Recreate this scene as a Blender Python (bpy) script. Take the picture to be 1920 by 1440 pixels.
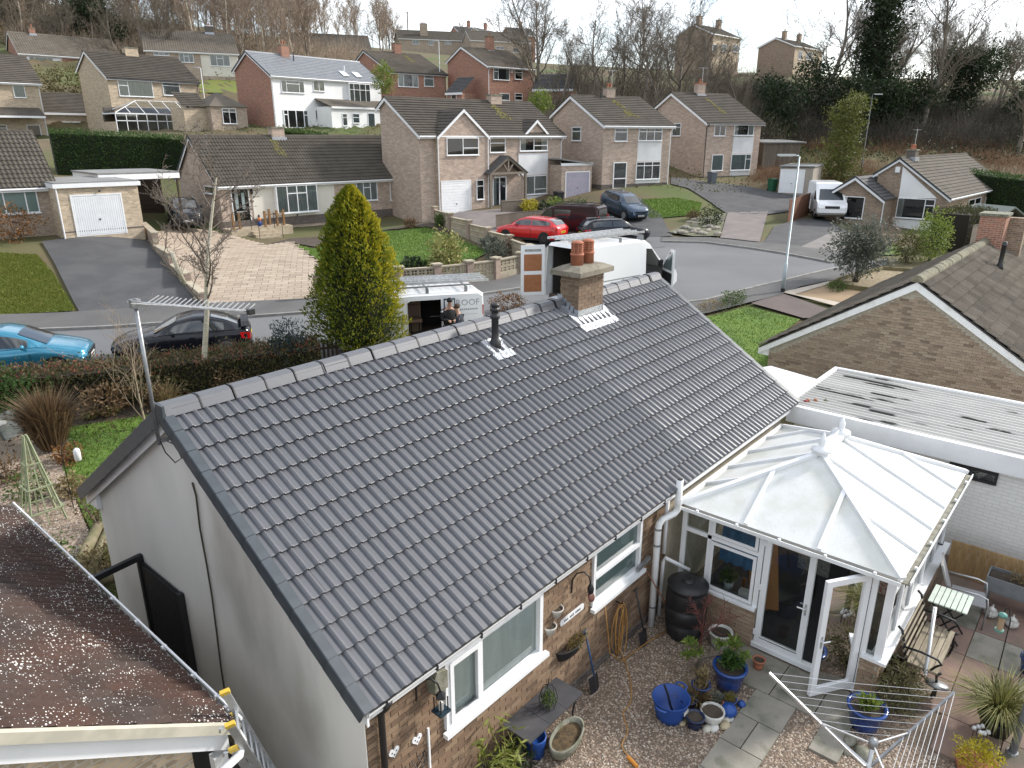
import bpy,bmesh,math,random
import numpy as np
from mathutils import Vector,Matrix,Euler
for o in list(bpy.data.objects):
 bpy.data.objects.remove(o)
random.seed(7)
rng=np.random.default_rng(11)
R=math.radians
scene=bpy.context.scene
COL=scene.collection
# --------- camera
CAM=np.array([-3.436,-4.869,8.0])
YAW,PITCH,FPX=R(40.697),R(18.936),1350.0
cam_data=bpy.data.cameras.new('camera')
cam_data.sensor_width=36.0
cam_data.lens=FPX/1920*36
cam_data.clip_start=0.05
cam_data.clip_end=3000
cam_obj=bpy.data.objects.new('camera',cam_data)
COL.objects.link(cam_obj)
cam_obj.location=CAM
cam_obj.rotation_euler=(math.pi/2-PITCH,0,YAW-math.pi/2)
scene.camera=cam_obj
# --------- sky, sun, exposure
SUN_EL,SUN_DIR=R(33),np.array([0.90,-0.436])
world=bpy.data.worlds.new('World')
scene.world=world
world.use_nodes=True
nt=world.node_tree
nt.nodes.clear()
n_out=nt.nodes.new('ShaderNodeOutputWorld')
n_bg=nt.nodes.new('ShaderNodeBackground')
n_bg.inputs['Strength'].default_value=0.14
n_sky=nt.nodes.new('ShaderNodeTexSky')
n_sky.sky_type='NISHITA'
n_sky.sun_disc=False
n_sky.sun_elevation=SUN_EL
n_sky.sun_rotation=math.atan2(SUN_DIR[0],SUN_DIR[1])
n_sky.dust_density=1.5
n_co=nt.nodes.new('ShaderNodeTexCoord')
n_map=nt.nodes.new('ShaderNodeMapping')
n_map.inputs['Scale'].default_value=(1.0,1.0,2.6)
n_map.inputs['Location'].default_value=(0.35,0.1,0.2)
n_noise=nt.nodes.new('ShaderNodeTexNoise')
n_noise.inputs['Scale'].default_value=3.2
n_noise.inputs['Detail'].default_value=7
n_noise.inputs['Roughness'].default_value=0.55
n_ramp=nt.nodes.new('ShaderNodeValToRGB')
n_ramp.color_ramp.elements[0].position=0.41
n_ramp.color_ramp.elements[0].color=(0.15,0.15,0.15,1)
n_ramp.color_ramp.elements[1].position=0.60
n_ramp.color_ramp.elements[1].color=(1,1,1,1)
n_cr2=nt.nodes.new('ShaderNodeValToRGB')
n_cr2.color_ramp.elements[0].position=0.35
n_cr2.color_ramp.elements[0].color=(7.2,7.5,7.9,1)
n_cr2.color_ramp.elements[1].position=0.75
n_cr2.color_ramp.elements[1].color=(9.6,9.7,9.8,1)
n_noise2=nt.nodes.new('ShaderNodeTexNoise')
n_noise2.inputs['Scale'].default_value=2.1
n_noise2.inputs['Detail'].default_value=5
n_mix=nt.nodes.new('ShaderNodeMix')
n_mix.data_type='RGBA'
L_=nt.links.new
L_(n_co.outputs['Generated'],n_map.inputs['Vector'])
L_(n_map.outputs[0],n_noise.inputs['Vector'])
L_(n_map.outputs[0],n_noise2.inputs['Vector'])
L_(n_noise.outputs['Fac'],n_ramp.inputs['Fac'])
L_(n_noise2.outputs['Fac'],n_cr2.inputs['Fac'])
L_(n_ramp.outputs['Color'],n_mix.inputs['Factor'])
L_(n_sky.outputs[0],n_mix.inputs[6])
L_(n_cr2.outputs[0],n_mix.inputs[7])
L_(n_mix.outputs[2],n_bg.inputs['Color'])
L_(n_bg.outputs[0],n_out.inputs['Surface'])
sun_data=bpy.data.lights.new('sun','SUN')
sun_data.energy=3.2
sun_data.angle=R(6)
sun_data.color=(1.0,0.955,0.89)
sun_obj=bpy.data.objects.new('sun',sun_data)
COL.objects.link(sun_obj)
sd=Vector((SUN_DIR[0]*math.cos(SUN_EL),SUN_DIR[1]*math.cos(SUN_EL),math.sin(SUN_EL)))
sun_obj.rotation_euler=sd.to_track_quat('Z','Y').to_euler()
sun_obj.location=(0,0,60)
vs=scene.view_settings
vs.view_transform='Standard'
vs.look='None'
vs.gamma=1
vs.use_curve_mapping=False
vs.exposure=0.58
# --------- photo-to-place geometry (survey helpers)
FW=np.array([math.cos(YAW)*math.cos(PITCH),math.sin(YAW)*math.cos(PITCH),-math.sin(PITCH)])
RT=np.array([math.sin(YAW),-math.cos(YAW),0.0])
UP=np.cross(RT,FW)
FH=np.array([math.cos(YAW),math.sin(YAW),0.0])
def ray(px,py):return FW*FPX+RT*(px-960)-UP*(py-720)
def onX(px,py,x):r=ray(px,py);return CAM+r*(x-CAM[0])/r[0]
def onY(px,py,y):r=ray(px,py);return CAM+r*(y-CAM[1])/r[1]
def onZ(px,py,z):r=ray(px,py);return CAM+r*(z-CAM[2])/r[2]
def atD(px,py,d):r=ray(px,py);return CAM+r*d/(r@FH)
def dist(p):return(np.asarray(p,float)[...,:3]-CAM)@FH
# --------- terrain heights: smooth surface through surveyed spots
CTRL=[(-12,-14,0),(0,-14,0),(12,-14,0),(26,-12,-.4),(40,-14,.2),(-14,0,0),(0,-4,0),(4,-3,0),(8,-5,0),(12,-4,0),(4,.5,0),(0,3,.0),(0,7,.25),(-8,8,.2),(6,8,.4),(12,6,.5),(17,3,.2),(18,0,-.3),(18,8,.9),(25,4,1.0),(3,12,.5),(-4,14,.5),(9,12,.9),(2,17,.95),(5,16,1.0),(8.5,14.5,1.15),(2,20,1.27),(8,17,1.32),(14,13.5,1.37),(20,9,1.40),(24.5,8.4,1.46),(28,6.5,1.49),(32,5.4,1.53),(37,4.5,1.55),(45,-1,1.5),(3.8,26,1.38),(-6,30,1.38),(-6,24,1.3),(7.3,22.5,1.38),(13,19.5,1.43),(19,15.5,1.48),(24,14,1.52),(30,17,1.68),(32,21.5,1.75),(25.7,18.7,1.61),(36,15,1.7),(40,19,1.83),(38.8,11.5,1.72),(43,6,1.62),(6.3,26.1,1.45),(0,28.5,1.5),(-4,37,3.2),(4,36.5,3.2),(8.5,30.8,2.35),(10.8,34.9,3.2),(10.8,38,3.3),(16,37,2.4),(22,36.3,1.95),(27,36,1.95),(33,35,2.3),(20,39.5,2.5),(30,40,2.6),(19,27,1.85),(25,25,1.95),(31,31,2.5),(35,31.5,2.9),(42,31,3.1),(38,27,2.3),(42,25,2.3),(47,28,3.75),(54,25,3.85),(52,19.5,2.6),(60,26,4.2),(67,23.5,4.3),(58,19,3.0),(64,17,3.2),(48,14,2.0),(53,12,2.0),(56,6,1.5),(62,12,2.2),(8,46,4.2),(16,47,4.4),(28,46,4.3),(40,44,4.8),(52,40,5.6),(64,36,6.5),(74,30,7.5),(10,62,7.4),(22,66,7.9),(13,80,7.9),(24,81,7.9),(32,80,8.6),(28,74,8.6),(39,63,8.8),(50,60,9.0),(59,68,10.6),(66,59,11.2),(76,54,11.8),(20,90,12.5),(45,95,14),(70,90,15.5),(95,80,18),(115,60,17),(142,50,18.6),(160,40,18),(100,45,14),(85,25,8.5),(92,8,6.5),(80,0,3.2),(110,25,13),(120,-5,7),(100,-20,3.5),(70,-20,.8),(20,130,21.5),(60,140,25.5),(-10,110,17),(-40,100,14),(110,130,26),(150,110,24.5),(200,60,22),(200,-10,17),(160,-50,11),(30,180,37),(100,200,36),(180,180,32),(260,120,30),(-60,200,40),(-60,40,3),(-60,-60,0),(60,-80,0),(250,0,19),(300,250,40),(0,300,40),(300,-120,20)]
_c=np.array(CTRL,float)
def _phi(d2):return np.sqrt(d2+2.2)
_d2=((_c[:,None,:2]-_c[None,:,:2])**2).sum(-1)
_A=np.zeros((len(_c)+3,)*2)
_A[:len(_c),:len(_c)]=_phi(_d2)-0.04*np.eye(len(_c))
_A[:len(_c),len(_c)]=1;_A[:len(_c),len(_c)+1:]=_c[:,:2]
_A[len(_c):,:len(_c)]=_A[:len(_c),len(_c):].T
_w=np.linalg.solve(_A,np.concatenate([_c[:,2],[0,0,0]]))
def gza(xs,ys):
 xs=np.atleast_1d(np.asarray(xs,float));ys=np.atleast_1d(np.asarray(ys,float))
 out=np.empty(xs.shape)
 f=xs.ravel();g=ys.ravel();o=np.empty(f.shape)
 for i in range(0,len(f),20000):
  d2=(f[i:i+20000,None]-_c[None,:,0])**2+(g[i:i+20000,None]-_c[None,:,1])**2
  o[i:i+20000]=_phi(d2)@_w[:len(_c)]+_w[len(_c)]+_w[len(_c)+1]*f[i:i+20000]+_w[len(_c)+2]*g[i:i+20000]
  # the back garden and side passage are level
 near=(f>-3)&(f<16)&(g<7.2)&(g>-30)
 wgt=np.clip((7.2-g)/2.0,0,1)*np.clip((16-f)/3,0,1)*np.clip((f+3)/1,0,1)
 o=np.where(near,o*(1-wgt),o)
 return o.reshape(xs.shape)
def gz(x,y):return float(gza([x],[y])[0])
def G(px,py,up=0.0):
 "ground point seen at a spot of the photograph"
 r=ray(px,py);r=r/(r@FH)
 ds=np.concatenate([np.linspace(4,60,500),np.linspace(60.3,420,700)])
 P=CAM[None]+r[None]*ds[:,None]
 h=P[:,2]-gza(P[:,0],P[:,1])-up
 i=np.argmax(h<0)
 if h[i]>=0:i=len(ds)-1
 if i==0:i=1
 t=h[i-1]/(h[i-1]-h[i]+1e-9)
 return P[i-1]+(P[i]-P[i-1])*t
 # --------- mesh building
class MB:
 def __init__(s):s.v=[];s.f=[];s.r=[]
 def add(s,vs,fs,m=None,rnd=None):
  b=len(s.v)
  if m is not None:vs=[m@Vector(q)for q in vs]
  s.v.extend([tuple(q)for q in vs])
  s.f.extend([tuple(b+i for i in f)for f in fs])
  if rnd is not None:s.r.extend([rnd]*len(fs))
  return s
 def box(s,x0,x1,y0,y1,z0,z1,m=None,rnd=None):
  return s.add([(x0,y0,z0),(x1,y0,z0),(x1,y1,z0),(x0,y1,z0),(x0,y0,z1),(x1,y0,z1),(x1,y1,z1),(x0,y1,z1)],[(0,3,2,1),(4,5,6,7),(0,1,5,4),(1,2,6,5),(2,3,7,6),(3,0,4,7)],m,rnd)
 def quad(s,a,b,c,d,rnd=None):return s.add([a,b,c,d],[(0,1,2,3)],None,rnd)
 def bar(s,a,b,w,h=None,up=(0,0,1),rnd=None):
  "rectangular bar from a to b, w across, h along up"
  a,b=Vector(a),Vector(b);h=h or w
  d=(b-a).normalized();u=Vector(up)
  if abs(d.dot(u))>.99:u=Vector((1,0,0))
  x=d.cross(u).normalized()*w/2;y=x.cross(d).normalized()*h/2
  vs=[a-x-y,a+x-y,a+x+y,a-x+y,b-x-y,b+x-y,b+x+y,b-x+y]
  return s.add(vs,[(0,1,2,3),(7,6,5,4),(0,4,5,1),(1,5,6,2),(2,6,7,3),(3,7,4,0)],None,rnd)
 def tube(s,pts,rad,n=8,cap=True):
  pts=[Vector(p)for p in pts]
  if not hasattr(rad,'__len__'):rad=[rad]*len(pts)
  b=len(s.v);prev=None
  for i,p in enumerate(pts):
   d=(pts[min(i+1,len(pts)-1)]-pts[max(i-1,0)])
   d=d.normalized()if d.length>1e-9 else Vector((0,0,1))
   if prev is None:
    u=d.cross(Vector((0,0,1)))
    if u.length<1e-3:u=d.cross(Vector((1,0,0)))
   else:u=prev-d*prev.dot(d)
   u.normalize();prev=u;w=d.cross(u)
   for k in range(n):
    a=2*math.pi*k/n
    s.v.append(tuple(p+(u*math.cos(a)+w*math.sin(a))*rad[i]))
  for i in range(len(pts)-1):
   for k in range(n):
    k2=(k+1)%n
    s.f.append((b+i*n+k,b+i*n+k2,b+(i+1)*n+k2,b+(i+1)*n+k))
  if cap:
   s.f.append(tuple(b+k for k in reversed(range(n))))
   s.f.append(tuple(b+(len(pts)-1)*n+k for k in range(n)))
  return s
 def lathe(s,prof,n=16,m=None,sx=1.0,sy=1.0):
  "profile of (radius, z), closed at the ends where the radius is 0"
  vs=[];fs=[]
  for r,z in prof:
   for k in range(n):
    a=2*math.pi*k/n
    vs.append((r*sx*math.cos(a),r*sy*math.sin(a),z))
  for i in range(len(prof)-1):
   for k in range(n):
    k2=(k+1)%n
    fs.append((i*n+k,i*n+k2,(i+1)*n+k2,(i+1)*n+k))
  if prof[0][0]>1e-6:fs.append(tuple(reversed(range(n))))
  if prof[-1][0]>1e-6:fs.append(tuple((len(prof)-1)*n+k for k in range(n)))
  return s.add(vs,fs,m)
 def prism(s,poly,d0,d1,axis='y',m=None):
  "polygon in the plane across the axis, extruded from d0 to d1"
  def P(a,b,d):return{'y':(a,d,b),'x':(d,a,b),'z':(a,b,d)}[axis]
  n=len(poly);vs=[P(a,b,d0)for a,b in poly]+[P(a,b,d1)for a,b in poly]
  fs=[tuple(range(n)),tuple(reversed(range(n,2*n)))]+[(i,i+n,(i+1)%n+n,(i+1)%n)for i in range(n)]
  return s.add(vs,fs,m)
 def build(s,name,mat,parent=None,smooth=False,loc=None,rot=None):
  return mkobj(name,np.array(s.v,dtype=np.float32).reshape(-1,3),s.f,mat,parent,smooth,loc,rot,s.r if len(s.r)==len(s.f)and s.r else None)
def mkmesh(name,v,f,mat,smooth=False,rnd=None,uv=True):
 me=bpy.data.meshes.new(name)
 if isinstance(f,np.ndarray):
  n,k=f.shape
  me.vertices.add(len(v));me.vertices.foreach_set('co',np.asarray(v,dtype=np.float32).ravel())
  me.loops.add(n*k);me.loops.foreach_set('vertex_index',f.astype(np.int32).ravel())
  me.polygons.add(n);me.polygons.foreach_set('loop_start',np.arange(0,n*k,k,dtype=np.int32))
  me.update(calc_edges=True)
 else:
  me.from_pydata([tuple(q)for q in v],[],f)
 if smooth:me.polygons.foreach_set('use_smooth',np.ones(len(me.polygons),dtype=bool))
 np_=len(me.polygons)
 if uv and 0<np_<60000:
  nl=len(me.loops)
  nor=np.empty(np_*3,np.float32);me.polygons.foreach_get('normal',nor);nor=nor.reshape(-1,3)
  tot=np.empty(np_,np.int32);me.polygons.foreach_get('loop_total',tot)
  vi=np.empty(nl,np.int32);me.loops.foreach_get('vertex_index',vi)
  co=np.empty(len(me.vertices)*3,np.float32);me.vertices.foreach_get('co',co);co=co.reshape(-1,3)
  t=np.stack([-nor[:,1],nor[:,0],np.zeros(np_)],1)
  ln=np.linalg.norm(t,axis=1);flat=ln<.05
  t[flat]=(1,0,0);ln[flat]=1;t/=ln[:,None]
  b=np.cross(nor,t)
  T=np.repeat(t,tot,0);B=np.repeat(b,tot,0);C=co[vi]
  uvl=me.uv_layers.new(name='uv')
  uvl.data.foreach_set('uv',np.stack([(C*T).sum(1),(C*B).sum(1)],1).astype(np.float32).ravel())
 if rnd is not None:
  at=me.attributes.new('rnd','FLOAT','FACE');at.data.foreach_set('value',np.asarray(rnd,np.float32))
 if mat is not None:me.materials.append(mat)
 return me
def mkobj(name,v,f,mat,parent=None,smooth=False,loc=None,rot=None,rnd=None):
 return inst(name,mkmesh(name,v,f,mat,smooth,rnd),parent,loc,rot)
def inst(name,me,parent=None,loc=None,rot=None,scale=None):
 o=bpy.data.objects.new(name,me);COL.objects.link(o)
 if parent is not None:o.parent=parent
 if loc is not None:o.location=loc
 if rot is not None:o.rotation_euler=rot
 if scale is not None:o.scale=scale
 return o
def tag(o,label=None,cat=None,group=None,kind=None):
 if label:o['label']=label
 if cat:o['category']=cat
 if group:o['group']=group
 if kind:o['kind']=kind
 return o
def thing(name,label,cat,loc=(0,0,0),rz=0,group=None):
 o=bpy.data.objects.new(name,None);COL.objects.link(o)
 o.empty_display_size=.2
 o.location=loc;o.rotation_euler=(0,0,rz)
 return tag(o,label,cat,group)
def copy_tree(o,parent=None):
 c=o.copy();COL.objects.link(c);c.parent=parent
 for ch in list(o.children):copy_tree(ch,c)
 return c
 # --------- materials
MATS={}
def _new(name):
 m=bpy.data.materials.new(name);m.use_nodes=True;t=m.node_tree
 return m,t,t.nodes['Principled BSDF']
def _n(t,kind,**kw):
 n=t.nodes.new(kind)
 for k,v in kw.items():
  if k in n.inputs:n.inputs[k].default_value=v
  else:setattr(n,k,v)
 return n
def c4(c):return(c[0],c[1],c[2],1)if hasattr(c,'__len__')else(c,c,c,1)
def _mix(t,a,b,fac,mode='MIX'):
 m=t.nodes.new('ShaderNodeMix');m.data_type='RGBA';m.blend_type=mode
 for s,v in((6,a),(7,b),(0,fac)):
  if hasattr(v,'node'):t.links.new(v,m.inputs[s])
  else:m.inputs[s].default_value=c4(v)if s else v
 return m.outputs[2]
def _rampf(t,src,lo,hi,a=0.0,b=1.0):
 r=t.nodes.new('ShaderNodeMapRange');r.inputs[1].default_value=lo;r.inputs[2].default_value=hi
 r.inputs[3].default_value=a;r.inputs[4].default_value=b
 t.links.new(src,r.inputs[0]);return r.outputs[0]
def _bump(t,bs,h,strength,d=.02):
 b=t.nodes.new('ShaderNodeBump');b.inputs['Strength'].default_value=strength;b.inputs['Distance'].default_value=d
 t.links.new(h,b.inputs['Height']);t.links.new(b.outputs[0],bs.inputs['Normal'])
def P(name,col,rough=.8,col2=None,scale=4.,detail=5.,lo=.35,hi=.65,bump=0.,bscale=None,metal=0.,spec=.5,coat=0.,col3=None,s3=1.,lo3=.5,hi3=.7,coord='Object',stretch=(1,1,1),rndcol=None,objrnd=0.,bdist=.02,emit=0):
 "plain surface with a second colour by noise, a third by a coarser noise, relief, and a per-piece tint"
 if name in MATS:return MATS[name]
 m,t,bs=_new(name)
 tc=_n(t,'ShaderNodeTexCoord');mp=_n(t,'ShaderNodeMapping');mp.inputs['Scale'].default_value=stretch
 t.links.new(tc.outputs[coord],mp.inputs[0])
 out=c4(col);cur=None
 def cc():return cur if cur is not None else col
 if col2 is not None:
  no=_n(t,'ShaderNodeTexNoise',Scale=scale,Detail=detail);t.links.new(mp.outputs[0],no.inputs[0])
  cur=_mix(t,col,col2,_rampf(t,no.outputs[0],lo,hi))
 if col3 is not None:
  n3=_n(t,'ShaderNodeTexNoise',Scale=s3,Detail=6.);t.links.new(mp.outputs[0],n3.inputs[0])
  cur=_mix(t,cc(),col3,_rampf(t,n3.outputs[0],lo3,hi3))
 if rndcol is not None or objrnd:
  at=_n(t,'ShaderNodeAttribute');at.attribute_name='rnd'
  oi=_n(t,'ShaderNodeObjectInfo');ad=_n(t,'ShaderNodeMath',operation='ADD');fr=_n(t,'ShaderNodeMath',operation='FRACT')
  if objrnd:t.links.new(oi.outputs['Random'],ad.inputs[0])
  else:ad.inputs[0].default_value=0.
  t.links.new(at.outputs['Fac'],ad.inputs[1]);t.links.new(ad.outputs[0],fr.inputs[0])
  if rndcol is not None:
   rp=t.nodes.new('ShaderNodeValToRGB');e=rp.color_ramp.elements
   cs=[cc()]+list(rndcol)
   while len(e)<len(rndcol):e.new(.5)
   for i,c in enumerate(rndcol):e[i].position=i/max(1,len(rndcol)-1);e[i].color=c4(c)
   t.links.new(fr.outputs[0],rp.inputs[0])
   cur=_mix(t,cc(),rp.outputs[0],.75)if col2 is not None else rp.outputs[0]
  else:
   hv=_n(t,'ShaderNodeHueSaturation');v=_rampf(t,fr.outputs[0],0,1,1-objrnd,1+objrnd)
   t.links.new(v,hv.inputs['Value'])
   if cur is not None:t.links.new(cur,hv.inputs['Color'])
   else:hv.inputs['Color'].default_value=c4(col)
   cur=hv.outputs[0]
 if cur is not None:t.links.new(cur,bs.inputs['Base Color'])
 else:bs.inputs['Base Color'].default_value=out
 bs.inputs['Roughness'].default_value=rough;bs.inputs['Metallic'].default_value=metal
 bs.inputs['Specular IOR Level'].default_value=spec;bs.inputs['Coat Weight'].default_value=coat
 bs.inputs['Coat Roughness'].default_value=.05
 if bump:
  nb=_n(t,'ShaderNodeTexNoise',Scale=bscale or scale*6,Detail=4.);t.links.new(mp.outputs[0],nb.inputs[0])
  _bump(t,bs,nb.outputs[0],bump,bdist)
 MATS[name]=m;return m
def leafmat(name,cols,rough=.6,trans=.25):
 "foliage: colour per leaf, a little light through"
 if name in MATS:return MATS[name]
 m,t,bs=_new(name)
 at=_n(t,'ShaderNodeAttribute');at.attribute_name='rnd'
 rp=t.nodes.new('ShaderNodeValToRGB');e=rp.color_ramp.elements
 while len(e)<len(cols):e.new(.5)
 for i,c in enumerate(cols):e[i].position=i/(len(cols)-1);e[i].color=c4(c)
 t.links.new(at.outputs['Fac'],rp.inputs[0]);t.links.new(rp.outputs[0],bs.inputs['Base Color'])
 bs.inputs['Roughness'].default_value=rough;bs.inputs['Specular IOR Level'].default_value=.3
 tr=_n(t,'ShaderNodeBsdfTranslucent');t.links.new(rp.outputs[0],tr.inputs[0])
 mx=_n(t,'ShaderNodeMixShader');mx.inputs[0].default_value=trans
 t.links.new(bs.outputs[0],mx.inputs[1]);t.links.new(tr.outputs[0],mx.inputs[2])
 t.links.new(mx.outputs[0],t.nodes['Material Output'].inputs[0])
 MATS[name]=m;return m
def brickmat(name,c1,c2,mortar,var=(.3,.25,.2),bw=.225,bh=.075,ms=.011,rough=.9,vr=(.68,1.28)):
 if name in MATS:return MATS[name]
 m,t,bs=_new(name)
 uv=_n(t,'ShaderNodeUVMap');uv.uv_map='uv'
 bt=_n(t,'ShaderNodeTexBrick',Scale=1.);bt.offset=.5
 bt.inputs['Brick Width'].default_value=bw;bt.inputs['Row Height'].default_value=bh
 bt.inputs['Mortar Size'].default_value=ms;bt.inputs['Bias'].default_value=-.1;bt.inputs['Mortar Smooth'].default_value=.1
 for k,c in(('Color1',c1),('Color2',c2),('Mortar',mortar)):bt.inputs[k].default_value=c4(c)
 t.links.new(uv.outputs[0],bt.inputs[0])
 n1=_n(t,'ShaderNodeTexNoise',Scale=1.1,Detail=6.);t.links.new(uv.outputs[0],n1.inputs[0])
 n2=_n(t,'ShaderNodeTexNoise',Scale=9.,Detail=3.);t.links.new(uv.outputs[0],n2.inputs[0])
 mp=_n(t,'ShaderNodeMapping');mp.inputs['Scale'].default_value=(1/bw,1/bh,1);t.links.new(uv.outputs[0],mp.inputs[0])
 wn=_n(t,'ShaderNodeTexVoronoi',Scale=.8);t.links.new(mp.outputs[0],wn.inputs[0])
 c=_mix(t,bt.outputs[0],var,_rampf(t,n1.outputs[0],.42,.75,0,.55))
 sp=_n(t,'ShaderNodeSeparateColor');t.links.new(wn.outputs['Color'],sp.inputs[0])
 hv=_n(t,'ShaderNodeHueSaturation');t.links.new(_rampf(t,sp.outputs[0],0,1,*vr),hv.inputs['Value']);t.links.new(c,hv.inputs['Color'])
 c=_mix(t,hv.outputs[0],bt.outputs[0],bt.outputs['Fac'])
 c=_mix(t,c,(.9,.88,.85),_rampf(t,n2.outputs[0],.3,.8,0,.12))
 t.links.new(c,bs.inputs['Base Color']);bs.inputs['Roughness'].default_value=rough;bs.inputs['Specular IOR Level'].default_value=.2
 iv=_n(t,'ShaderNodeMath',operation='SUBTRACT');iv.inputs[0].default_value=1;t.links.new(bt.outputs['Fac'],iv.inputs[1])
 _bump(t,bs,iv.outputs[0],.5,.008)
 MATS[name]=m;return m
def glassmat(name,tint=(.85,.9,.9),refl=.06,rough=.02):
 if name in MATS:return MATS[name]
 m,t,bs=_new(name);t.nodes.remove(bs)
 tr=_n(t,'ShaderNodeBsdfTransparent');tr.inputs[0].default_value=c4(tint)
 gl=_n(t,'ShaderNodeBsdfGlossy');gl.inputs['Roughness'].default_value=rough
 fr=_n(t,'ShaderNodeFresnel');fr.inputs[0].default_value=1.5
 ad=_n(t,'ShaderNodeMath',operation='ADD');ad.inputs[1].default_value=refl;t.links.new(fr.outputs[0],ad.inputs[0])
 mx=_n(t,'ShaderNodeMixShader');t.links.new(ad.outputs[0],mx.inputs[0]);t.links.new(tr.outputs[0],mx.inputs[1]);t.links.new(gl.outputs[0],mx.inputs[2])
 t.links.new(mx.outputs[0],t.nodes['Material Output'].inputs[0])
 MATS[name]=m;return m
def lichenmat(name,base,base2,lichen,lo=.0,density=.2,scale=16,cov_lo=.35,cov_hi=.7,rough=.95):
 "old concrete tile: two base colours and round pale lichen spots"
 if name in MATS:return MATS[name]
 m,t,bs=_new(name)
 tc=_n(t,'ShaderNodeTexCoord');geo=_n(t,'ShaderNodeNewGeometry')
 n1=_n(t,'ShaderNodeTexNoise',Scale=1.3,Detail=8.);t.links.new(geo.outputs['Position'],n1.inputs[0])
 c=_mix(t,base,base2,_rampf(t,n1.outputs[0],.35,.65))
 nf=_n(t,'ShaderNodeTexNoise',Scale=40.,Detail=3.);t.links.new(geo.outputs['Position'],nf.inputs[0])
 c=_mix(t,c,tuple(x*.45 for x in base),_rampf(t,nf.outputs[0],.5,.8,0,.7))
 vo=_n(t,'ShaderNodeTexVoronoi',Scale=float(scale));t.links.new(geo.outputs['Position'],vo.inputs[0])
 nw=_n(t,'ShaderNodeTexNoise',Scale=1.7,Detail=5.);t.links.new(geo.outputs['Position'],nw.inputs[0])
 th=_rampf(t,nw.outputs[0],cov_lo,cov_hi,0.02,density)
 sp=_n(t,'ShaderNodeSeparateColor');t.links.new(vo.outputs['Color'],sp.inputs[0])
 mu=_n(t,'ShaderNodeMath',operation='MULTIPLY');t.links.new(th,mu.inputs[0]);t.links.new(_rampf(t,sp.outputs[0],0,1,.3,1.5),mu.inputs[1])
 ls=_n(t,'ShaderNodeMath',operation='LESS_THAN');t.links.new(vo.outputs['Distance'],ls.inputs[0]);t.links.new(mu.outputs[0],ls.inputs[1])
 c=_mix(t,c,lichen,ls.outputs[0])
 oi=_n(t,'ShaderNodeObjectInfo');at=_n(t,'ShaderNodeAttribute');at.attribute_name='rnd'
 ad=_n(t,'ShaderNodeMath',operation='ADD');fr=_n(t,'ShaderNodeMath',operation='FRACT')
 t.links.new(oi.outputs['Random'],ad.inputs[0]);t.links.new(at.outputs['Fac'],ad.inputs[1]);t.links.new(ad.outputs[0],fr.inputs[0])
 hv=_n(t,'ShaderNodeHueSaturation');t.links.new(_rampf(t,fr.outputs[0],0,1,.82,1.18),hv.inputs['Value']);t.links.new(c,hv.inputs['Color'])
 t.links.new(hv.outputs[0],bs.inputs['Base Color']);bs.inputs['Roughness'].default_value=rough;bs.inputs['Specular IOR Level'].default_value=.2
 _bump(t,bs,nf.outputs[0],.4,.01)
 MATS[name]=m;return m
WHITE=P('white_upvc',(.78,.79,.80),.35,(.70,.71,.72),3,lo=.4,hi=.8)
WHITE_OLD=P('white_paint_weathered',(.74,.75,.75),.5,(.55,.55,.52),5,lo=.5,hi=.85)
BLACKP=P('black_plastic',(.018,.018,.02),.45)
BLACKM=P('black_iron',(.02,.02,.022),.5,metal=.3)
GREYM=P('grey_metal',(.36,.37,.38),.42,(.25,.26,.27),8,metal=.7)
ALU=P('aluminium',(.62,.63,.64),.38,(.48,.49,.5),9,metal=.75)
LEAD=P('lead_flashing',(.42,.44,.47),.35,(.30,.32,.35),14,bump=.5,bscale=30,metal=.55,bdist=.03)
LEADB=P('bright_new_lead',(.58,.60,.62),.33,(.42,.44,.46),12,bump=.6,bscale=26,metal=.5,bdist=.04)  # lighter lead tone for the apron, upstand and vent slates
TILE_NEW=P('new_charcoal_tile',(.112,.115,.126),.42,(.092,.095,.106),3.5,lo=.3,hi=.7,bump=.12,bscale=120,objrnd=.03,spec=.5,col3=(.128,.131,.142),s3=.8,lo3=.45,hi3=.75)
TILE_DARK=P('dark_verge_unit',(.022,.027,.033),.5,(.03,.036,.043),6)
TILE_CAP=P('verge_unit_top',(.060,.072,.083),.45,(.045,.055,.064),6)
RENDER=P('cream_render',(.72,.695,.645),.9,(.62,.60,.555),1.3,detail=8,lo=.4,hi=.75,bump=.15,bscale=60,col3=(.33,.31,.265),s3=.55,lo3=.56,hi3=.78,stretch=(1,1,.45))
SLAB=P('stone_slab',(.27,.25,.21),.9,(.19,.178,.148),2.2,lo=.35,hi=.7,bump=.25,bscale=30,objrnd=.14,col3=(.10,.11,.075),s3=3.3,lo3=.52,hi3=.75)
SLAB_RED=P('red_patio_slab',(.25,.165,.13),.9,(.18,.13,.11),2.0,lo=.35,hi=.7,bump=.2,bscale=30,objrnd=.16,col3=(.10,.11,.075),s3=1.3,lo3=.5,hi3=.75)
ASPH=P('asphalt_road',(.135,.138,.143),.85,(.11,.113,.118),.35,detail=8,lo=.3,hi=.7,bump=.25,bscale=90,col3=(.165,.167,.17),s3=.12,lo3=.45,hi3=.7)
ASPH_D=P('dark_tarmac',(.055,.055,.058),.9,(.075,.075,.077),.9,detail=8,bump=.25,bscale=90)
PAVE=P('tarmac_pavement',(.085,.083,.082),.9,(.11,.108,.105),.6,detail=9,bump=.3,bscale=80)
KERB=P('kerb_stone',(.27,.265,.25),.9,(.19,.185,.17),3,bump=.2)
GRASSB=P('lawn_turf',(.085,.155,.022),.95,(.12,.19,.028),1.6,detail=8,bump=.6,bscale=35,col3=(.05,.095,.02),s3=.5,lo3=.45,hi3=.7)
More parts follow.
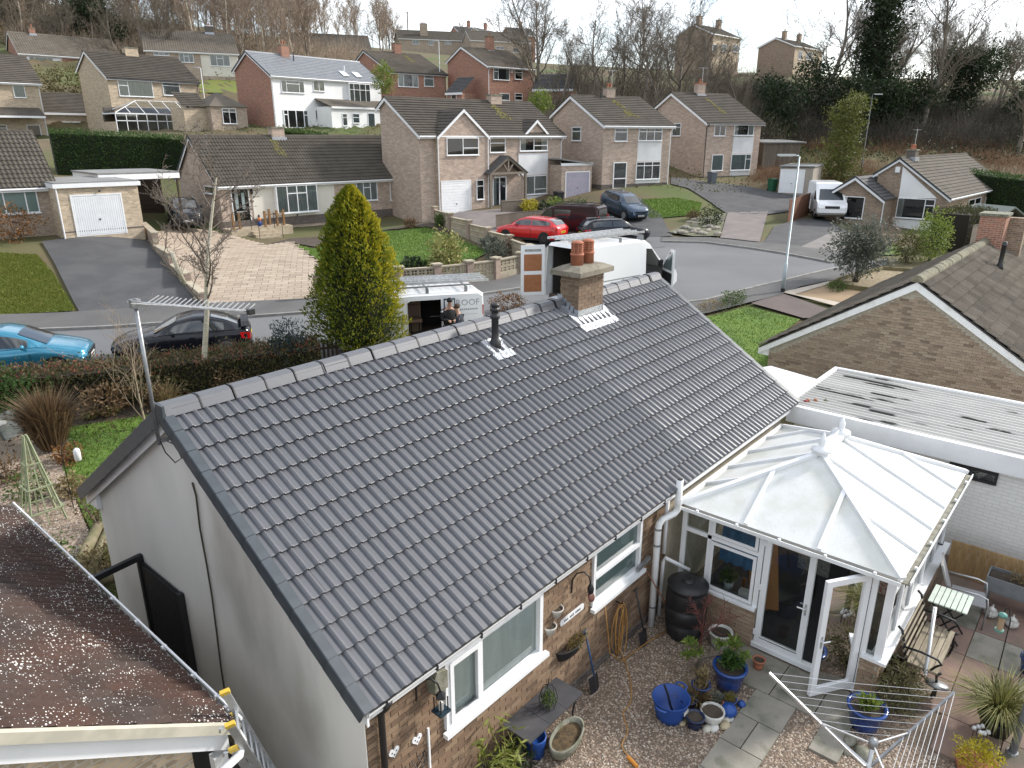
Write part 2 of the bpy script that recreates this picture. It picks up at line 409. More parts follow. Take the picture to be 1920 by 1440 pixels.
GRASSY=P('yellowish_turf',(.10,.15,.022),.95,(.16,.16,.03),.9,detail=8,bump=.6,bscale=35)
SOIL=P('soil',(.045,.035,.026),1.,(.08,.062,.045),5,bump=.8,bscale=22)
SCRUB=P('rough_ground',(.085,.072,.035),1.,(.14,.10,.055),.35,detail=9,lo=.3,hi=.7,bump=.8,bscale=6,col3=(.075,.10,.025),s3=.12,lo3=.45,hi3=.65)
GRAVELB=P('gravel_bed',(.23,.18,.135),1.,(.12,.09,.068),45,detail=3,lo=.3,hi=.7,bump=.9,bscale=60)
WOODB=P('weathered_wood',(.30,.26,.19),.85,(.20,.17,.12),4,stretch=(1,8,8),objrnd=.18,bump=.2)
FENCE=P('fence_board',(.42,.275,.13),.85,(.31,.20,.09),3,stretch=(8,8,1),objrnd=.15,bump=.2)
FENCE_OLD=P('old_fence_board',(.16,.13,.10),.9,(.10,.085,.07),3,stretch=(8,8,1),objrnd=.15)
TERRA=P('terracotta',(.40,.155,.085),.8,(.32,.115,.065),6,bump=.1)
BLUEG=P('blue_glaze',(.010,.035,.16),.18,(.014,.055,.22),5,coat=.3)
BLUEP=P('blue_plastic',(.012,.06,.26),.45)
POTW=P('pale_glaze',(.60,.59,.55),.4,(.45,.44,.4),5)
STONEG=P('mossy_stone',(.24,.23,.19),.9,(.12,.125,.08),7,bump=.4)
BARK=P('bark_brown',(.10,.082,.062),.95,(.15,.125,.10),6,bump=.5)
BARKG=P('bark_grey',(.15,.13,.105),.95,(.22,.19,.155),3)
TWIG=P('twig_brown',(.25,.19,.14),.95,(.31,.245,.185),.12)
TWIGG=P('twig_grey',(.125,.105,.080),.95,(.17,.145,.11),.15)
BIRCH=P('birch_bark',(.55,.51,.42),.8,(.42,.37,.27),9,col3=(.05,.045,.04),s3=11,lo3=.62,hi3=.68,stretch=(1,1,3))
GLASS=glassmat('window_glass',(.74,.79,.79),.05)
GLASSC=glassmat('clear_glass',(.80,.85,.85),.03)
DARK=P('dark_room',(.012,.013,.015),.9)
ROOM=P('dim_room',(.05,.05,.05),.9)
CURT=P('pale_curtain',(.50,.50,.47),.95,(.30,.30,.29),10,stretch=(6,6,.2))
BLIND=P('grey_blind',(.46,.49,.47),.9,(.26,.285,.275),14,stretch=(5,5,.1),lo=.45,hi=.55)
BLINDG=P('mint_blind',(.50,.58,.53),.9)
def far_pane(name,c):return P(name,c,.06,spec=.9)
BRICK_BUFF=brickmat('buff_brick',(.335,.25,.18),(.27,.185,.13),(.40,.355,.29),(.38,.31,.24))
BRICK_PINK=brickmat('pink_buff_brick',(.40,.29,.225),(.31,.205,.158),(.46,.40,.33),(.43,.345,.28))
BRICK_BROWN=brickmat('brown_brick',(.26,.175,.115),(.19,.12,.078),(.31,.26,.20),(.28,.205,.14))
BRICK_RED=brickmat('red_brick',(.33,.125,.07),(.25,.088,.05),(.34,.25,.19),(.30,.13,.085))
BRICK_YEL=brickmat('yellow_brick',(.46,.36,.24),(.39,.29,.185),(.45,.39,.31),(.47,.38,.27))
BRICK_PLINTH=brickmat('dark_plinth_brick',(.085,.065,.055),(.065,.05,.045),(.13,.11,.09),(.08,.065,.055))
BRICKP=P('brick_piece',(.25,.165,.10),.92,(.18,.115,.075),9,lo=.35,hi=.75,bump=.4,bscale=60,objrnd=1,rndcol=[(.10,.065,.042),(.19,.12,.075),(.26,.18,.115),(.145,.09,.058),(.30,.215,.14),(.21,.135,.085)],bdist=.006)
BRICKP7=P('brick_piece_grey_brown',(.22,.155,.105),.92,(.15,.105,.072),9,lo=.35,hi=.75,objrnd=1,rndcol=[(.16,.115,.085),(.32,.25,.185),(.36,.28,.205),(.25,.185,.135),(.40,.32,.24),(.33,.26,.19)],bdist=.006)
MORTAR=P('mortar',(.50,.44,.345),1.,(.40,.35,.27),12)
MORTAR7=P('mortar_grey',(.42,.385,.315),1.,(.33,.30,.245),12)
ROOF_OLD=lichenmat('old_grey_brown_tile',(.085,.075,.062),(.11,.098,.082),(.34,.33,.30),density=.16,scale=7,cov_lo=.5,cov_hi=.8)
ROOF_RIB=lichenmat('ribbed_brown_tile',(.13,.112,.09),(.165,.145,.12),(.42,.41,.38),density=.16,scale=6,cov_lo=.52,cov_hi=.8)
ROOF_FLAT=lichenmat('flat_grey_brown_tile',(.075,.066,.056),(.10,.087,.073),(.30,.29,.27),density=.12,scale=5,cov_lo=.5,cov_hi=.85)
ROOF_BROWN=lichenmat('brown_tile_with_lichen',(.070,.041,.032),(.054,.042,.038),(.60,.59,.56),density=.33,scale=38,cov_lo=.2,cov_hi=.75)
ROOF_SLATE=P('grey_slate',(.21,.22,.235),.45,(.17,.18,.195),2)
ROOF_DARK=P('dark_tile',(.055,.055,.058),.8,(.075,.073,.07),3)
FELT=P('flat_roof_felt',(.23,.23,.225),.9,(.17,.17,.165),1.3,bump=.2)
MOSS=P('roof_moss',(.14,.13,.025),1.,(.10,.085,.02),6,bump=.8)
# --------- ground, road, pavements, lawns
def axis(segs):
 out=[]
 for a,b,st in segs:out+=list(np.arange(a,b,st))
 return np.array(out+[segs[-1][1]])
gx=axis([(-120,-16,6),(-16,70,.55),(70,150,2.2),(150,420,8)])
gy=axis([(-140,-16,6),(-16,60,.55),(60,120,2.2),(120,420,8)])
GXX,GYY=np.meshgrid(gx,gy)
GZZ=gza(GXX,GYY)
GZZ=GZZ-.03+np.where(dist(np.stack([GXX,GYY,GZZ],-1).reshape(-1,3)).reshape(GXX.shape)>75,rng.normal(0,.12,GXX.shape),0)
nxg,nyg=len(gx),len(gy)
ii=np.arange(nxg*nyg).reshape(nyg,nxg)
quads=np.stack([ii[:-1,:-1],ii[:-1,1:],ii[1:,1:],ii[1:,:-1]],-1).reshape(-1,4)
tag(mkobj('ground',np.stack([GXX,GYY,GZZ],-1).reshape(-1,3),quads,SCRUB,smooth=True),kind='structure')
def drape(name,pts,mat,off=.02,kind='structure',edge=1.0,label=None,cat=None,side=.0,parent=None):
 "a sheet laid on the terrain inside an outline (world x, y); with side > 0 it has a skirt of that depth"
 bm=bmesh.new()
 vs=[bm.verts.new((p[0],p[1],0))for p in pts]
 bm.faces.new(vs)
 bmesh.ops.triangulate(bm,faces=bm.faces[:])
 for _ in range(8):
  es=[e for e in bm.edges if e.calc_length()>edge]
  if not es:break
  bmesh.ops.subdivide_edges(bm,edges=es,cuts=1,use_grid_fill=False)
  bmesh.ops.triangulate(bm,faces=[f for f in bm.faces if len(f.verts)>3])
 bm.verts.ensure_lookup_table()
 xs=np.array([v.co.x for v in bm.verts]);ys=np.array([v.co.y for v in bm.verts])
 z=gza(xs,ys)+off
 for v,q in zip(bm.verts,z):v.co.z=q
 bm.normal_update()
 if bm.faces and sum(f.normal.z for f in bm.faces)<0:bmesh.ops.reverse_faces(bm,faces=bm.faces[:])
 if side:
  be=[e for e in bm.edges if e.is_boundary]
  r=bmesh.ops.extrude_edge_only(bm,edges=be)
  for v in[g for g in r['geom']if isinstance(g,bmesh.types.BMVert)]:v.co.z-=side
  bmesh.ops.recalc_face_normals(bm,faces=bm.faces[:])
 me=bpy.data.meshes.new(name);bm.to_mesh(me);bm.free();me.materials.append(mat)
 o=inst(name,me,parent)
 return tag(o,label,cat,None,kind)
def gp(*pts):return[G(*p)[:2]for p in pts]
KN=[(-14,30.7),(-6,25.6),(2.1,20.3),(8.2,16.9),(14,13.4),(20,10.2),(24.4,8.4)]+gp((1390,547),(1470,528),(1557,507),(1660,490))
KF=[(-14,38)]+gp((94,622),(200,618),(300,611),(430,601),(590,589),(750,573),(905,555),(1000,541))
KF2=gp((1240,455),(1323,457),(1407,468),(1470,478),(1557,495),(1620,489))
MOUTH=gp((1022,531),(1030,512),(1042,488),(1110,462))
drape('road',KN+KF2[::-1]+MOUTH[::-1]+KF[::-1],ASPH,.03)
def strip(name,line,w,mat,off,side,edge=.8):
 L=[np.array(p[:2],float)for p in line];o=[]
 for i,p in enumerate(L):
  d=L[min(i+1,len(L)-1)]-L[max(i-1,0)];d/=np.linalg.norm(d)
  o.append(p+np.array([-d[1],d[0]])*w)
 return drape(name,[tuple(p)for p in L]+[tuple(p)for p in o[::-1]],mat,off,edge=edge,side=side)
strip('kerb',KF+gp((1018,536)),.14,KERB,.13,.14)
strip('kerb',KN,-.14,KERB,.13,.14)
strip('kerb',KF2,.14,KERB,.13,.14)
drape('pavement',[(p[0]+.08,p[1]+.1)for p in KF]+gp((1018,532),(985,512),(940,527),(850,537),(750,548),(590,563),(385,573),(150,588),(0,594))+[(-14,41)],PAVE,.10)
drape('pavement',[(p[0],p[1]-.1)for p in KN]+gp((1660,500),(1570,527),(1500,541),(1465,556),(1400,572),(1330,590))+[(19.5,8.3),(13.5,11.7),(8,14.9),(1.9,18.3),(-6,23.5),(-14,28.6)],PAVE,.10)
drape('pavement',[(p[0],p[1])for p in KF2]+gp((1640,478),(1540,470),(1480,462),(1410,456),(1330,447),(1240,447)),PAVE,.09)
drape('driveway',gp((78,455),(105,500),(150,588),(385,573),(262,441),(100,452)),ASPH_D,.06)
drape('driveway',gp((1050,535),(1016,528),(1000,500),(1003,470),(945,447),(960,430),(1100,428),(1130,428),(1240,446),(1246,464),(1130,475),(1070,495)),ASPH,.05)
drape('driveway',gp((1118,436),(1130,372),(1200,372),(1240,405),(1262,444),(1200,447)),ASPH_D,.06)
drape('driveway',gp((1258,333),(1300,338),(1400,350),(1455,362),(1530,366),(1535,380),(1475,398),(1440,403),(1364,402),(1335,382),(1290,354),(1258,346)),ASPH_D,.06)
PINKC=P('pink_concrete_drive',(.19,.165,.155),.9,(.15,.13,.125),1.2,detail=8,bump=.2)
drape('driveway',gp((1364,399),(1440,397),(1424,455),(1350,447)),PINKC,.06)
drape('driveway',gp((1436,450),(1452,425),(1500,412),(1545,410),(1600,440),(1530,472),(1425,457)),ASPH_D,.055)
drape('driveway',gp((1497,466),(1560,436),(1620,440),(1600,480)),P('grey_block_drive',(.20,.185,.175),.9,(.16,.15,.14),2),.06)
REDT=P('red_tarmac_drive',(.125,.098,.09),.9,(.10,.08,.075),.8,detail=8,bump=.2)
drape('driveway',gp((1408,572),(1465,553),(1570,590),(1545,600),(1505,600)),REDT,.085)
drape('gravel_drive',gp((1487,556),(1560,534),(1620,548),(1580,570)),P('golden_gravel',(.36,.26,.155),.95,(.27,.19,.12),30,bump=.6,bscale=60),.08)
drape('path',gp((1466,552),(1560,530),(1566,533),(1490,556),(1580,572),(1566,578)),P('pale_paving',(.46,.40,.33),.85,(.38,.33,.27),2),.105)
drape('driveway',gp((826,403),(900,396),(950,391),(1050,386),(1118,380),(1118,425),(1100,432),(960,433),(935,445),(880,425)),PINKC,.04)
# block paved drive, pieces laid one by one where they can be told apart
PAVE_B=P('beige_paver',(.36,.29,.22),.9,(.27,.21,.155),3,lo=.3,hi=.7,objrnd=1,rndcol=[(.25,.195,.15),(.37,.30,.23),(.31,.245,.185),(.42,.35,.275),(.34,.265,.20)])
bpd=gp((272,442),(320,425),(430,440),(500,462),(545,456),(598,496),(596,562),(385,572))
tag(drape('block_paved_drive',bpd,P('paver_joint',(.20,.165,.13),1.),.05),'beige block paved drive in front of the bungalow with the porch steps',None)
def inside(poly,p):
 c=False
 for i in range(len(poly)):
  a,b=poly[i],poly[i-1]
  if(a[1]>p[1])!=(b[1]>p[1])and p[0]<(b[0]-a[0])*(p[1]-a[1])/(b[1]-a[1])+a[0]:c=not c
 return c
bdrive=bpy.data.objects['block_paved_drive']
pv=MB().box(0,.56,0,.36,0,.03);pvm=mkmesh('paver',np.array(pv.v),pv.f,PAVE_B)
e0=np.array(bpd[7]);e1=np.array(bpd[6]);ud=(e1-e0)/np.linalg.norm(e1-e0);vd=np.array([-ud[1],ud[0]]);ang=math.atan2(ud[1],ud[0])
cand=[]
for j in range(-2,46):
 for i in range(-10,34):
  p=e0+ud*(i*.58+(j%2)*.29)+vd*(j*.38)
  q=p+ud*.28+vd*.18
  if inside(bpd,q):cand.append((dist((q[0],q[1],2)),p))
cand.sort(key=lambda c:c[0])
rest=[]
for k,(d,p)in enumerate(cand):
 z0=gz(*p)+.055;zx=gz(*(p+ud*.56))+.055;zy=gz(*(p+vd*.36))+.055
 if k<300:
  inst('paver',pvm,bdrive,(p[0],p[1],z0),(math.atan2(zy-z0,.36),-math.atan2(zx-z0,.56),ang))
 else:rest.append((p,z0,zx,zy))
mr=MB()
for p,z0,zx,zy in rest:
 a=np.array([*p,z0]);b=np.array([*(p+ud*.56),zx]);d=np.array([*(p+vd*.36),zy]);c=b+d-a;u3=np.array([0,0,.03])
 mr.add([a,b,c,d,a+u3,b+u3,c+u3,d+u3],[(4,5,6,7),(0,1,5,4),(1,2,6,5),(2,3,7,6),(3,0,4,7)],None,random.random())
tag(mr.build('paver_field',PAVE_B,bdrive),kind='stuff')
LAWNS=dict(far_left=gp((0,476),(70,480),(105,520),(142,584),(0,592)),bungalow=gp((548,459),(590,468),(720,436),(800,428),(862,452),(920,472),(890,488),(770,502),(640,520),(600,492)),house_four=gp((1196,376),(1265,372),(1316,381),(1310,404),(1220,412)),right=[(12.8,10.4),(18.5,8.1)]+gp((1400,577),(1500,601),(1450,640),(1440,660),(1500,700))+[(14.5,2.2),(12.6,3.5),(12.4,8.3)],front=gp((72,815),(150,801),(240,787),(330,772),(430,757),(520,745))+[(9,9.5),(6,8.2),(1.5,8.0),(.5,8.6)]+gp((128,905),(118,880),(128,850)),bank=gp((372,152),(442,148),(445,175),(375,174)),far_right=gp((1640,455),(1680,458),(1690,478),(1650,480)))
for k,p in LAWNS.items():
 drape('lawn',p,GRASSY if k in('far_left','bank')else GRASSB,.05,edge=.8)
drape('flower_bed',[(-1,12),(1,12),(10,11),(10,13.4),(7,15.2),(2.4,17.6),(-4,21)],SOIL,.03)
drape('flower_bed',gp((500,458),(545,448),(820,412),(850,440),(800,426),(720,432),(590,464),(548,456)),SOIL,.045)
drape('gravel_bed',[(-4,8),(.3,8.0)]+gp((128,905),(118,880),(126,850),(62,815),(0,808))+[(-4,18)],P('pale_gravel',(.34,.28,.215),1.,(.20,.16,.125),40,detail=3,lo=.3,hi=.7,bump=.9,bscale=60),.045)
drape('gravel_bed',[(-2.2,-9),(16,-9),(16,1.2),(11.7,1.2),(11.7,.3),(-.2,.3),(-2.2,0)],GRAVELB,.012)
drape('side_passage',[(-2.2,0),(-.02,0),(-.02,8),(-2.2,8)],P('damp_concrete',(.06,.058,.05),.9,(.035,.035,.03),2),.02)  # passage ground in dark concrete tones
def blades(name,poly,n,h,mat,lean=.4,w=.012,off=.04):
 poly=[tuple(p[:2])for p in poly]
 xs=[p[0]for p in poly];ys=[p[1]for p in poly];pts=[]
 while len(pts)<n:
  c=np.stack([rng.uniform(min(xs),max(xs),n),rng.uniform(min(ys),max(ys),n)],1)
  pts+=[p for p in c if inside(poly,p)]
 p=np.array(pts[:n]);z=gza(p[:,0],p[:,1])+off
 a=rng.uniform(0,2*np.pi,n);hh=h*rng.uniform(.5,1.3,n)
 base=np.stack([p[:,0],p[:,1],z],1);s=np.stack([np.cos(a),np.sin(a),0*a],1)*w
 tip=base+np.stack([rng.normal(0,lean,n)*hh,rng.normal(0,lean,n)*hh,hh],1)
 v=np.stack([base-s,base+s,tip],1).reshape(-1,3)
 o=mkobj(name,v,np.arange(3*n).reshape(-1,3),mat,rnd=rng.random(n))
 return tag(o,kind='stuff')
GRB=leafmat('grass_blade',[(.065,.135,.016),(.105,.19,.024),(.14,.225,.034),(.09,.16,.022),(.18,.21,.05)],.7,.3)
GRY=leafmat('grass_blade_yellow',[(.08,.12,.016),(.12,.16,.022),(.18,.18,.03),(.10,.14,.02),(.21,.19,.05)],.7,.3)
tag(blades('grass',LAWNS['front'],26000,.07,GRB),'long green grass on the front garden lawn behind the bungalow')
tag(blades('grass',LAWNS['right'],22000,.06,GRB,w=.016),'mown grass on the lawn beside the right-hand bungalow')
tag(blades('grass',LAWNS['bungalow'],22000,.08,GRB,w=.02),'mown grass on the lawn inside the screen block wall')
tag(blades('grass',LAWNS['far_left'],16000,.08,GRY,w=.02),'yellowish grass beside the dark tarmac drive')
tag(blades('grass',LAWNS['house_four'],9000,.08,GRB,w=.025),'bright grass in front of the house with diamond leaded windows')
# --------- houses: shared builders
def slope_mesh(L,S,gauge=.33,step=.022,roll=None,rollh=.055,tilt=.012,seg=4,mb=None):
 "overlapping courses of tiles in a roof plane: x along the eaves, y up the slope, z out; with roll the tiles have rounded rolls"
 n=max(1,int(round(S/gauge)));g=S/n
 if roll:
  k=max(2,int(round(L/roll)))*seg
  xs=np.linspace(0,L,k+1);ph=(np.arange(k+1)%seg)/seg
  pz=rollh*np.maximum(0,np.sin(ph*2*np.pi))if seg>4 else rollh*(np.sin(ph*2*np.pi)*.5+.5)
 else:
  xs=np.array([0,L]);pz=np.zeros(2)
 m=len(xs);V=[];F=[]
 for i in range(n):
  b=len(V)
  for(y,z)in((i*g,0.0),(i*g,step+tilt),((i+1)*g+.02,tilt*.2)):
   V.extend(np.stack([xs,np.full(m,y),pz+z],1).tolist())
  for r in range(2):
   for j in range(m-1):F.append((b+r*m+j,b+r*m+j+1,b+(r+1)*m+j+1,b+(r+1)*m+j))
 return V,F
def wall_frame(face,x,y,z):return{'front':((x,y,z),0),'left':((x,y,z),-math.pi/2),'back':((x,y,z),math.pi),'right':((x,y,z),math.pi/2)}[face]
def window(parent,face,x,y,z,w,h,cols=(1,),tops=None,back=None,sill=True,fr=.055,frmat=None,glass=None,name='window',depth=.06,lead=False):
 "window whose lower left outer corner is at x, y, z of the parent; cols are pane widths, tops the toplight share of each column"
 frmat=frmat or WHITE;tops=tops or[0]*len(cols)
 loc,rz=wall_frame(face,x,y,z)
 f=MB();T=sum(cols);xs=[0]
 for c in cols:xs.append(xs[-1]+c/T*w)
 d0,d1=-depth,-.002
 f.box(0,w,d0,d1,0,fr);f.box(0,w,d0,d1,h-fr,h);f.box(0,fr,d0,d1,fr,h-fr);f.box(w-fr,w,d0,d1,fr,h-fr)
 panes=[]
 for i,c in enumerate(cols):
  a=xs[i]+(fr if i==0 else fr/2);b=xs[i+1]-(fr if i==len(cols)-1 else fr/2)
  if i:f.box(xs[i]-fr/2,xs[i]+fr/2,d0,d1,fr,h-fr)
  t=tops[i]
  if t:
   zt=h-fr-(h-2*fr)*t
   f.box(a,b,d0-.004,d1,zt-fr/2,zt+fr/2)
   panes+=[(a,b,fr,zt-fr/2),(a,b,zt+fr/2,h-fr)]
  else:panes.append((a,b,fr,h-fr))
 o=f.build(name,frmat,parent,loc=loc,rot=(0,0,rz))
 if sill:MB().box(-.05,w+.05,-.12,-.001,-.045,-.001).build('sill',frmat,o)
 for a,b,c,d in panes:
  MB().quad((a,-.028,c),(b,-.028,c),(b,-.028,d),(a,-.028,d)).build('pane',glass or GLASS,o)
  if lead:
   m=MB();st=.14
   k=int((b-a+d-c)/st)+1
   for q in range(-int((d-c)/st)-1,k):
    for sg in(1,-1):
     x0=a+q*st
     pts=[(x0+tt,c+tt)for tt in(0,d-c)]if sg>0 else[(x0+tt,d-tt)for tt in(0,d-c)]
     (p0,p1)=pts;dx=p1[0]-p0[0]
     if dx==0:continue
     t0=max(0,(a-p0[0])/dx);t1=min(1,(b-p0[0])/dx)
     if t1-t0<.05:continue
     A=(p0[0]+dx*t0,-.032,p0[1]+(p1[1]-p0[1])*t0);B=(p0[0]+dx*t1,-.032,p0[1]+(p1[1]-p0[1])*t1)
     m.bar(A,B,.010,.004,(0,1,0))
   if m.v:m.build('leading',GREYM,o)
 nm='interior' if back is None else 'curtain' if back is CURT else 'blind'
 MB().box(fr*.5,w-fr*.5,-.010,-.003,fr*.5,h-fr*.5).build(nm,back or DARK,o)
 return o
def curtains(wobj,w,h,side='both',mat=None,fr=.055,share=.2):
 n=7
 for s in(('l','r')if side=='both' else(side,)):
  m=MB();x0=fr if s=='l' else w-fr-w*share
  for k in range(n):
   a=x0+w*share*k/n;b=x0+w*share*(k+1)/n
   m.quad((a,-.014-.008*(k%2),fr),(b,-.014-.008*((k+1)%2),fr),(b,-.014-.008*((k+1)%2),h-fr),(a,-.014-.008*(k%2),h-fr))
  m.build('curtain',mat or CURT,wobj)
def pot_mesh(r=.11,h=.4):return MB().lathe([(r*1.05,0),(r,.05),(r*.9,h*.75),(r*1.1,h*.82),(r*1.1,h),(r*.8,h),(r*.75,h*.6)],12)
def chimney(parent,x,y,z0,w,d,h,mat,pots=1,aerial=False,cap=None):
 c=MB().box(-w/2,w/2,-d/2,d/2,0,h).build('chimney',mat,parent,loc=(x,y,z0))
 MB().box(-w/2-.05,w/2+.05,-d/2-.05,d/2+.05,h,h+.09).build('cap',cap or STONEG,c)
 for k in range(pots):
  pot_mesh(.1,.34).build('pot',TERRA,c,True,loc=((k-(pots-1)/2)*.3,0,h+.09))
 MB().box(-w/2-.09,w/2+.09,-d/2-.09,d/2+.09,.0,.3).build('flashing',LEAD,c)
 if aerial:
  a=MB().tube([(w*.3,0,h-.4),(w*.3,0,h+1.5)],.018,5)
  a.bar((w*.3-.5,0,h+1.45),(w*.3+.5,0,h+1.45),.02)
  for k in range(6):a.bar((w*.3-.45+k*.18,-.18,h+1.45),(w*.3-.45+k*.18,.18,h+1.45),.012)
  a.build('aerial',ALU,c)
 return c
def house(name,label,pos,yaw,L,wf,hr,wb,he,wall,roof,roll=None,gauge=.33,barge=None,ov=.22,verge_black=False,plinth=None,gutter=WHITE,down=(1,),front=None,moss=None,base=1.6,group=None,step=.03,gable_mat=None):
 "two-pitch house in its own frame: x along the front, y to the back, origin under the front left roof corner"
 barge=barge or WHITE
 t=thing(name,label,'house',pos,R(yaw),group)
 pit=math.atan2(hr,wf);W=wf+wb;zb=he+hr-hr*wb/wf;tb=.10
 def rz(y):return he+hr*y/wf if y<=wf else he+hr-hr*(y-wf)/wf
 yf,yb=.32,W-.3
 prof=[(yf,-base),(yb,-base),(yb,rz(yb)-tb),(wf,he+hr-tb),(yf,rz(yf)-tb)]
 MB().prism(prof,ov,L-ov,'x').build('wall',wall,t)
 if front is not None:
  MB().box(ov+.002,L-ov-.002,yf-.012,yf-.001,.15,rz(yf)-tb-.03).build('front_cladding',front,t)
 if plinth:MB().box(ov-.02,L-ov+.02,yf-.02,yb+.02,-base,plinth).build('plinth',BRICK_PLINTH,t)
 Sf=math.hypot(wf,hr);Sb=math.hypot(wb,hr*wb/wf)
 V,F=slope_mesh(L,Sf,gauge,step,roll)
 MB().add(V,F).build('roof',roof,t,loc=(0,0,he),rot=(pit,0,0))
 V,F=slope_mesh(L,Sb,gauge,step,None)
 MB().add(V,F).build('roof',roof,t,loc=(L,W,zb),rot=(pit,0,math.pi))
 # ridge tiles
 nr=max(4,int(L/.45));rm=MB()
 for k in range(nr):
  a,b=L*k/nr,L*(k+1)/nr-.012
  pr=[(-.13,-.05),(-.09,.05),(0,.085),(.09,.05),(.13,-.05)]
  rm.prism([(wf+p,he+hr+q)for p,q in pr],a,b,'x')
 tag(rm.build('ridge_tile',roof,t),kind='stuff')
 # bargeboards, fascia, gutter, downpipes
 for gx_ in(0,L):
  s=1 if gx_==0 else-1
  for(y0,z0,y1,z1)in((0,he,wf,he+hr),(W,zb,wf,he+hr)):
   m=MB().prism([(y0,z0-.04),(y1,z1-.04),(y1,z1-.26),(y0,z0-.26)],gx_+s*.03,gx_+s*.06,'x')
   m.build('bargeboard',barge,t)
   if verge_black:MB().prism([(y0,z0+.05),(y1,z1+.05),(y1,z1-.1),(y0,z0-.1)],gx_-s*.01,gx_+s*.028,'x').build('verge_cap',TILE_DARK,t)
 MB().box(.06,L-.06,.04,.065,he-.2,he-.02).build('fascia',barge,t)
 MB().box(.06,L-.06,.066,yf,he-.2,he-.18).build('soffit',barge,t)
 gm=MB().tube([(.02,-.02,he-.07),(L-.02,-.02,he-.07)],.055,8)
 gm.build('gutter',gutter,t)
 for dxx in down:
  xx=ov+.1 if dxx==0 else L-ov-.1
  MB().tube([(xx,-.02,he-.1),(xx,.02,he-.25),(xx,yf-.06,he-.45),(xx,yf-.06,.1)],.036,8).build('downpipe',gutter,t)
 if moss:
  for(mx,ms0,mw,ml)in moss:
   m=MB();n=90
   for k in range(n):
    a,b=random.gauss(0,.5),random.random()
    cx,cy=mx+a*mw*(.4+b),ms0-b*ml;r=random.uniform(.04,.13)
    m.lathe([(r,0),(r*.8,.02),(0,.035)],6,Matrix.Translation((cx,cy,.03)))
   m.build('moss',MOSS,t,loc=(0,0,he),rot=(pit,0,0))
 return t
 # --------- brick and tile pieces
def brick_field(parent,mat,origin,along,out,length,height,holes=(),singles=300,bl=.212,bh=.062,j=.013,depth=.014,keep=None,name='brick',z_start=0.,start_off=0.):
 "stretcher bond in front of a wall; along and out are unit vectors in the parent's frame; holes are (a0, a1, z0, z1)"
 ox=Vector(origin);al=Vector(along);ou=Vector(out)
 rects=[];rows=int(height/(bh+j))
 for r in range(rows):
  z=r*(bh+j);a=-(.5*(bl+j))*(r%2)+start_off
  while a<length:
   a0,a1=max(a,0),min(a+bl,length);a+=bl+j
   segs=[(a0,a1)]
   for h0,h1,hz0,hz1 in holes:
    if z+bh>hz0 and z<hz1:
     ns=[]
     for s0,s1 in segs:
      if s1<=h0 or s0>=h1:ns.append((s0,s1));continue
      if s0<h0:ns.append((s0,h0-.004))
      if s1>h1:ns.append((h1+.004,s1))
     segs=ns
   for s0,s1 in segs:
    if s1-s0<.03:continue
    if keep and not keep(s0,s1,z,z+bh):continue
    rects.append((s0,s1,z))
 M4=parent.matrix_world if parent else Matrix()
 base=Matrix.Translation(Vector(parent.location))@Euler(parent.rotation_euler).to_matrix().to_4x4()if parent else Matrix()
 def dd(r):p=base@(ox+al*((r[0]+r[1])/2)+Vector((0,0,r[2])));return(p-Vector(CAM)).length
 rects.sort(key=dd)
 rz=math.atan2(al.y,al.x)
 # mesh: x along, y towards the wall, front face at y = 0
 side=1 if(Matrix.Rotation(rz,3,'Z')@Vector((0,-1,0))).dot(ou)>0 else-1
 b=MB().box(0,bl,-depth if side>0 else 0,0 if side>0 else depth,0,bh)
 me=mkmesh(name,np.array(b.v),b.f,mat)
 for s0,s1,z in rects[:singles]:
  p=ox+al*s0+Vector((0,0,z))+ou*random.uniform(-.002,.002)
  inst(name,me,parent,p,(0,0,rz),((s1-s0)/bl,1,1))
 if len(rects)>singles:
  m=MB();RZ=Matrix.Rotation(rz,4,'Z')
  for s0,s1,z in rects[singles:]:
   T=Matrix.Translation(ox+al*s0+Vector((0,0,z))+ou*random.uniform(-.002,.002))@RZ
   m.box(0,s1-s0,-depth if side>0 else 0,0 if side>0 else depth,0,bh,T,random.random())
  tag(m.build('brick_field',mat,parent),kind='stuff')
def tile_mesh(w=.3,l=.40,prof=None,t0=.050,lip=.016,mat=None,name='tile'):
 "one roof tile: x across, y up the slope, z out of the roof; upper face and front lip"
 prof=prof or[(0,0),(.062,0),(.078,.022),(.100,.036),(.124,.024),(.140,.002)]
 xs=[]
 k=int(round(w/.15))
 for q in range(k):xs+=[(q*.15+a,z)for a,z in prof]
 xs.append((w,0));n=len(xs);V=[]
 for(y,dz)in((0,t0-lip),(0,t0),(.012,t0+.004),(l,.004)):
  V+=[(a,y,z+dz)for a,z in xs]
 F=[(r*n+i,r*n+i+1,(r+1)*n+i+1,(r+1)*n+i)for r in range(3)for i in range(n-1)]
 return V,F
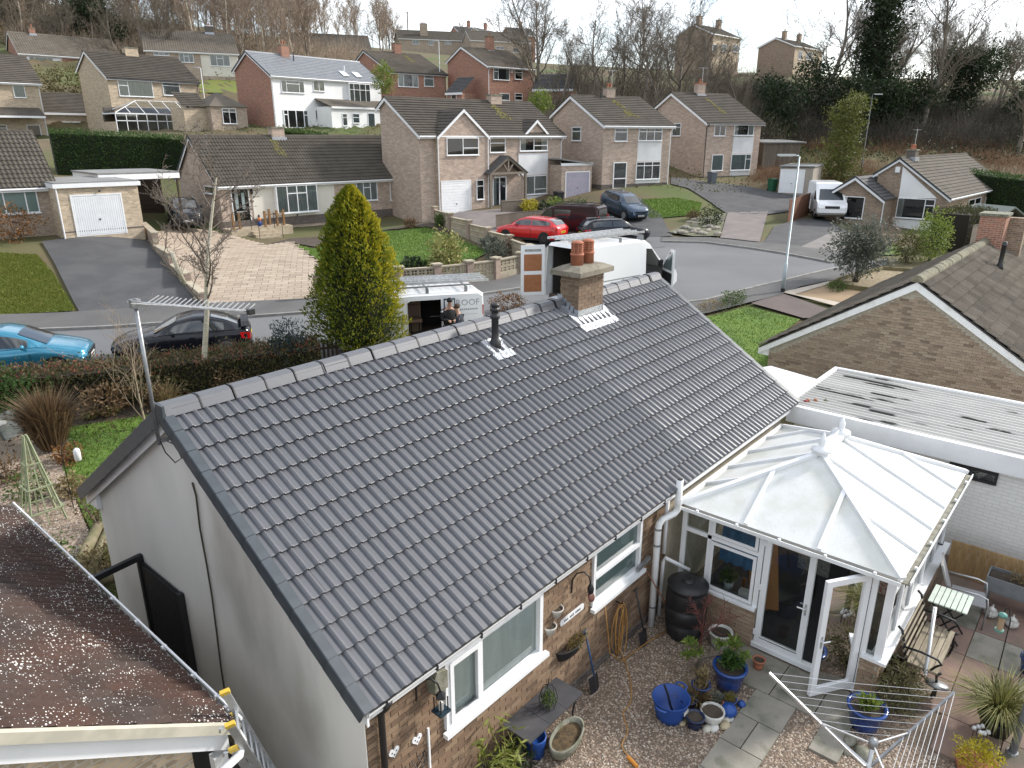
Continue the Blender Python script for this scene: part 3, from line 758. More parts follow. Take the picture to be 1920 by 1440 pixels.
def tile_field(roof,V,F,mat,nx,ny,w,g,singles=300,x0=0.,y0=0.,skip=None,name='tile',jit=.0015):
 me=mkmesh(name,np.array(V),F,mat)
 M=Matrix.Translation(Vector(roof.parent.location))@Euler(roof.parent.rotation_euler).to_matrix().to_4x4()@Matrix.Translation(roof.location)@Euler(roof.rotation_euler).to_matrix().to_4x4()
 sp=[(x0+i*w,y0+j*g)for j in range(ny)for i in range(nx)if not(skip and skip(x0+i*w,y0+j*g))]
 sp.sort(key=lambda p:(M@Vector((p[0]+w/2,p[1]+g/2,0))-Vector(CAM)).length)
 for x,y in sp[:singles]:
  inst(name,me,roof,(x,y,random.uniform(-jit,jit)),(random.gauss(0,.0012),random.gauss(0,.002),0))
 if len(sp)>singles:
  V=np.array(V,np.float32);Fa=np.array(F,np.int32);k=len(sp)-singles
  off=np.array([(x,y,random.uniform(-jit,jit))for x,y in sp[singles:]],np.float32)
  VV=(V[None]+off[:,None]).reshape(-1,3);FF=(Fa[None]+(np.arange(k)*len(V))[:,None,None]).reshape(-1,4)
  tag(mkobj(name+'_field',VV,FF.astype(np.int32),mat,roof,rnd=np.repeat(rng.random(k),len(F))),kind='stuff')
  # --------- the bungalow with the new roof
HL,HW,HE,HR_=11.78,3.691,2.5,2.345
PIT=math.atan2(HR_,HW);SL=math.hypot(HW,HR_)
bung=thing('bungalow','cream rendered bungalow with new charcoal tiled roof in the foreground','bungalow',(0,0,0))
def rzm(y):return HE+HR_/HW*(y if y<=HW else 2*HW-y)
MB().prism([(.36,-.3),(7.1,-.3),(7.1,rzm(7.1)-.12),(HW,HE+HR_-.12),(.36,rzm(.36)-.12)],.12,11.64,'x').build('wall',RENDER,bung)
back=MB()
holes=[(1.25,3.12,1.19,2.6),(4.33,5.72,1.25,2.6)]
for a,b,c,d in((.125,1.25,-.3,2.5),(1.25,3.12,-.3,1.19),(3.12,4.33,-.3,2.5),(4.33,5.72,-.3,1.25),(5.72,11.6,-.3,2.5)):
 back.box(a,b,.256,.36,c,d)
bw=back.build('brick_back_wall',MORTAR,bung)
bw['label']='brown brick back wall of the bungalow'
MB().box(.112,.124,.246,.37,-.3,2.45).build('render_return',RENDER,bung)
brick_field(bw,BRICKP,(.13,.2565,-.05),(1,0,0),(0,-1,0),6.5,2.5,[(h0-.13,h1-.13,h2+.05,h3)for h0,h1,h2,h3 in holes],300)
bx_=MB().box(.13,6.6,.20,.244,-.04,.13)
bx_.build('plinth',BRICK_PLINTH,bung)
NET=P('net_blind',(.78,.80,.76),.9,(.68,.70,.66),2.5,stretch=(3,3,.4))
FROST=P('frosted_pane',(.40,.47,.45),.25,(.32,.39,.38),1.2)
w1=window(bung,'front',1.26,.30,1.20,1.85,1.02,(.61,1.24),None,NET,False,.065,depth=.10,glass=GLASSC)
MB().box(-.06,1.92,-.17,-.09,-.05,.012).build('sill',WHITE,w1)
ca=MB()
ca.box(.07,.60,-.115,-.098,.07,.13);ca.box(.07,.60,-.115,-.098,.89,.95);ca.box(.07,.13,-.115,-.098,.13,.89);ca.box(.54,.60,-.115,-.098,.13,.89)
ca.build('casement',WHITE,w1)
w2=window(bung,'front',4.34,.30,1.26,1.37,.98,(1,),(.5,),FROST,False,.06,depth=.09,glass=GLASSC)
MB().box(-.06,1.43,-.17,-.09,-.05,.012).build('sill',WHITE,w2)
# roof, back slope
roofb=MB().box(0.04,HL-.04,0,SL,-.03,-.012).build('roof',BLACKP,bung,loc=(0,0,HE),rot=(PIT,0,0))
NY=13;GG=(SL-.06)/NY
TV,TF=tile_mesh(.3,GG+.07)
def chim_skip(x,y):
 return x+.3>8.02 and x<8.86 and y>3.72
tile_field(roofb,TV,TF,TILE_NEW,39,NY,.3,GG,300,.06,0,chim_skip)
rooff=MB().box(0.04,HL-.04,0,SL,-.03,-.012).build('roof',BLACKP,bung,loc=(HL,2*HW,HE),rot=(PIT,0,math.pi))
tile_field(rooff,TV,TF,TILE_NEW,39,NY,.3,GG,0,.03,0)
# verge units, one for each course
vg=MB();P3=[(-.07,-.12),(-.07,.060),(-.06,.070),(.055,.070),(.062,.06),(.062,.03),(-.055,.03),(-.055,-.12)]
vg.prism(P3,0,GG+.012,'y')
vgm=mkmesh('verge_unit',np.array(vg.v),vg.f,TILE_CAP)
vg2=MB().prism([(-p,q)for p,q in P3][::-1],0,GG+.012,'y');vgm2=mkmesh('verge_unit',np.array(vg2.v),vg2.f,TILE_CAP)
for j in range(NY):
 inst('verge_unit',vgm,roofb,(.0,j*GG,.0),(R(-1.6),0,0));inst('verge_unit',vgm2,roofb,(HL,j*GG,0),(R(-1.6),0,0))
 inst('verge_unit',vgm2,rooff,(HL,j*GG,0),(R(-1.6),0,0))
 # ridge tiles with a dark union between each pair
rp=[(-.165,-.085),(-.10,.035),(-.05,.062),(.05,.062),(.10,.035),(.165,-.085),(.145,-.09),(.085,.018),(.045,.04),(-.045,.04),(-.085,.018),(-.145,-.09)]
rt_=MB().prism([(HW+a,HE+HR_+.045+b)for a,b in rp],0,.437,'x');rtm=mkmesh('ridge_tile',np.array(rt_.v),rt_.f,TILE_NEW)
ru=MB().prism([(HW+a*1.03,HE+HR_+.048+b*1.02+.004)for a,b in rp],0,.02,'x');rum=mkmesh('ridge_union',np.array(ru.v),ru.f,BLACKP)
rblk=MB().box(.05,HL-.05,HW-.12,HW+.12,HE+HR_-.05,HE+HR_+.045).build('ridge_roll',BLACKP,bung)
for k in range(26):
 x=-.03+k*.4545
 if 7.7<x<8.86:continue
 inst('ridge_tile',rtm,bung,(x,0,random.uniform(-.004,.004)),(0,random.gauss(0,.004),0))
 if k:inst('ridge_union',rum,bung,(x-.0175,0,.001))
MB().box(-.075,-.045,HW-.16,HW+.16,HE+HR_-.09,HE+HR_+.11).build('ridge_end',TILE_CAP,bung)
# bargeboards, eaves boxes, fascia, gutter
for sgn in(0,1):
 Y=(lambda y:y)if sgn==0 else(lambda y:2*HW-y)
 MB().prism([(Y(.05),HE-.03),(Y(HW),HE+HR_-.07),(Y(HW),HE+HR_-.24),(Y(.05),HE-.22)],.02,.045,'x').build('bargeboard',WHITE,bung)
 MB().prism([(Y(.02),HE-.02),(Y(.42),HE+.22),(Y(.42),HE-.20),(Y(.10),HE-.20)],.046,.118,'x').build('eaves_box',WHITE,bung)
 MB().box(.12,HL-.1,*sorted((Y(.10),Y(.125))),HE-.20,HE+.02).build('fascia',WHITE,bung)
 MB().box(.12,HL-.1,*sorted((Y(.126),Y(.30))),HE-.20,HE-.185).build('soffit',WHITE,bung)
gt=MB();gpr=[(.055*math.cos(a),.055*math.sin(a))for a in np.linspace(math.pi,2*math.pi,8)]
gpr=gpr+[(p*.88,q*.88)for p,q in gpr[::-1]]
gt.prism([(.062+a,HE-.035+b)for a,b in gpr],.02,6.55,'x').build('gutter',WHITE_OLD,bung)
br=MB().box(-.012,.012,.0,.115,HE-.095,HE-.03);brm=mkmesh('gutter_bracket',np.array(br.v),br.f,BLACKP)
for k in range(9):inst('gutter_bracket',brm,bung,(.25+k*.72,0,0))
MB().tube([(.30,.035,HE-.08),(.30,.1,HE-.2),(.30,.19,HE-.32),(.30,.19,.0)],.038,10).build('downpipe',BLACKP,bung,True)
# chimney built of bricks
chim=MB().box(7.995,8.845,3.245,3.675,4.35,5.42).build('chimney',MORTAR7,bung)
BRICKC=P('chimney_brick',(.20,.13,.085),.92,(.14,.09,.06),9,lo=.35,hi=.75,objrnd=1,rndcol=[(.12,.08,.055),(.19,.125,.08),(.235,.165,.11),(.15,.10,.065),(.21,.145,.095)])
brick_field(chim,BRICKC,(7.99,3.244,4.36),(1,0,0),(0,-1,0),.86,1.06,singles=200)
brick_field(chim,BRICKC,(7.994,3.68,4.36),(0,-1,0),(-1,0,0),.44,1.06,singles=200,start_off=-.1)
cp=MB();c0=[(7.84,3.09),(9.0,3.09),(9.0,3.83),(7.84,3.83)];c1=[(8.02,3.24),(8.82,3.24),(8.82,3.68),(8.02,3.68)]
cp.add([(x,y,5.425)for x,y in c0]+[(x,y,5.52)for x,y in c0]+[(x,y,5.60)for x,y in c1],[(3,2,1,0)]+[(i,(i+1)%4,4+(i+1)%4,4+i)for i in range(4)]+[(4+i,4+(i+1)%4,8+(i+1)%4,8+i)for i in range(4)]+[(8,9,10,11)])
cp.build('cap',P('mossy_concrete_cap',(.25,.225,.18),.95,(.17,.15,.115),5,bump=.5,bscale=40,col3=(.12,.115,.07),s3=9,lo3=.5,hi3=.75),chim)
for px_ in(8.235,8.60):
 p=MB().lathe([(.135,0),(.13,.28),(.14,.285),(.145,.31),(.14,.335),(.125,.34),(.122,.35)],20).build('pot',TERRA,chim,True,loc=(px_,3.47,5.56));p.scale=(.95,.95,.80)
 t_=MB().lathe([(.105,.33),(.105,.60)],16);t_.build('core',P('sooty_clay',(.06,.03,.022),.95),p)  # core behind the louvres is darker than the pot
 for q in range(5):MB().lathe([(.121,.352+q*.045),(.128,.358+q*.045),(.128,.372+q*.045),(.121,.378+q*.045)],20).build('louvre',TERRA,p,True)
 for q in range(8):
  a=q*math.pi/4;MB().box(-.012,.012,.105,.127,.34,.58,Matrix.Rotation(a,4,'Z')).build('rib',TERRA,p)
 MB().lathe([(.13,.575),(.13,.60),(.10,.63),(.05,.645),(0,.65)],20).build('crown',TERRA,p,True)
 # lead work at the chimney and the vent
fl=MB()
def rs(x,y,n):
 return(x,y-n*math.sin(PIT),rzm(y)+n*math.cos(PIT))
m=MB();n=14
for k in range(n):
 a,b=7.86+1.12*k/n,7.86+1.12*(k+1)/n;ha=.05+.022*(k%2);hb=.05+.022*((k+1)%2)
 m.quad(rs(a,2.93,ha),rs(b,2.93,hb),rs(b,3.245,.06),rs(a,3.245,.06))
m.build('lead_apron',LEADB,chim)
MB().box(7.985,8.855,3.225,3.235,4.55,4.74).build('apron_upstand',LEADB,chim)
m=MB()
for k in range(5):
 y0=3.22+k*.1;zt=rzm(y0)+.22;m.box(7.975,7.985,y0,y0+.12,rzm(y0)-.02,zt);m.box(8.853,8.863,y0,y0+.12,rzm(y0)-.02,zt)
m.quad(rs(7.80,2.93,.06),rs(7.98,2.93,.06),rs(7.98,3.66,.06),rs(7.80,3.66,.07));m.quad(rs(8.86,2.93,.06),rs(9.03,2.93,.06),rs(9.03,3.66,.06),rs(8.86,3.66,.06))
m.build('step_flashing',LEAD,chim)
MB().box(7.78,8.0,3.60,3.80,4.86,4.97).build('ridge_saddle',LEAD,chim)
vp=thing('vent_pipe','black vent terminal standing on the new tiled roof','vent pipe',(5.50,3.2,rzm(3.2)))
MB().lathe([(.11,-.02),(.10,.10),(.075,.16),(.062,.18),(.062,.52),(.085,.53),(.085,.58),(.062,.60),(.06,.66),(.085,.665),(.085,.70),(.06,.71),(.06,.74),(.08,.745),(.08,.78),(.03,.80),(0,.80)],16).build('pipe',BLACKP,vp,True)
m=MB();n=8
for k in range(n):
 a,b=-.24+.48*k/n,-.24+.48*(k+1)/n;ha=.055+.02*(k%2);hb=.055+.02*((k+1)%2)
 def q3(x,y,h):r_=rs(5.5+x,3.2+y,h);return(r_[0]-5.5,r_[1]-3.2,r_[2]-rzm(3.2))
 m.quad(q3(a,-.26,ha),q3(b,-.26,hb),q3(b,.16,.05),q3(a,.16,.05))
m.build('lead_slate',LEADB,vp)
# aerial on the gable
ab=Vector((-.12,3.66,4.45));at_=Vector((-.12,3.66,6.22))
tv=thing('television_aerial','long television aerial on a mast at the gable end of the bungalow','aerial',ab)
MB().tube([(0,0,0),(0,0,1.80)],.024,8).build('mast',GREYM,tv,True)
end=onZ(470,583,6.2);bd=Vector((end[0],end[1],6.2))-at_;bl_=bd.length;bd.normalize()
top=Vector((0,0,1.76));sdv=bd.cross(Vector((0,0,1))).normalized()
m=MB().bar(top-bd*.1,top+bd*bl_,.028,.028);m.build('boom',ALU,tv)
MB().box(-.05,.05,-.05,.05,1.70,1.80).build('clamp',GREYM,tv)
for k in range(20):
 p=top+bd*(.15+(bl_-.2)*k/19);l=.17 if k>4 else .22-k*.005
 mm=MB();mm.bar(p-sdv*l+Vector((0,0,.05)),p,.009);mm.bar(p,p+sdv*l+Vector((0,0,.05)),.009);mm.build('element',ALU,tv)
MB().box(-.035,.035,-.03,.03,-.03,.03,Matrix.Translation(top+bd*bl_)).build('end_cap',BLACKP,tv)
MB().tube([(0,0,.1),(.03,-.06,-.1),(.06,-.22,-.2),(.1,-.33,-.12),(.1,-.2,.02),(.06,-.08,.05)],.008,5).build('cable_loop',BLACKP,tv,True)
MB().box(-.02,.23,-.02,.02,.02,.06).build('bracket',GREYM,tv)
cb=thing('wall_cable','dark cable hanging down the cream rendered gable wall','cable',(.1,3.0,0))
pts=[(0,onX(x,y,.10)[1]-3.0,onX(x,y,.10)[2])for x,y in((360,905),(368,930),(375,990),(388,1060),(398,1120),(405,1180),(414,1250),(424,1315))]
pts=[(random.uniform(-.004,.004),a,max(b,.02))for _,a,b in pts]
MB().tube(pts,.012,5).build('cable',P('cable_brown',(.05,.045,.03),.9),cb)
# service pipes at the conservatory corner
sp=thing('soil_pipe','white soil stack pipe rising above the back gutter','pipe',(6.02,.1,0))
MB().tube([(0,0,0),(0,0,1.93),(.02,0,2.0),(.10,-.02,2.06),(.30,-.12,2.12),(.36,-.14,2.18),(.36,-.14,2.24),(.36,-.14,2.72)],.057,12).build('pipe',WHITE_OLD,sp,True)
for z in(.4,1.6,1.9):MB().lathe([(.064,0),(.064,.035)],12).build('collar',GREYM,sp,loc=(0,0,z))
MB().lathe([(.066,2.30),(.066,2.38)],12).build('joint',WHITE_OLD,sp,loc=(.36,-.14,0))
MB().lathe([(.048,2.722),(.048,2.726)],12).build('open_end',DARK,sp,loc=(.36,-.14,0))
dp=thing('white_downpipe','slim white rainwater downpipe beside the soil stack','pipe',(6.36,.14,0))
MB().tube([(0,0,1.28),(0,0,2.3)],.034,10).build('pipe',WHITE,dp,True)
MB().tube([(0,0,.0),(0,0,1.1),(.0,-.03,1.2),(.30,-.35,.95)],.034,10).build('branch',WHITE,dp,True)
# --------- the other houses
def tolocal(t,p):
 c,s=math.cos(-t.rotation_euler.z),math.sin(-t.rotation_euler.z);d=np.asarray(p)-np.array(t.location)
 return np.array([c*d[0]-s*d[1],s*d[0]+c*d[1],d[2]])
def lpx(t,face,px,py,off):
 "local point on a wall plane of a house: front planes are y = off, side planes x = off"
 a=t.rotation_euler.z;n=np.array([-math.sin(a),math.cos(a),0])if face=='front' else np.array([math.cos(a),math.sin(a),0])
 r=ray(px,py);k=(n@np.array(t.location)+off-n@CAM)/(n@r)
 return tolocal(t,CAM+r*k)
def winpx(t,face,box,cols=(1,),tops=None,off=None,**kw):
 x0,y0,x1,y1=box;off=(.30 if kw.pop('clad',0)else .32)if off is None and face=='front' else .22 if off is None else off
 xm,ym=(x0+x1)/2,(y0+y1)/2
 l=lpx(t,face,x0,ym,off);r=lpx(t,face,x1,ym,off);lo=lpx(t,face,xm,y1,off);hi=lpx(t,face,xm,y0,off)
 w=abs(r[0]-l[0])if face=='front' else abs(r[1]-l[1]);h=hi[2]-lo[2]
 o=window(t,face,l[0],l[1],lo[2],w,h,cols,tops,**kw)
 return o,w,h
def panelpx(t,name,box,mat,off=.31,th=.012,face='front'):
 x0,y0,x1,y1=box;xm,ym=(x0+x1)/2,(y0+y1)/2
 l=lpx(t,face,x0,ym,off);r=lpx(t,face,x1,ym,off);lo=lpx(t,face,xm,y1,off);hi=lpx(t,face,xm,y0,off)
 return MB().box(l[0],r[0],off-th,off,lo[2],hi[2]).build(name,mat,t)
CREAM=P('cream_masonry_paint',(.66,.63,.56),.85,(.60,.57,.50),1.2)
PALEP=P('pale_panel',(.66,.665,.67),.7,(.58,.585,.59),1.)
WHITEW=P('white_masonry_paint',(.80,.80,.795),.8,(.74,.74,.735),.8)
MAROON=P('dark_maroon_door',(.030,.012,.012),.35)
STONEP=P('pale_stone',(.42,.355,.26),.9,(.32,.26,.185),4,bump=.3,objrnd=.15)
def gable_wing(t,x0,x1,y0,y1,ze,apex,wall,roof,base=1.6,ov=.14,barge=WHITE):
 "cross gable: a wall prism facing the front with its own two slopes running back into the main roof"
 xm=(x0+x1)/2
 MB().prism([(x0,-base),(x1,-base),(x1,ze),(xm,apex),(x0,ze)],y0,y1,'y').build('wing_wall',wall,t)
 half=(x1-x0)/2+ov;rise=(apex-ze)*half/((x1-x0)/2);sl=math.hypot(half,rise);pt=math.atan2(rise,half);D=y1-y0+ov
 for sg in(1,-1):
  V,F=slope_mesh(D,sl,.33,.03)
  # frame: x runs along the depth, y up the slope
  ex=Vector((0,-1,0))if sg>0 else Vector((0,1,0));ey=Vector((sg*math.cos(pt),0,math.sin(pt)));ez=ex.cross(ey)
  M=Matrix((ex,ey,ez)).transposed().to_4x4()
  st=Vector((xm-sg*half,y1 if sg>0 else y0-ov,apex-rise+.06));M.translation=st
  MB().add(V,F,M).build('wing_roof',roof,t)
  MB().prism([(xm-sg*half,apex-rise+.05),(xm,apex+.05),(xm,apex-.16),(xm-sg*half,apex-rise-.16)][::sg],y0-ov-.03,y0-ov,'y').build('bargeboard',barge,t)
def up_door(t,box,mat,off=.31,ribs='v',frame=WHITE,name='garage_door'):
 x0,y0,x1,y1=box;xm,ym=(x0+x1)/2,(y0+y1)/2
 l=lpx(t,'front',x0,ym,off);r=lpx(t,'front',x1,ym,off);lo=lpx(t,'front',xm,y1,off)[2];hi=lpx(t,'front',xm,y0,off)[2]
 a,b=l[0],r[0];d=MB().box(a,b,off-.01,off,lo,hi).build(name,mat,t)
 n=22 if ribs=='v' else 12
 for k in range(n):
  if ribs=='v':c=a+(b-a)*(k+.5)/n;MB().box(c-.03,c+.03,off-.024,off-.0105,lo+.06,hi-.06).build('rib',mat,d)
  else:c=lo+(hi-lo)*(k+.5)/n;MB().box(a+.02,b-.02,off-.02,off-.0105,c-.06,c+.06).build('rib',mat,d)
 f=MB();f.box(a-.07,a,off-.035,off,lo,hi+.07);f.box(b,b+.07,off-.035,off,lo,hi+.07);f.box(a,b,off-.035,off,hi,hi+.07);f.build('door_frame',frame,d)
 MB().box((a+b)/2-.04,(a+b)/2+.04,off-.05,off-.025,lo+.75,lo+.82).build('handle',BLACKM,d)
 return d
 # left bungalow at the picture edge with its flat-roofed garage
H1=house('bungalow','buff brick bungalow at the left picture edge with dark roll tiles',(-.10,37.65,3.25),-7.5,10.1,3.5,2.6,3.6,2.42,BRICK_BUFF,ROOF_OLD,roll=.21,gauge=.34,down=(1,))
winpx(H1,'front',(-60,357,72,402),(.5,.32,.18),None,back=BLINDG)
g1=thing('garage','flat roofed buff brick garage with white ribbed door by the dark drive','garage',(9.35,35.1,3.24),R(-6))
MB().box(0,3.72,0,6,-1.6,2.42).build('wall',BRICK_YEL,g1)
MB().box(-.1,3.85,-.14,6.1,2.42,2.62).build('fascia',WHITE,g1);MB().box(-.06,3.81,-.10,6.05,2.622,2.68).build('roof',FELT,g1)
MB().box(-.02,3.74,-.015,-.002,.30,.36).build('damp_course',BRICK_PLINTH,g1)
up_door(g1,(140,366,231,441),WHITE,off=-.001)
MB().lathe([(.05,0),(.05,.06),(.02,.09)],10,Matrix.Translation((1.9,-.06,2.22))@Matrix.Rotation(R(90),4,'X')).build('lamp',BLACKP,g1)
MB().tube([(.02,-.06,2.5),(.02,-.06,-.1)],.036,8).build('downpipe',WHITE,g1)
cpt=thing('carport','flat grey roof with white fascia between the garage and the middle bungalow','carport',(13.3,38.6,3.3),R(-6))
MB().box(-.6,3.7,0,5.5,2.75,2.83).build('roof',FELT,cpt);MB().box(-.6,3.7,-.03,-.001,2.45,2.74).build('fascia',WHITE,cpt)
MB().box(-.55,-.45,.1,5.4,2.35,2.749).build('beam',WHITE,cpt)
MB().box(-.3,4.2,4.9,5.0,-1.2,2.748).build('slatted_back',P('dark_timber',(.045,.03,.022),.9),cpt)
for k in range(9):MB().box(-.3,4.2,4.86,4.89,.1+k*.27,.32+k*.27).build('slat',MATS['dark_timber'],cpt)
for xx in(-.5,3.5):MB().box(xx,xx+.1,.05,.15,-1.0,2.748).build('post',MATS['dark_timber'],cpt)
# middle bungalow with steps
H2=house('bungalow','pink brick bungalow with cream panel, bow window and porch steps across the road',(19.44,38.72,2.61),-4.9,16.45,3.52,2.96,3.25,2.5,BRICK_PINK,ROOF_OLD,roll=.21,gauge=.34,verge_black=True,down=(1,),moss=[(5.6,4.2,.35,1.6)])
a_=lpx(H2,'front',476,400,.31);b_=lpx(H2,'front',630,400,.31)
MB().box(a_[0],b_[0],.295,.318,.35,2.3).build('cream_panel',CREAM,H2)
MB().box(.2,16.2,.24,.319,-.2,.33).build('plinth',BRICK_PLINTH,H2)
dr,w,h=winpx(H2,'front',(435,353,469,423),(1,),None,name='front_door',back=MAROON,glass=GLASSC,sill=False)
for q in(.22,.58):MB().box(w*q-.02,w*q+.18,-.034,-.029,h*.45,h*.88).build('leaded_light',P('leaded_light',(.25,.30,.30),.2),dr)
MB().box(.25,w-.25,-.05,-.03,h*.36,h*.39).build('letter_box',ALU,dr)
bow,w,h=winpx(H2,'front',(518,347,595,398),(1,.9,.9,1),(0,.28,.28,0),off=.05,back=BLIND,depth=.07)
MB().prism([(-.02,.28),(w*.15,-.02),(w*.85,-.02),(w+.02,.28)][::-1],-.1,-.02,'z').build('bow_base',WHITE,bow)
MB().prism([(-.02,.26),(0,-.0),(w,-.0),(w+.02,.26)][::-1],h,h+.06,'z').build('bow_head',WHITE,bow)
for xx in(-.02,w-.04):MB().box(xx,xx+.06,-.0,.25,0,h).build('bow_cheek',WHITE,bow)
MB().prism([(0,0),(.25,0),(.25,-.3)],w/2-.03,w/2+.03,'x').build('bracket',BLACKP,bow)
winpx(H2,'front',(668,340,707,376),(1,1,1),(0,.3,0),back=BLIND);winpx(H2,'front',(731,338,779,374),(1,1,1),(0,.3,0),back=BLIND)
winpx(H2,'left',(384,349,404,363),(1,),off=.22)
chimney(H2,6.1,3.52,5.1,.9,.6,.85,BRICK_PINK,0)
lm=lpx(H2,'front',472,357,.2);MB().lathe([(.03,0),(.08,.05),(.10,.25),(.05,.32),(0,.38)],8,Matrix.Translation((lm[0],.24,lm[2]-.25))).build('wall_lantern',BLACKM,H2)
st=thing('porch_steps','pale stone porch steps with timber posts before the maroon front door','steps',(19.44,38.72,2.61),R(-4.9))
def sx(px):return lpx(H2,'front',px,440,-.4)[0]
x0,x1,xs0,xs1=sx(425),sx(540),sx(462),sx(508)
MB().box(x0,x1,-1.15,.23,-1.5,-.05).build('landing',STONEP,st)
for k in range(4):MB().box(xs0,xs1,-1.15-.28*(k+1),-1.151-.28*k,-1.8,-.05-.17*(k+1)).build('step',STONEP,st)
TIMB=P('orange_timber',(.26,.145,.06),.8,(.20,.11,.045),4)
for(xx,yy)in((sx(432),-1.05),(sx(444),-1.0),(sx(492),-1.0),(sx(514),-1.05),(sx(528),-.9),(sx(514),.0)):
 MB().box(xx-.06,xx+.06,yy-.06,yy+.06,-.049,.95).build('post',TIMB,st)
for xx in(xs0+.05,xs1-.05):
 MB().tube([(xx,-1.1,.85),(xx,-2.2,.15)],.02,6).build('handrail',BLACKM,st)
 for yy,zz in((-1.15,.8),(-2.15,.18)):MB().tube([(xx,yy,zz-.9),(xx,yy,zz)],.018,6).build('baluster',BLACKM,st)
for(xa,xb)in((sx(492),sx(514)),(sx(514),sx(528))):MB().bar((xa,-1.02,.7),(xb,-1.02,.75),.05,.07).build('rail',TIMB,st)
fig=thing('garden_gnome','small blue and orange garden ornament by the maroon door','ornament',(0,0,0),0)
pg=np.array(H2.matrix_world.translation);gl=lpx(H2,'front',487,420,-.15)
c_,s_=math.cos(R(-4.9)),math.sin(R(-4.9));fig.location=(19.44+c_*gl[0]-s_*gl[1],38.72+s_*gl[0]+c_*gl[1],2.56)
MB().lathe([(.10,0),(.12,.2),(.09,.3)],10).build('body',BLUEP,fig,True);MB().lathe([(.10,.3),(.11,.42),(.06,.55)],10).build('coat',P('orange_paint',(.5,.16,.05),.6),fig,True);MB().lathe([(.05,.55),(.07,.62),(.05,.7),(0,.73)],10).build('head',P('dark_paint',(.06,.05,.05),.6),fig,True)
# gabled two-storey house with the timber porch
H3=house('two_storey_house','pink brick house with two front gables and a timber porch canopy',(31.75,33.76,3.1),-8,14.28,4.24,2.6,1.26,5.0,BRICK_PINK,ROOF_FLAT,gauge=.34,step=.045,down=(1,),moss=[(9.7,4.4,.5,2.2)])
wl=lpx(H3,'front',822,300,-.05)[0];wr=lpx(H3,'front',914,300,-.05)[0]
gable_wing(H3,wl,wr,-.05,3.2,4.95,lpx(H3,'front',868,206,-.05)[2],BRICK_PINK,ROOF_FLAT)
gl_=lpx(H3,'front',979,280,.30)[0];gr_=lpx(H3,'front',1029,280,.30)[0]
gable_wing(H3,gl_,gr_,.29,2.3,4.95,lpx(H3,'front',1005,226,.3)[2],BRICK_PINK,ROOF_FLAT)
winpx(H3,'front',(837,258,897,291),(1,1),(0,.6),off=-.05);winpx(H3,'front',(918,258,947,286),(1,),(.35,))
ww,w,h=winpx(H3,'front',(974,257,1026,283),(1,1),(0,.62),off=.285);curtains(ww,w,h)
panelpx(H3,'pale_panel',(972,287,1027,328),PALEP,.288)
ww,w,h=winpx(H3,'front',(983,329,1025,364),(1,1.3),(0,.75),off=.285,back=CURT)
panelpx(H3,'pale_panel',(982,367,1025,384),PALEP,.288)
up_door(H3,(829,340,882,403),WHITE,off=-.052,ribs='h');winpx(H3,'front',(893,337,907,374),(1,),(.3,),off=-.05,back=ROOM)
dd,w,h=winpx(H3,'front',(923,331,949,388),(1,1),None,sill=False,fr=.09,back=ROOM,name='front_door');curtains(dd,w,h,'l',share=.25)
pc=lpx(H3,'front',950,296,-.6);pl=lpx(H3,'front',919,326,-.6);pr_=lpx(H3,'front',985,326,-.6)
OAK=P('grey_oak',(.22,.185,.145),.85,(.15,.125,.10),4,stretch=(4,4,1))
xm=(pl[0]+pr_[0])/2
for sg,xx in((1,pl[0]),(-1,pr_[0])):
 MB().bar((xx,-.62,pl[2]),(xm,-.62,pc[2]),.12,.16).build('porch_rafter',OAK,H3)
 MB().prism([(xx-sg*.18,pl[2]+.02),(xm,pc[2]+.17),(xm,pc[2]+.09),(xx-sg*.18,pl[2]-.06)][::sg],-.75,.318,'y').build('porch_roof',ROOF_DARK,H3)
 MB().box(xx-.08,xx+.08,-.7,-.54,-1.2,pl[2]).build('porch_post',OAK,H3)
 MB().tube([(xx,-.62,pl[2]-.9),(xx+sg*.18,-.62,pl[2]-.4),(xx+sg*.6,-.62,pl[2]-.05)],.06,6).build('porch_brace',OAK,H3)
 MB().bar((xm,-.62,pl[2]+.05),(xm-sg*.45,-.62,(pl[2]+pc[2])/2+.1),.10,.10).build('porch_strut',OAK,H3)
MB().bar((pl[0]-.1,-.62,pl[2]),(pr_[0]+.1,-.62,pl[2]),.14,.16).build('porch_beam',OAK,H3);MB().bar((xm,-.62,pl[2]),(xm,-.62,pc[2]),.1,.12,(1,0,0)).build('porch_post',OAK,H3)
for px_,o in((822,-.05),(915,-.05)):
 q=lpx(H3,'front',px_,330,o);MB().tube([(q[0],o-.06,4.9),(q[0],o-.06,-.6)],.04,8).build('downpipe',WHITE,H3)
chimney(H3,lpx(H3,'front',925,180,4.2)[0],4.1,6.9,1.1,.6,1.1,BRICK_PINK,0)
H4=house('two_storey_house','pink brick house with diamond leaded windows and lilac garage door',(47.09,28.99,3.86),-18.6,7.59,4.82,2.42,3.08,5.0,BRICK_PINK,ROOF_FLAT,gauge=.33,step=.04,plinth=.45,down=(1,),moss=[(4.1,4.6,.55,3.2)])
winpx(H4,'left',(1073,238,1090,264),(1,),(.3,),back=BLIND)
winpx(H4,'front',(1152,240,1176,265),(1,),(.27,),lead=True);winpx(H4,'front',(1197,240,1241,264),(1,1,1),(.27,)*3,lead=True)
panelpx(H4,'pale_panel',(1195,266,1240,302),PALEP,.318);panelpx(H4,'pale_panel',(1191,337,1236,354),PALEP,.318)
winpx(H4,'front',(1192,303,1237,336),(1,1,1),(.2,)*3,lead=True);winpx(H4,'front',(1149,304,1174,354),(1,),(.62,),lead=True,name='front_door',sill=False,fr=.08)
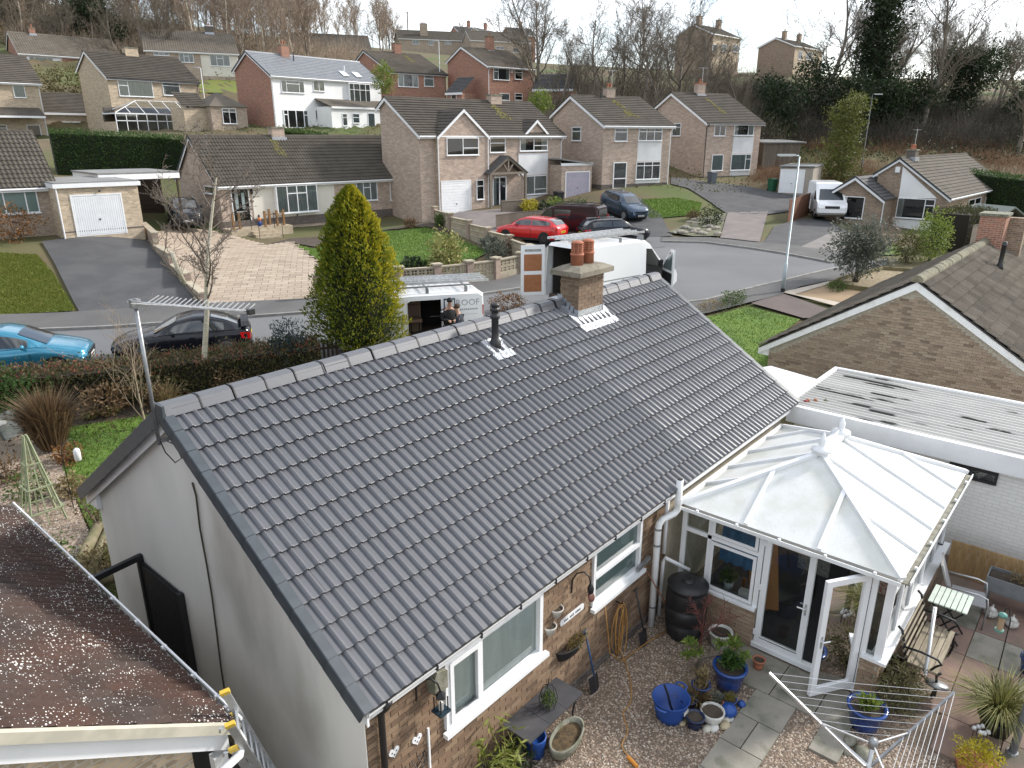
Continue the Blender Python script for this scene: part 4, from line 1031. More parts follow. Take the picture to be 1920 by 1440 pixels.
chimney(H4,4.1,4.82,6.9,.9,.6,1.15,BRICK_PINK,2,True)
MB().tube([(2.9,4.4,7.0),(2.9,4.4,7.7)],.06,8).build('vent',BLACKP,H4)
g4=thing('garage','small lean-to garage with lilac door beside the leaded window house','garage',tuple(G(1052,372)),R(-18.6))
g4.location.z=3.55
MB().box(0,2.95,0,5,-1.2,2.35).build('wall',BRICK_PINK,g4);MB().prism([(-.1,2.75),(-.1,2.85),(3.05,2.45),(3.05,2.35)],-.15,5.1,'y').build('roof',FELT,g4)
LILAC=P('lilac_door',(.30,.29,.36),.6,(.36,.33,.38),3,col3=(.42,.20,.22),s3=5,lo3=.62,hi3=.75)
up_door(g4,(1061,323,1104,371),LILAC,off=-.001,ribs='h');MB().box(-.08,3.0,-.06,-.002,2.30,2.5).build('fascia',WHITE,g4)
H5=house('two_storey_house','pink brick house at the road end with a moss streak on its roof',(60.29,26.8,4.22),-20.5,7.42,5.16,2.75,2.32,5.0,BRICK_PINK,ROOF_FLAT,gauge=.33,step=.04,plinth=.3,gutter=BLACKP,down=(0,),moss=[(3.6,4.9,.25,3.2)])
winpx(H5,'left',(1261,231,1277,255),(1,),(.3,),back=BLIND)
winpx(H5,'front',(1339,232,1360,255),(1,1));ww,w,h=winpx(H5,'front',(1376,232,1413,254),(2.6,1));curtains(ww,w,h)
panelpx(H5,'pale_panel',(1374,256,1412,288),PALEP,.318);panelpx(H5,'pale_panel',(1368,320,1405,336),PALEP,.318)
winpx(H5,'front',(1334,290,1355,320),(1,),back=BLIND);winpx(H5,'front',(1370,289,1407,319),(2.6,1),(0,.3),back=BLIND)
chimney(H5,3.5,5.1,7.4,.9,.6,1.2,BRICK_PINK,1,True,TERRA)
# right-hand bungalow with the porch gable
H6=house('bungalow','brown brick bungalow with white gable panel and black verges at the right',(56.04,5.68,1.4),-2.5,19,3.75,2.68,1.67,2.5,BRICK_BROWN,ROOF_OLD,gauge=.34,step=.035,verge_black=True,down=())
def spx(px,py):q=lpx(H6,'left',px,py,.2);return(q[1],q[2])
pq=[spx(1687,318),spx(1757,375),spx(1752,408),spx(1744,436),spx(1674,430),spx(1680,370)]
gpan=[spx(1693,312),spx(1757,372),spx(1685,372)]
MB().prism(gpan,.185,.199,'x').build('gable_panel',WHITEW,H6)
def side_rect(name,a,b,mat,x0=.18,x1=.199):
 (y0,z1),(y1,z0)=spx(*a),spx(*b);return MB().box(x0,x1,min(y0,y1),max(y0,y1),min(z0,z1),max(z0,z1)).build(name,mat,H6)
side_rect('apron_panel',(1677,410),(1744,433),WHITEW)
ww,w,h=winpx(H6,'left',(1681,372,1752,410),(2.9,1),(0,.3),off=.2,back=DARK);curtains(ww,w,h,'l',share=.16)
q=lpx(H6,'left',1684,318,.2);MB().box(.08,.199,q[1]-.16,q[1]+.16,q[2]-.2,q[2]+.2).build('alarm_box',WHITE,H6)
winpx(H6,'front',(1816,372,1838,384),(1,1));winpx(H6,'front',(1846,368,1858,394),(1,),back=BLIND)
chimney(H6,2.3,3.6,4.9,.8,.6,.75,BRICK_PLINTH,3,True)
# porch gable in front (towards the camera-left side)
yl,zl=lpx(H6,'left',1542,423,-2.2)[1:];yr=lpx(H6,'left',1646,430,-2.2)[1];ya=(yl+yr)/2;zs=lpx(H6,'left',1651,372,-2.2)[2];za=lpx(H6,'left',1603,333,-2.2)[2]
MB().prism([(yl,-1.5),(yr,-1.5),(yr,zs),(ya,za),(yl,zs)],-2.2,2.5,'x').build('porch_wall',BRICK_BROWN,H6)
for sg,ye in((1,yr),(-1,yl)):
 half=abs(yl-yr)/2+.25;rise=(za-zs)*half/(half-.25);sl=math.hypot(half,rise);pt=math.atan2(rise,half)
 ex=Vector((1,0,0))if sg>0 else Vector((-1,0,0));ey=Vector((0,sg*math.cos(pt)*(1 if yr<yl else-1),math.sin(pt)));
 V,F=slope_mesh(4.6,sl,.33,.035);M=Matrix((ex,ey,ex.cross(ey))).transposed().to_4x4()
 M.translation=Vector((-2.45 if sg>0 else 2.15,ya-ey.y*sl,za-rise+.08));MB().add(V,F,M).build('porch_roof',ROOF_DARK,H6)
 y_e=ya-ey.y*sl
 MB().prism([(y_e,za-rise+.0),(ya,za+.02),(ya,za-.17),(y_e,za-rise-.19)],-2.5,-2.46,'x').build('bargeboard',WHITE,H6)
 MB().prism([(y_e,za-rise+.12),(ya,za+.16),(ya,za+.03),(y_e,za-rise+.0)],-2.52,-2.45,'x').build('verge_cap',TILE_DARK,H6)
ww,w,h=winpx(H6,'left',(1571,368,1620,409),(1,2.3),(.28,0),off=-2.2)
MB().tube([(-2.1,yr-.08,zs),(-2.1,yr-.08,-.2)],.036,8).build('downpipe',WHITE,H6)
q=lpx(H6,'left',1556,397,-2.25);MB().lathe([(0,-.2),(.14,-.1),(.2,0),(.12,.05)],10,Matrix.Translation((-2.35,q[1],q[2]))).build('hanging_basket',P('basket_plants',(.03,.05,.025),.9),H6)
# near neighbour on the right: brick gable, individual tiles
n7=thing('bungalow','grey brown brick bungalow with weathered ribbed tiles and white bargeboards at the right','bungalow',(18,0,0))
AY,AZ,EZ,HWf=-.68,4.42,1.86,4.05
p7=math.atan2(AZ-EZ,HWf);S7=math.hypot(HWf,AZ-EZ)
MB().prism([(AY+3.75,-1),(AY-3.75,-1),(AY-3.75,EZ+.05),(AY,AZ-.16),(AY+3.75,EZ+.05)],.02,14,'x').build('gable_wall',MORTAR7,n7)
gw=bpy.data.objects[n7.children[0].name]
k7=(AZ-.3-EZ+.1)/3.75
def keep7(a0,a1,z0,z1):
 lim=lambda a:EZ-.12+k7*(3.75-abs(3.75-a))+1.0
 return z1<lim(a0)and z1<lim(a1)
brick_field(gw,BRICKP7,(.0195,AY+3.74,-1.0),(0,-1,0),(-1,0,0),7.48,5.4,keep=keep7,singles=300)
V7=[(0,0)]+[(.012+q*.075+a,z)for q in range(5)for a,z in((0,0),(.014,.03),(.040,.03),(.054,0))]+[(.39,0)]
n_=len(V7);TV7=[]
for(y,dz)in((0,.004),(0,.042),(.39,.006)):TV7+=[(a,y,z*(.8 if dz else .8)+dz)for a,z in V7]
TF7=[(r*n_+i,r*n_+i+1,(r+1)*n_+i+1,(r+1)*n_+i)for r in range(2)for i in range(n_-1)]
r7a=MB().box(0,13.8,0,S7,-.05,-.01).build('roof',BLACKP,n7,loc=(-.12,AY-HWf,EZ),rot=(p7,0,0))
tile_field(r7a,TV7,TF7,ROOF_RIB,35,14,.39,S7/14,230,0,0)
r7b=MB().box(0,13.8,0,S7,-.05,-.01).build('roof',BLACKP,n7,loc=(13.68,AY+HWf,EZ),rot=(p7,0,math.pi))
tile_field(r7b,TV7,TF7,ROOF_RIB,35,14,.39,S7/14,70,.15,0)
RIDGE7=P('mossy_ridge',(.21,.195,.14),.95,(.13,.12,.08),7,bump=.6,bscale=30,objrnd=.15)
r_=MB().prism([(AY+.15*math.cos(a),AZ-.03+.15*math.sin(a))for a in np.linspace(-.2,math.pi+.2,9)],0,.44,'x');rm7=mkmesh('ridge_tile',np.array(r_.v),r_.f,RIDGE7)
for k in range(30):inst('ridge_tile',rm7,n7,(-.14+k*.453,0,random.uniform(-.01,.01)),(0,random.gauss(0,.01),0))
for sg in(1,-1):
 MB().prism([(AY,AZ-.02),(AY+sg*HWf,EZ-.02),(AY+sg*HWf,EZ-.24),(AY,AZ-.27)][::sg],-.10,-.06,'x').build('bargeboard',WHITE_OLD,n7)
 MB().prism([(AY+sg*(HWf),EZ-.03),(AY+sg*3.74,EZ+.15),(AY+sg*3.74,EZ-.26),(AY+sg*HWf,EZ-.26)][::sg],-.055,.01,'x').build('eaves_box',WHITE_OLD,n7)
 MB().box(0,13.6,AY+sg*(HWf-.06)-.02,AY+sg*(HWf-.06)+.02,EZ-.22,EZ-.04).build('fascia',WHITE_OLD,n7)
v7=thing('vent_pipe','black vent pipe on the weathered ribbed roof at the right','vent pipe',(18+7.2,AY-.9,AZ-.9*(AZ-EZ)/HWf))
MB().lathe([(.12,-.05),(.10,.12),(.07,.2),(.07,.75),(.085,.76),(.085,.8),(.07,.82),(.07,.9),(0,.9)],12).build('pipe',BLACKP,v7,True)
MB().box(-.25,.25,-.28,.22,-.02,.03,Matrix.Rotation(p7,4,'X')).build('lead_slate',LEADB,v7)
c7=chimney(n7,10.2,AY-.1,AZ-.7,1.0,.8,1.6,BRICK_RED,0)
MB().box(.5,.9,-.9,.5,0,1.5).build('stack',BRICK_BROWN,c7)
# --------- houses up the hill
HA=house('two_storey_house','yellow brick house at the left edge behind the long hedge',(15.2,81.8,8.0),-5,9.6,4.2,2.8,3,5.0,BRICK_YEL,ROOF_FLAT,gauge=.33,step=.045,down=(1,))
winpx(HA,'front',(25,159,47,183),(1,),back=BLIND);winpx(HA,'front',(-5,234,13,246),(1,),(.5,));winpx(HA,'front',(52,234,77,262),(1,),name='door',sill=False,back=ROOM)
fa=lpx(HA,'front',85,225,-1.2);MB().prism([(-1.5,2.0),(.30,2.75),(.30,2.65),(-1.5,1.9)],.2,fa[0],'x').build('lean_to_roof',ROOF_FLAT,HA);MB().box(.2,fa[0],-1.54,-1.48,1.76,1.95).build('fascia',WHITE,HA)
ea=thing('annexe','single-storey annexe with dark low roof between two yellow brick houses','house',tuple(atD(82,250,80)),R(-5));ea.location.z=8.0
MB().box(.2,6.6,.3,6,-1.5,2.4).build('wall',BRICK_YEL,ea)
V,F=slope_mesh(6.9,4.6,.33,.045);MB().add(V,F).build('roof',ROOF_OLD,ea,loc=(0,0,2.45),rot=(R(28),0,0));V,F=slope_mesh(6.9,3,.33,.03);MB().add(V,F).build('roof',ROOF_OLD,ea,loc=(6.9,4.06+2.65,3.2),rot=(R(28),0,math.pi))
MB().box(0,6.9,.0,.04,2.2,2.43).build('fascia',WHITE,ea);winpx(ea,'front',(110,228,155,250),(1,1),off=.3,fr=.1)
HB=house('two_storey_house','tan brick house with a glass roofed conservatory above the long hedge',(28.24,74.26,8.58),.8,9.62,4.28,2.63,2.82,4.9,BRICK_YEL,ROOF_FLAT,gauge=.33,step=.045,gutter=BLACKP,down=(1,))
winpx(HB,'front',(222,151,286,181),(1,2.6),(.33,0),back=BLIND);winpx(HB,'front',(305,153,337,179),(1,),(.3,),back=BLIND)
chimney(HB,lpx(HB,'front',247,110,4.2)[0],4.3,6.9,1.3,.7,1.2,BRICK_YEL,0)
cB=thing('conservatory','white framed conservatory with hipped glass roof on the tan brick house','conservatory',(28.24,74.26,8.58),R(.8))
def cbx(px,py,y):return lpx(HB,'front',px,py,y)
ex0,ex1=cbx(216,212,-2.6)[0],cbx(398,214,-2.6)[0];ez=cbx(300,213,-2.6)[2];rx0,rx1=cbx(254,190,-.6)[0],cbx(331,191,-.6)[0];rz_=cbx(290,190,-.6)[2]
EC=[(ex0,-2.6),(ex1,-2.6),(ex1,.3),(ex0,.3)]
def hipbars(t,EC,r0,r1,ry,ez,rz,mat,n=6,nm='glazing_bar',w=.07):
 e=[Vector((x,y,ez))for x,y in EC];a,b=Vector((r0,ry,rz)),Vector((r1,ry,rz))
 for p,q in((e[0],a),(e[3],a),(e[1],b),(e[2],b),(a,b)):MB().bar(p,q,w,w).build(nm,mat,t)
 for k in range(1,n):
  s=k/n;p=e[0].lerp(e[1],s);x=p.x
  if x<r0:q=e[0].lerp(a,(x-e[0].x)/(r0-e[0].x))
  elif x>r1:q=e[1].lerp(b,(e[1].x-x)/(e[1].x-r1))
  else:q=Vector((x,ry,rz))
  MB().bar(p,q,w*.8,w*.8).build(nm,mat,t)
hipbars(cB,EC,rx0,rx1,-.6,ez,rz_,WHITE,7)
gl=MB();e=[(x,y,ez+.01)for x,y in EC];a=(rx0,-.6,rz_+.01);b=(rx1,-.6,rz_+.01)
for nm,f in(('glass_slope',[e[0],e[1],b,a]),('glass_slope',[e[3],e[0],a]),('glass_slope',[e[1],e[2],b])):MB().add(f,[tuple(range(len(f)))]).build(nm,GLASS,cB)
MB().box(ex0,ex1,-2.62,-2.55,ez-.12,ez).build('eaves_beam',WHITE,cB)
for k in range(11):
 x=ex0+(ex1-ex0)*k/10;MB().box(x-.035,x+.035,-2.6,-2.53,-.4,ez-.12).build('post',WHITE,cB)
MB().box(ex0,ex1,-2.6,-2.55,ez-.75,ez-.68).build('transom',WHITE,cB);MB().box(ex0,ex1,-2.585,-2.575,-.3,ez-.12).build('glass_front',GLASS,cB)
MB().box(ex0+.1,ex1-.1,.0,.30,-.3,2.2).build('room_wall',P('conservatory_inside',(.16,.14,.12),.9,(.05,.05,.05),1.2),cB)
for xx in(ex0,ex1):MB().box(xx-.03,xx+.03,-2.55,.3,ez-.12,ez).build('side_beam',WHITE,cB);MB().box(xx-.03,xx+.03,-2.55,.3,-.6,ez-.8).build('side_wall',BRICK_YEL,cB);MB().box(xx-.01,xx+.01,-2.55,.3,ez-.8,ez-.12).build('side_glass',GLASS,cB)
ob=thing('outbuilding','small tan brick outbuilding with hipped roof next to the conservatory','outbuilding',tuple(atD(400,246,74.5)),R(-3));ob.location.z=8.45
bwid=3.7
MB().box(0,bwid,0,4,-1,2.35).build('wall',BRICK_BUFF,ob);MB().box(-2.2,0,1.0,4,-1,2.2).build('link_wall',BRICK_YEL,ob)
rf=[(-.2,-.2,2.36),(bwid+.2,-.2,2.36),(bwid+.2,4.2,2.36),(-.2,4.2,2.36),(bwid/2,1.9,3.75),(bwid/2-.1,2.4,3.75)]
MB().add(rf,[(0,1,4),(1,2,5,4),(2,3,5),(3,0,4,5)]).build('roof',ROOF_RIB,ob);V,F=slope_mesh(2.5,2.5,.33,.045);MB().add(V,F).build('roof',ROOF_OLD,ob,loc=(-2.4,.8,2.3),rot=(R(33),0,0))
winpx(ob,'front',(417,203,443,232),(1,1),(.22,.22),off=-.001)
HC=house('two_storey_house','white painted house with red brick gable and slate roof',(39.4,63.41,8.85),1.5,14.69,4.03,2.45,2.89,4.9,BRICK_RED,ROOF_SLATE,gauge=.33,step=.02,verge_black=True,front=WHITEW,down=(0,))
k_=dict(off=.30)
for bx_,cs,ts in(((527,151,570,174),(1,2.5,1),(0,.25,0)),((587,152,608,171),(1,1),None),((591,206,612,225),(1,1),None)):
 ww,w,h=winpx(HC,'front',bx_,cs,ts,back=CURT if bx_[1]<160 else DARK,**k_)
ww,w,h=winpx(HC,'front',(655,157,694,195),(.8,1,1,.8),(.3,)*4,off=.0,back=CURT);MB().box(-.02,w+.02,.0,.30,-.08,h+.06).build('bay',WHITE,ww)
winpx(HC,'front',(532,206,578,240),(.55,1,1,.55),(.25,0,0,.25),name='french_door',sill=False,fr=.09,back=ROOM,**k_)
lx0=lpx(HC,'front',612,220,-1.3)[0];
MB().box(lx0,14.4,-2.2,.29,-1.6,2.15).build('extension',WHITEW,HC);MB().prism([(-2.4,2.16),(.29,3.0),(.29,2.88),(-2.4,2.05)],lx0-.1,14.6,'x').build('extension_roof',ROOF_RIB,HC);MB().box(lx0-.1,14.6,-2.44,-2.4,1.95,2.15).build('fascia',WHITE,HC)
winpx(HC,'front',(642,213,651,236),(1,),(.3,),off=-2.2,back=BLIND);winpx(HC,'front',(661,213,674,231),(1,),(.4,),off=-2.2,back=BLIND);winpx(HC,'front',(690,212,703,246),(1,),off=-2.2,name='door',sill=False,back=BLIND)
chimney(HC,lpx(HC,'front',533,110,3.9)[0],3.9,6.7,.95,.7,1.5,BRICK_RED,2)
for px_ in(640,664):
 q=lpx(HC,'front',px_,136,1.6);MB().box(q[0]-.4,q[0]+.4,.9,1.9,.04,.10).build('roof_light',P('roof_light',(.75,.78,.8),.15),HC,loc=(0,0,4.9+.02),rot=(math.atan2(2.45,4.03),0,0))
for px_,mt,zz in((551,BLACKP,1.0),(625,WHITE,.9)):
 q=lpx(HC,'front',px_,115,3.0);MB().tube([(q[0],3.0 if mt is BLACKP else 1.2,6.6 if mt is BLACKP else 5.6),(q[0],3.0 if mt is BLACKP else 1.2,7.6 if mt is BLACKP else 6.5)],.06,8).build('vent',mt,HC)
HEo=house('two_storey_house','red brick house with brown roof and mossy patch behind the gabled house',(58.8,68.03,10.59),-12.2,8.23,7.09,2.96,2.47,4.9,BRICK_RED,ROOF_RIB,gauge=.33,step=.04,verge_black=True,gutter=BLACKP,moss=[(5.4,6.8,.35,2.6)])
ww,w,h=winpx(HEo,'front',(746,140,784,163),(.6,1,.6));curtains(ww,w,h,share=.3);winpx(HEo,'front',(795,141,813,162),(1,),(.3,),back=BLIND)
chimney(HEo,lpx(HEo,'front',745,105,6.9)[0],6.9,12.9-10.59+4.9,.95,.7,1.7,BRICK_RED,0)
HF=house('two_storey_house','red brick house with white alarm box beside the bare wood',(66.23,58.88,11.2),-9.9,7.69,5.58,2.61,3.53,4.9,BRICK_RED,ROOF_RIB,gauge=.33,step=.04,down=(0,))
ww,w,h=winpx(HF,'front',(925,128,955,150),(1,2.5),(.3,0),back=ROOM);curtains(ww,w,h);winpx(HF,'front',(965,130,979,149),(1,),(.3,));winpx(HF,'front',(937,175,955,188),(1,),back=BLIND);winpx(HF,'front',(965,175,979,188),(1,),(.4,))
q=lpx(HF,'front',960,134,.25);MB().box(q[0]-.12,q[0]+.12,.22,.31,q[2]-.15,q[2]+.15).build('alarm_box',WHITE,HF)
chimney(HF,lpx(HF,'front',917,95,5.5)[0],5.4,7.0,.95,.7,1.9,BRICK_RED,1)
for(p0,p1,z0,nm,lab,wl_)in(((1000,190),(1072,190),11.2,'garage','low dark roofed garage beside the red brick house',BRICK_RED),((838,186),(866,186),10.8,'garage','low tiled porch block between the two red brick houses',BRICK_RED)):
 A=atD(*p0,94);B=atD(*p1,93);gxx=thing(nm,lab,'garage',tuple(A),math.atan2(B[1]-A[1],B[0]-A[0]));L2=float(np.hypot(*(B-A)[:2]));gxx.location.z=z0
 MB().box(0,L2,0,6,-1,2.2).build('wall',wl_,gxx);V,F=slope_mesh(L2+.3,3.6,.33,.04);MB().add(V,F).build('roof',ROOF_DARK,gxx,loc=(-.15,-.15,2.25),rot=(R(32),0,0));MB().box(-.15,L2+.15,-.2,-.15,2.0,2.25).build('fascia',WHITE,gxx)
 winpx(gxx,'front',(p0[0]+8,176,p0[0]+18,186),(1,),off=-.001,back=ROOM)
HG=house('bungalow','white fronted house with long brown roof near the top left wood',(33.01,112.79,15.9),-4,13.2,3.4,2.89,4.0,2.6,BRICK_RED,ROOF_RIB,roll=.3,gauge=.33,base=3.5,front=None)
q=lpx(HG,'front',118,120,.3)[0];MB().box(.3,q,.29,.318,-2.2,2.3).build('white_front',WHITEW,HG)
winpx(HG,'front',(56,107,101,133),(1,2.2,1),(0,0,.3),off=.285,back=BLIND);chimney(HG,lpx(HG,'front',60,60,3.4)[0],3.4,5.2,.7,.6,1.0,BRICK_RED,1)
HH=house('bungalow','buff house with cream end panel and brown roll tiles above the bright lawn',(44.88,102.37,16.51),-24.5,12.29,6.5,3.31,4.0,2.6,BRICK_BUFF,ROOF_RIB,roll=.3,gauge=.33,base=3.5)
q=lpx(HH,'front',377,115,.3)[0];MB().box(q,12.0,.29,.318,-.4,2.3).build('cream_panel',CREAM,HH)
for bx_ in((288,97,317,104),(336,100,363,117),(394,103,431,124)):winpx(HH,'front',bx_,(1,1,1),(0,.3,0),off=.285,back=CURT)
chimney(HH,lpx(HH,'front',392,55,6)[0],6.2,5.6,1.1,.7,1.1,BRICK_PLINTH,1,False,WHITE)
HI=house('bungalow','cream and brick house with dark brown roof behind the slate roofed house',(86.22,131.05,21.95),-28.2,17,4.2,3.46,4.0,2.6,CREAM,ROOF_OLD,gauge=.33,base=3.5)
winpx(HI,'front',(571,96,599,107),(1,1,1,1),(.4,)*4);winpx(HI,'front',(627,98,650,110),(1,1),back=BLIND);winpx(HI,'front',(660,100,678,110),(1,),back=BLIND)
chimney(HI,lpx(HI,'front',572,60,4)[0],4.1,5.7,1.3,.7,.9,BRICK_PLINTH,0)
HJ=house('bungalow','long grey brick bungalow on the skyline with white fascia',(135.96,154.72,30.07),-32.6,22,4.5,2.62,4.0,2.6,BRICK_BUFF,ROOF_OLD,gauge=.33,base=4)
for bx_ in((773,75,786,83),(803,76,812,85),(834,77,846,83)):winpx(HJ,'front',bx_,(1,1),back=BLIND)
chimney(HJ,lpx(HJ,'front',792,55,4)[0],2.2,2.4,2.0,.8,4.2,BRICK_BUFF,4)
HJ2=house('bungalow','second long grey roofed bungalow on the skyline beside the bare trees',tuple(atD(882,96,205)),-30,17,4.5,2.8,4.0,2.6,BRICK_BUFF,ROOF_OLD,gauge=.33,base=4)
for bx_ in((930,88,945,92),(962,90,975,98)):winpx(HJ2,'front',bx_,(1,1),back=ROOM)
for(pp,D_,L3,yw,nm)in(((862,76),250,9,-20,'brown brick house with tall chimney highest on the skyline'),((912,80),245,11,10,'dark roofed house with sunlit end gable on the skyline'),((958,78),250,9,-25,'small brick gabled house at the right end of the skyline')):
 A=atD(*pp,D_);hk=house('two_storey_house',nm,tuple(A),yw,L3,4.5,2.6,4.5,2.0,BRICK_RED if D_>246 else BRICK_YEL,ROOF_DARK,gauge=.5,base=6);chimney(hk,L3*.6,4.5,4.2,.9,.8,2.2,BRICK_RED,1)
HLo=house('two_storey_house','brown brick house with two chimneys on the right skyline',(141.67,50.58,19.06),-4.7,12.41,4.26,1.73,3.69,4.9,BRICK_BROWN,ROOF_OLD,gauge=.33,base=4,front=BRICK_YEL)
for bx_ in((1497,96,1504,112),(1511,98,1523,112)):winpx(HLo,'front',bx_,(1,1),off=.30,back=CURT)
for px_ in(1472,1500):chimney(HLo,lpx(HLo,'front',px_,72,4)[0],4.2,6.2,.8,.7,1.7,BRICK_BROWN,1)
HM=house('two_storey_house','brick house with brown roof half hidden by bare trees on the skyline',tuple(atD(1335,122,135)),-4.7,9.5,4.3,1.9,3.7,4.9,BRICK_BROWN,ROOF_OLD,gauge=.33,base=4,front=BRICK_YEL)
for bx_ in((1336,83,1344,96),(1353,83,1362,97),(1374,84,1384,98)):winpx(HM,'front',bx_,(1,),off=.30,back=CURT)
for px_ in(1311,1348):chimney(HM,lpx(HM,'front',px_,60,4)[0],4.2,6.2,.9,.7,1.9,BRICK_BROWN,1)
# garden wall fences and garages by the road end
g5=thing('garage','pale concrete sectional garage with white door at the end of the drive','garage',tuple(G(1458,362)),R(-78))
ZB=g5.location.z
MB().box(0,2.7,0,6,-.5,2.15).build('wall',P('pebble_dash',(.36,.32,.27),.95,(.29,.26,.22),6,bump=.4),g5);MB().prism([(-.1,2.2),(-.1,2.32),(2.8,2.32),(2.8,2.2)],-.1,6.1,'y').build('roof',FELT,g5)
up_door(g5,(1463,319,1506,362),WHITE,off=-.001,ribs='h')
s5=thing('timber_shed','grey timber shed with dark flat roof behind the end house','shed',tuple(atD(1424,350,74)),R(-22));s5.location.z=gz(s5.location.x,s5.location.y)
MB().box(0,5,0,3,-.5,2.6).build('wall',FENCE_OLD,s5);MB().prism([(-.2,2.5),(-.2,2.62),(3.2,2.85),(3.2,2.7)],-.3,5.6,'x').build('roof',FELT,s5)
for k in range(14):MB().box(k*.36,k*.36+.33,-.03,-.002,-.3,2.5).build('board',FENCE_OLD,s5)
# --------- plants
def segs_mesh(segs,n=3):
 s=np.asarray(segs,np.float32);a,b=s[:,:3],s[:,3:6];d=b-a;d/=np.linalg.norm(d,axis=1)[:,None]+1e-9
 r=np.where(np.abs(d[:,2:3])>.9,np.array([[1.,0,0]]),np.array([[0,0,1.]]));u=np.cross(d,r);u/=np.linalg.norm(u,axis=1)[:,None];w=np.cross(d,u)
 V=[]
 for k in range(n):
  o=u*math.cos(2*math.pi*k/n)+w*math.sin(2*math.pi*k/n);V.append((a+o*s[:,6:7],b+o*s[:,7:8]))
 v=np.stack([q for ab in V for q in ab],1).reshape(-1,3);m=len(s);base=(np.arange(m)*2*n)[:,None]
 f=np.concatenate([base+np.array([[2*k,2*((k+1)%n),2*((k+1)%n)+1,2*k+1]])for k in range(n)],0)
 return v,f
def grow(seed,H=10.,trunk=.16,levels=4,kids=(7,6,5,4),spread=45,up=.25,first=.25,lenf=.45,wob=.10,lean=0.,rmin=.0045):
 rg=np.random.default_rng(seed);T=[];C=[]
 def branch(p,d,L,r,lev):
  nseg=5 if lev==0 else 4 if lev<3 else 2
  pts=[p];dirs=[d];r1=r*(.25 if lev==0 else .35)
  for i in range(nseg):
   d=d+rg.normal(0,wob*(1+.6*lev),3)+np.array([0,0,up*.25]);d/=np.linalg.norm(d)
   q=pts[-1]+d*L/nseg;ra,rb=r+(r1-r)*i/nseg,r+(r1-r)*(i+1)/nseg
   (T if lev==0 else C).append((*pts[-1],*q,ra,rb));pts.append(q);dirs.append(d)
  if lev>=levels:return
  n=kids[lev]
  for k in range(n):
   t=first+(1-first)*(k+rg.random())/n if lev==0 else .2+.8*(k+rg.random())/n
   i=min(nseg-1,int(t*nseg));f=t*nseg-i;q=pts[i]*(1-f)+pts[i+1]*f;dd=dirs[i+1]
   az=rg.uniform(0,2*np.pi);th=math.radians(spread*rg.uniform(.6,1.25))
   ax=np.cross(dd,[math.cos(az),math.sin(az),.3]);ax/=np.linalg.norm(ax)+1e-9
   nd=dd*math.cos(th)+np.cross(ax,dd)*math.sin(th)
   branch(q,nd,L*lenf*rg.uniform(.6,1.25)*(1.15-.5*t if lev==0 else 1),max(rmin,(r+(r1-r)*t)*.55),lev+1)
 branch(np.zeros(3),np.array([lean,0,1.]),H*.8,trunk,0)
 return T,C
TREEV={}
def tree_variant(key,**kw):
 if key not in TREEV:
  tm,cm,tn,cn=kw.pop('tmat'),kw.pop('cmat'),kw.pop('tn',6),kw.pop('cn',3)
  T,C=grow(**kw);v,f=segs_mesh(T,tn);a=mkmesh('trunk',v,f,tm,True,uv=False);v,f=segs_mesh(C,cn);b=mkmesh('crown',v,f,cm,uv=False)
  TREEV[key]=(a,b)
 return TREEV[key]
def put_tree(name,label,var,loc,rz=0,sc=1.,group=None,cat='tree'):
 t=thing(name,label,cat,loc,rz,group);t.scale=(sc,sc,sc)
 inst('trunk',var[0],t);inst('crown',var[1],t);return t
def leaf_mesh(pts,size,mat,rnd,aspect=.5,dirs=None,jit=.5,name='foliage'):
 n=len(pts);pts=np.asarray(pts,np.float32)
 d=rng.normal(0,1,(n,3))if dirs is None else np.asarray(dirs)+rng.normal(0,jit,(n,3));d/=np.linalg.norm(d,axis=1)[:,None]+1e-9
 s=np.cross(d,rng.normal(0,1,(n,3)));s/=np.linalg.norm(s,axis=1)[:,None]+1e-9
 L=(np.asarray(size)*rng.uniform(.6,1.35,n))[:,None].astype(np.float32)
 v=np.stack([pts-d*L*.5,pts+s*L*aspect*.5,pts+d*L*.5,pts-s*L*aspect*.5],1).reshape(-1,3)
 return mkmesh(name,v,np.arange(4*n).reshape(-1,4),mat,rnd=np.clip(rnd,0,1),uv=False)
def blob_pts(n,c,r,shell=.55,lump=.25,seed=None):
 "points in the outer part of a lumpy ellipsoid; returns points and outward directions"
 rg=np.random.default_rng(seed)if seed is not None else rng
 d=rg.normal(0,1,(n,3));d/=np.linalg.norm(d,axis=1)[:,None]
 ph=rg.uniform(0,6.28,6)
 k=1+lump*(np.sin(d[:,0]*5+ph[0])*np.sin(d[:,1]*4+ph[1])+.7*np.sin(d[:,2]*7+ph[2]+d[:,0]*6)+.5*np.sin(d[:,1]*11+ph[3])*np.sin(d[:,2]*9+ph[4]))*.6
 rad=(shell+(1-shell)*rg.random(n)**.6)*k
 return np.asarray(c)+d*rad[:,None]*np.asarray(r),d
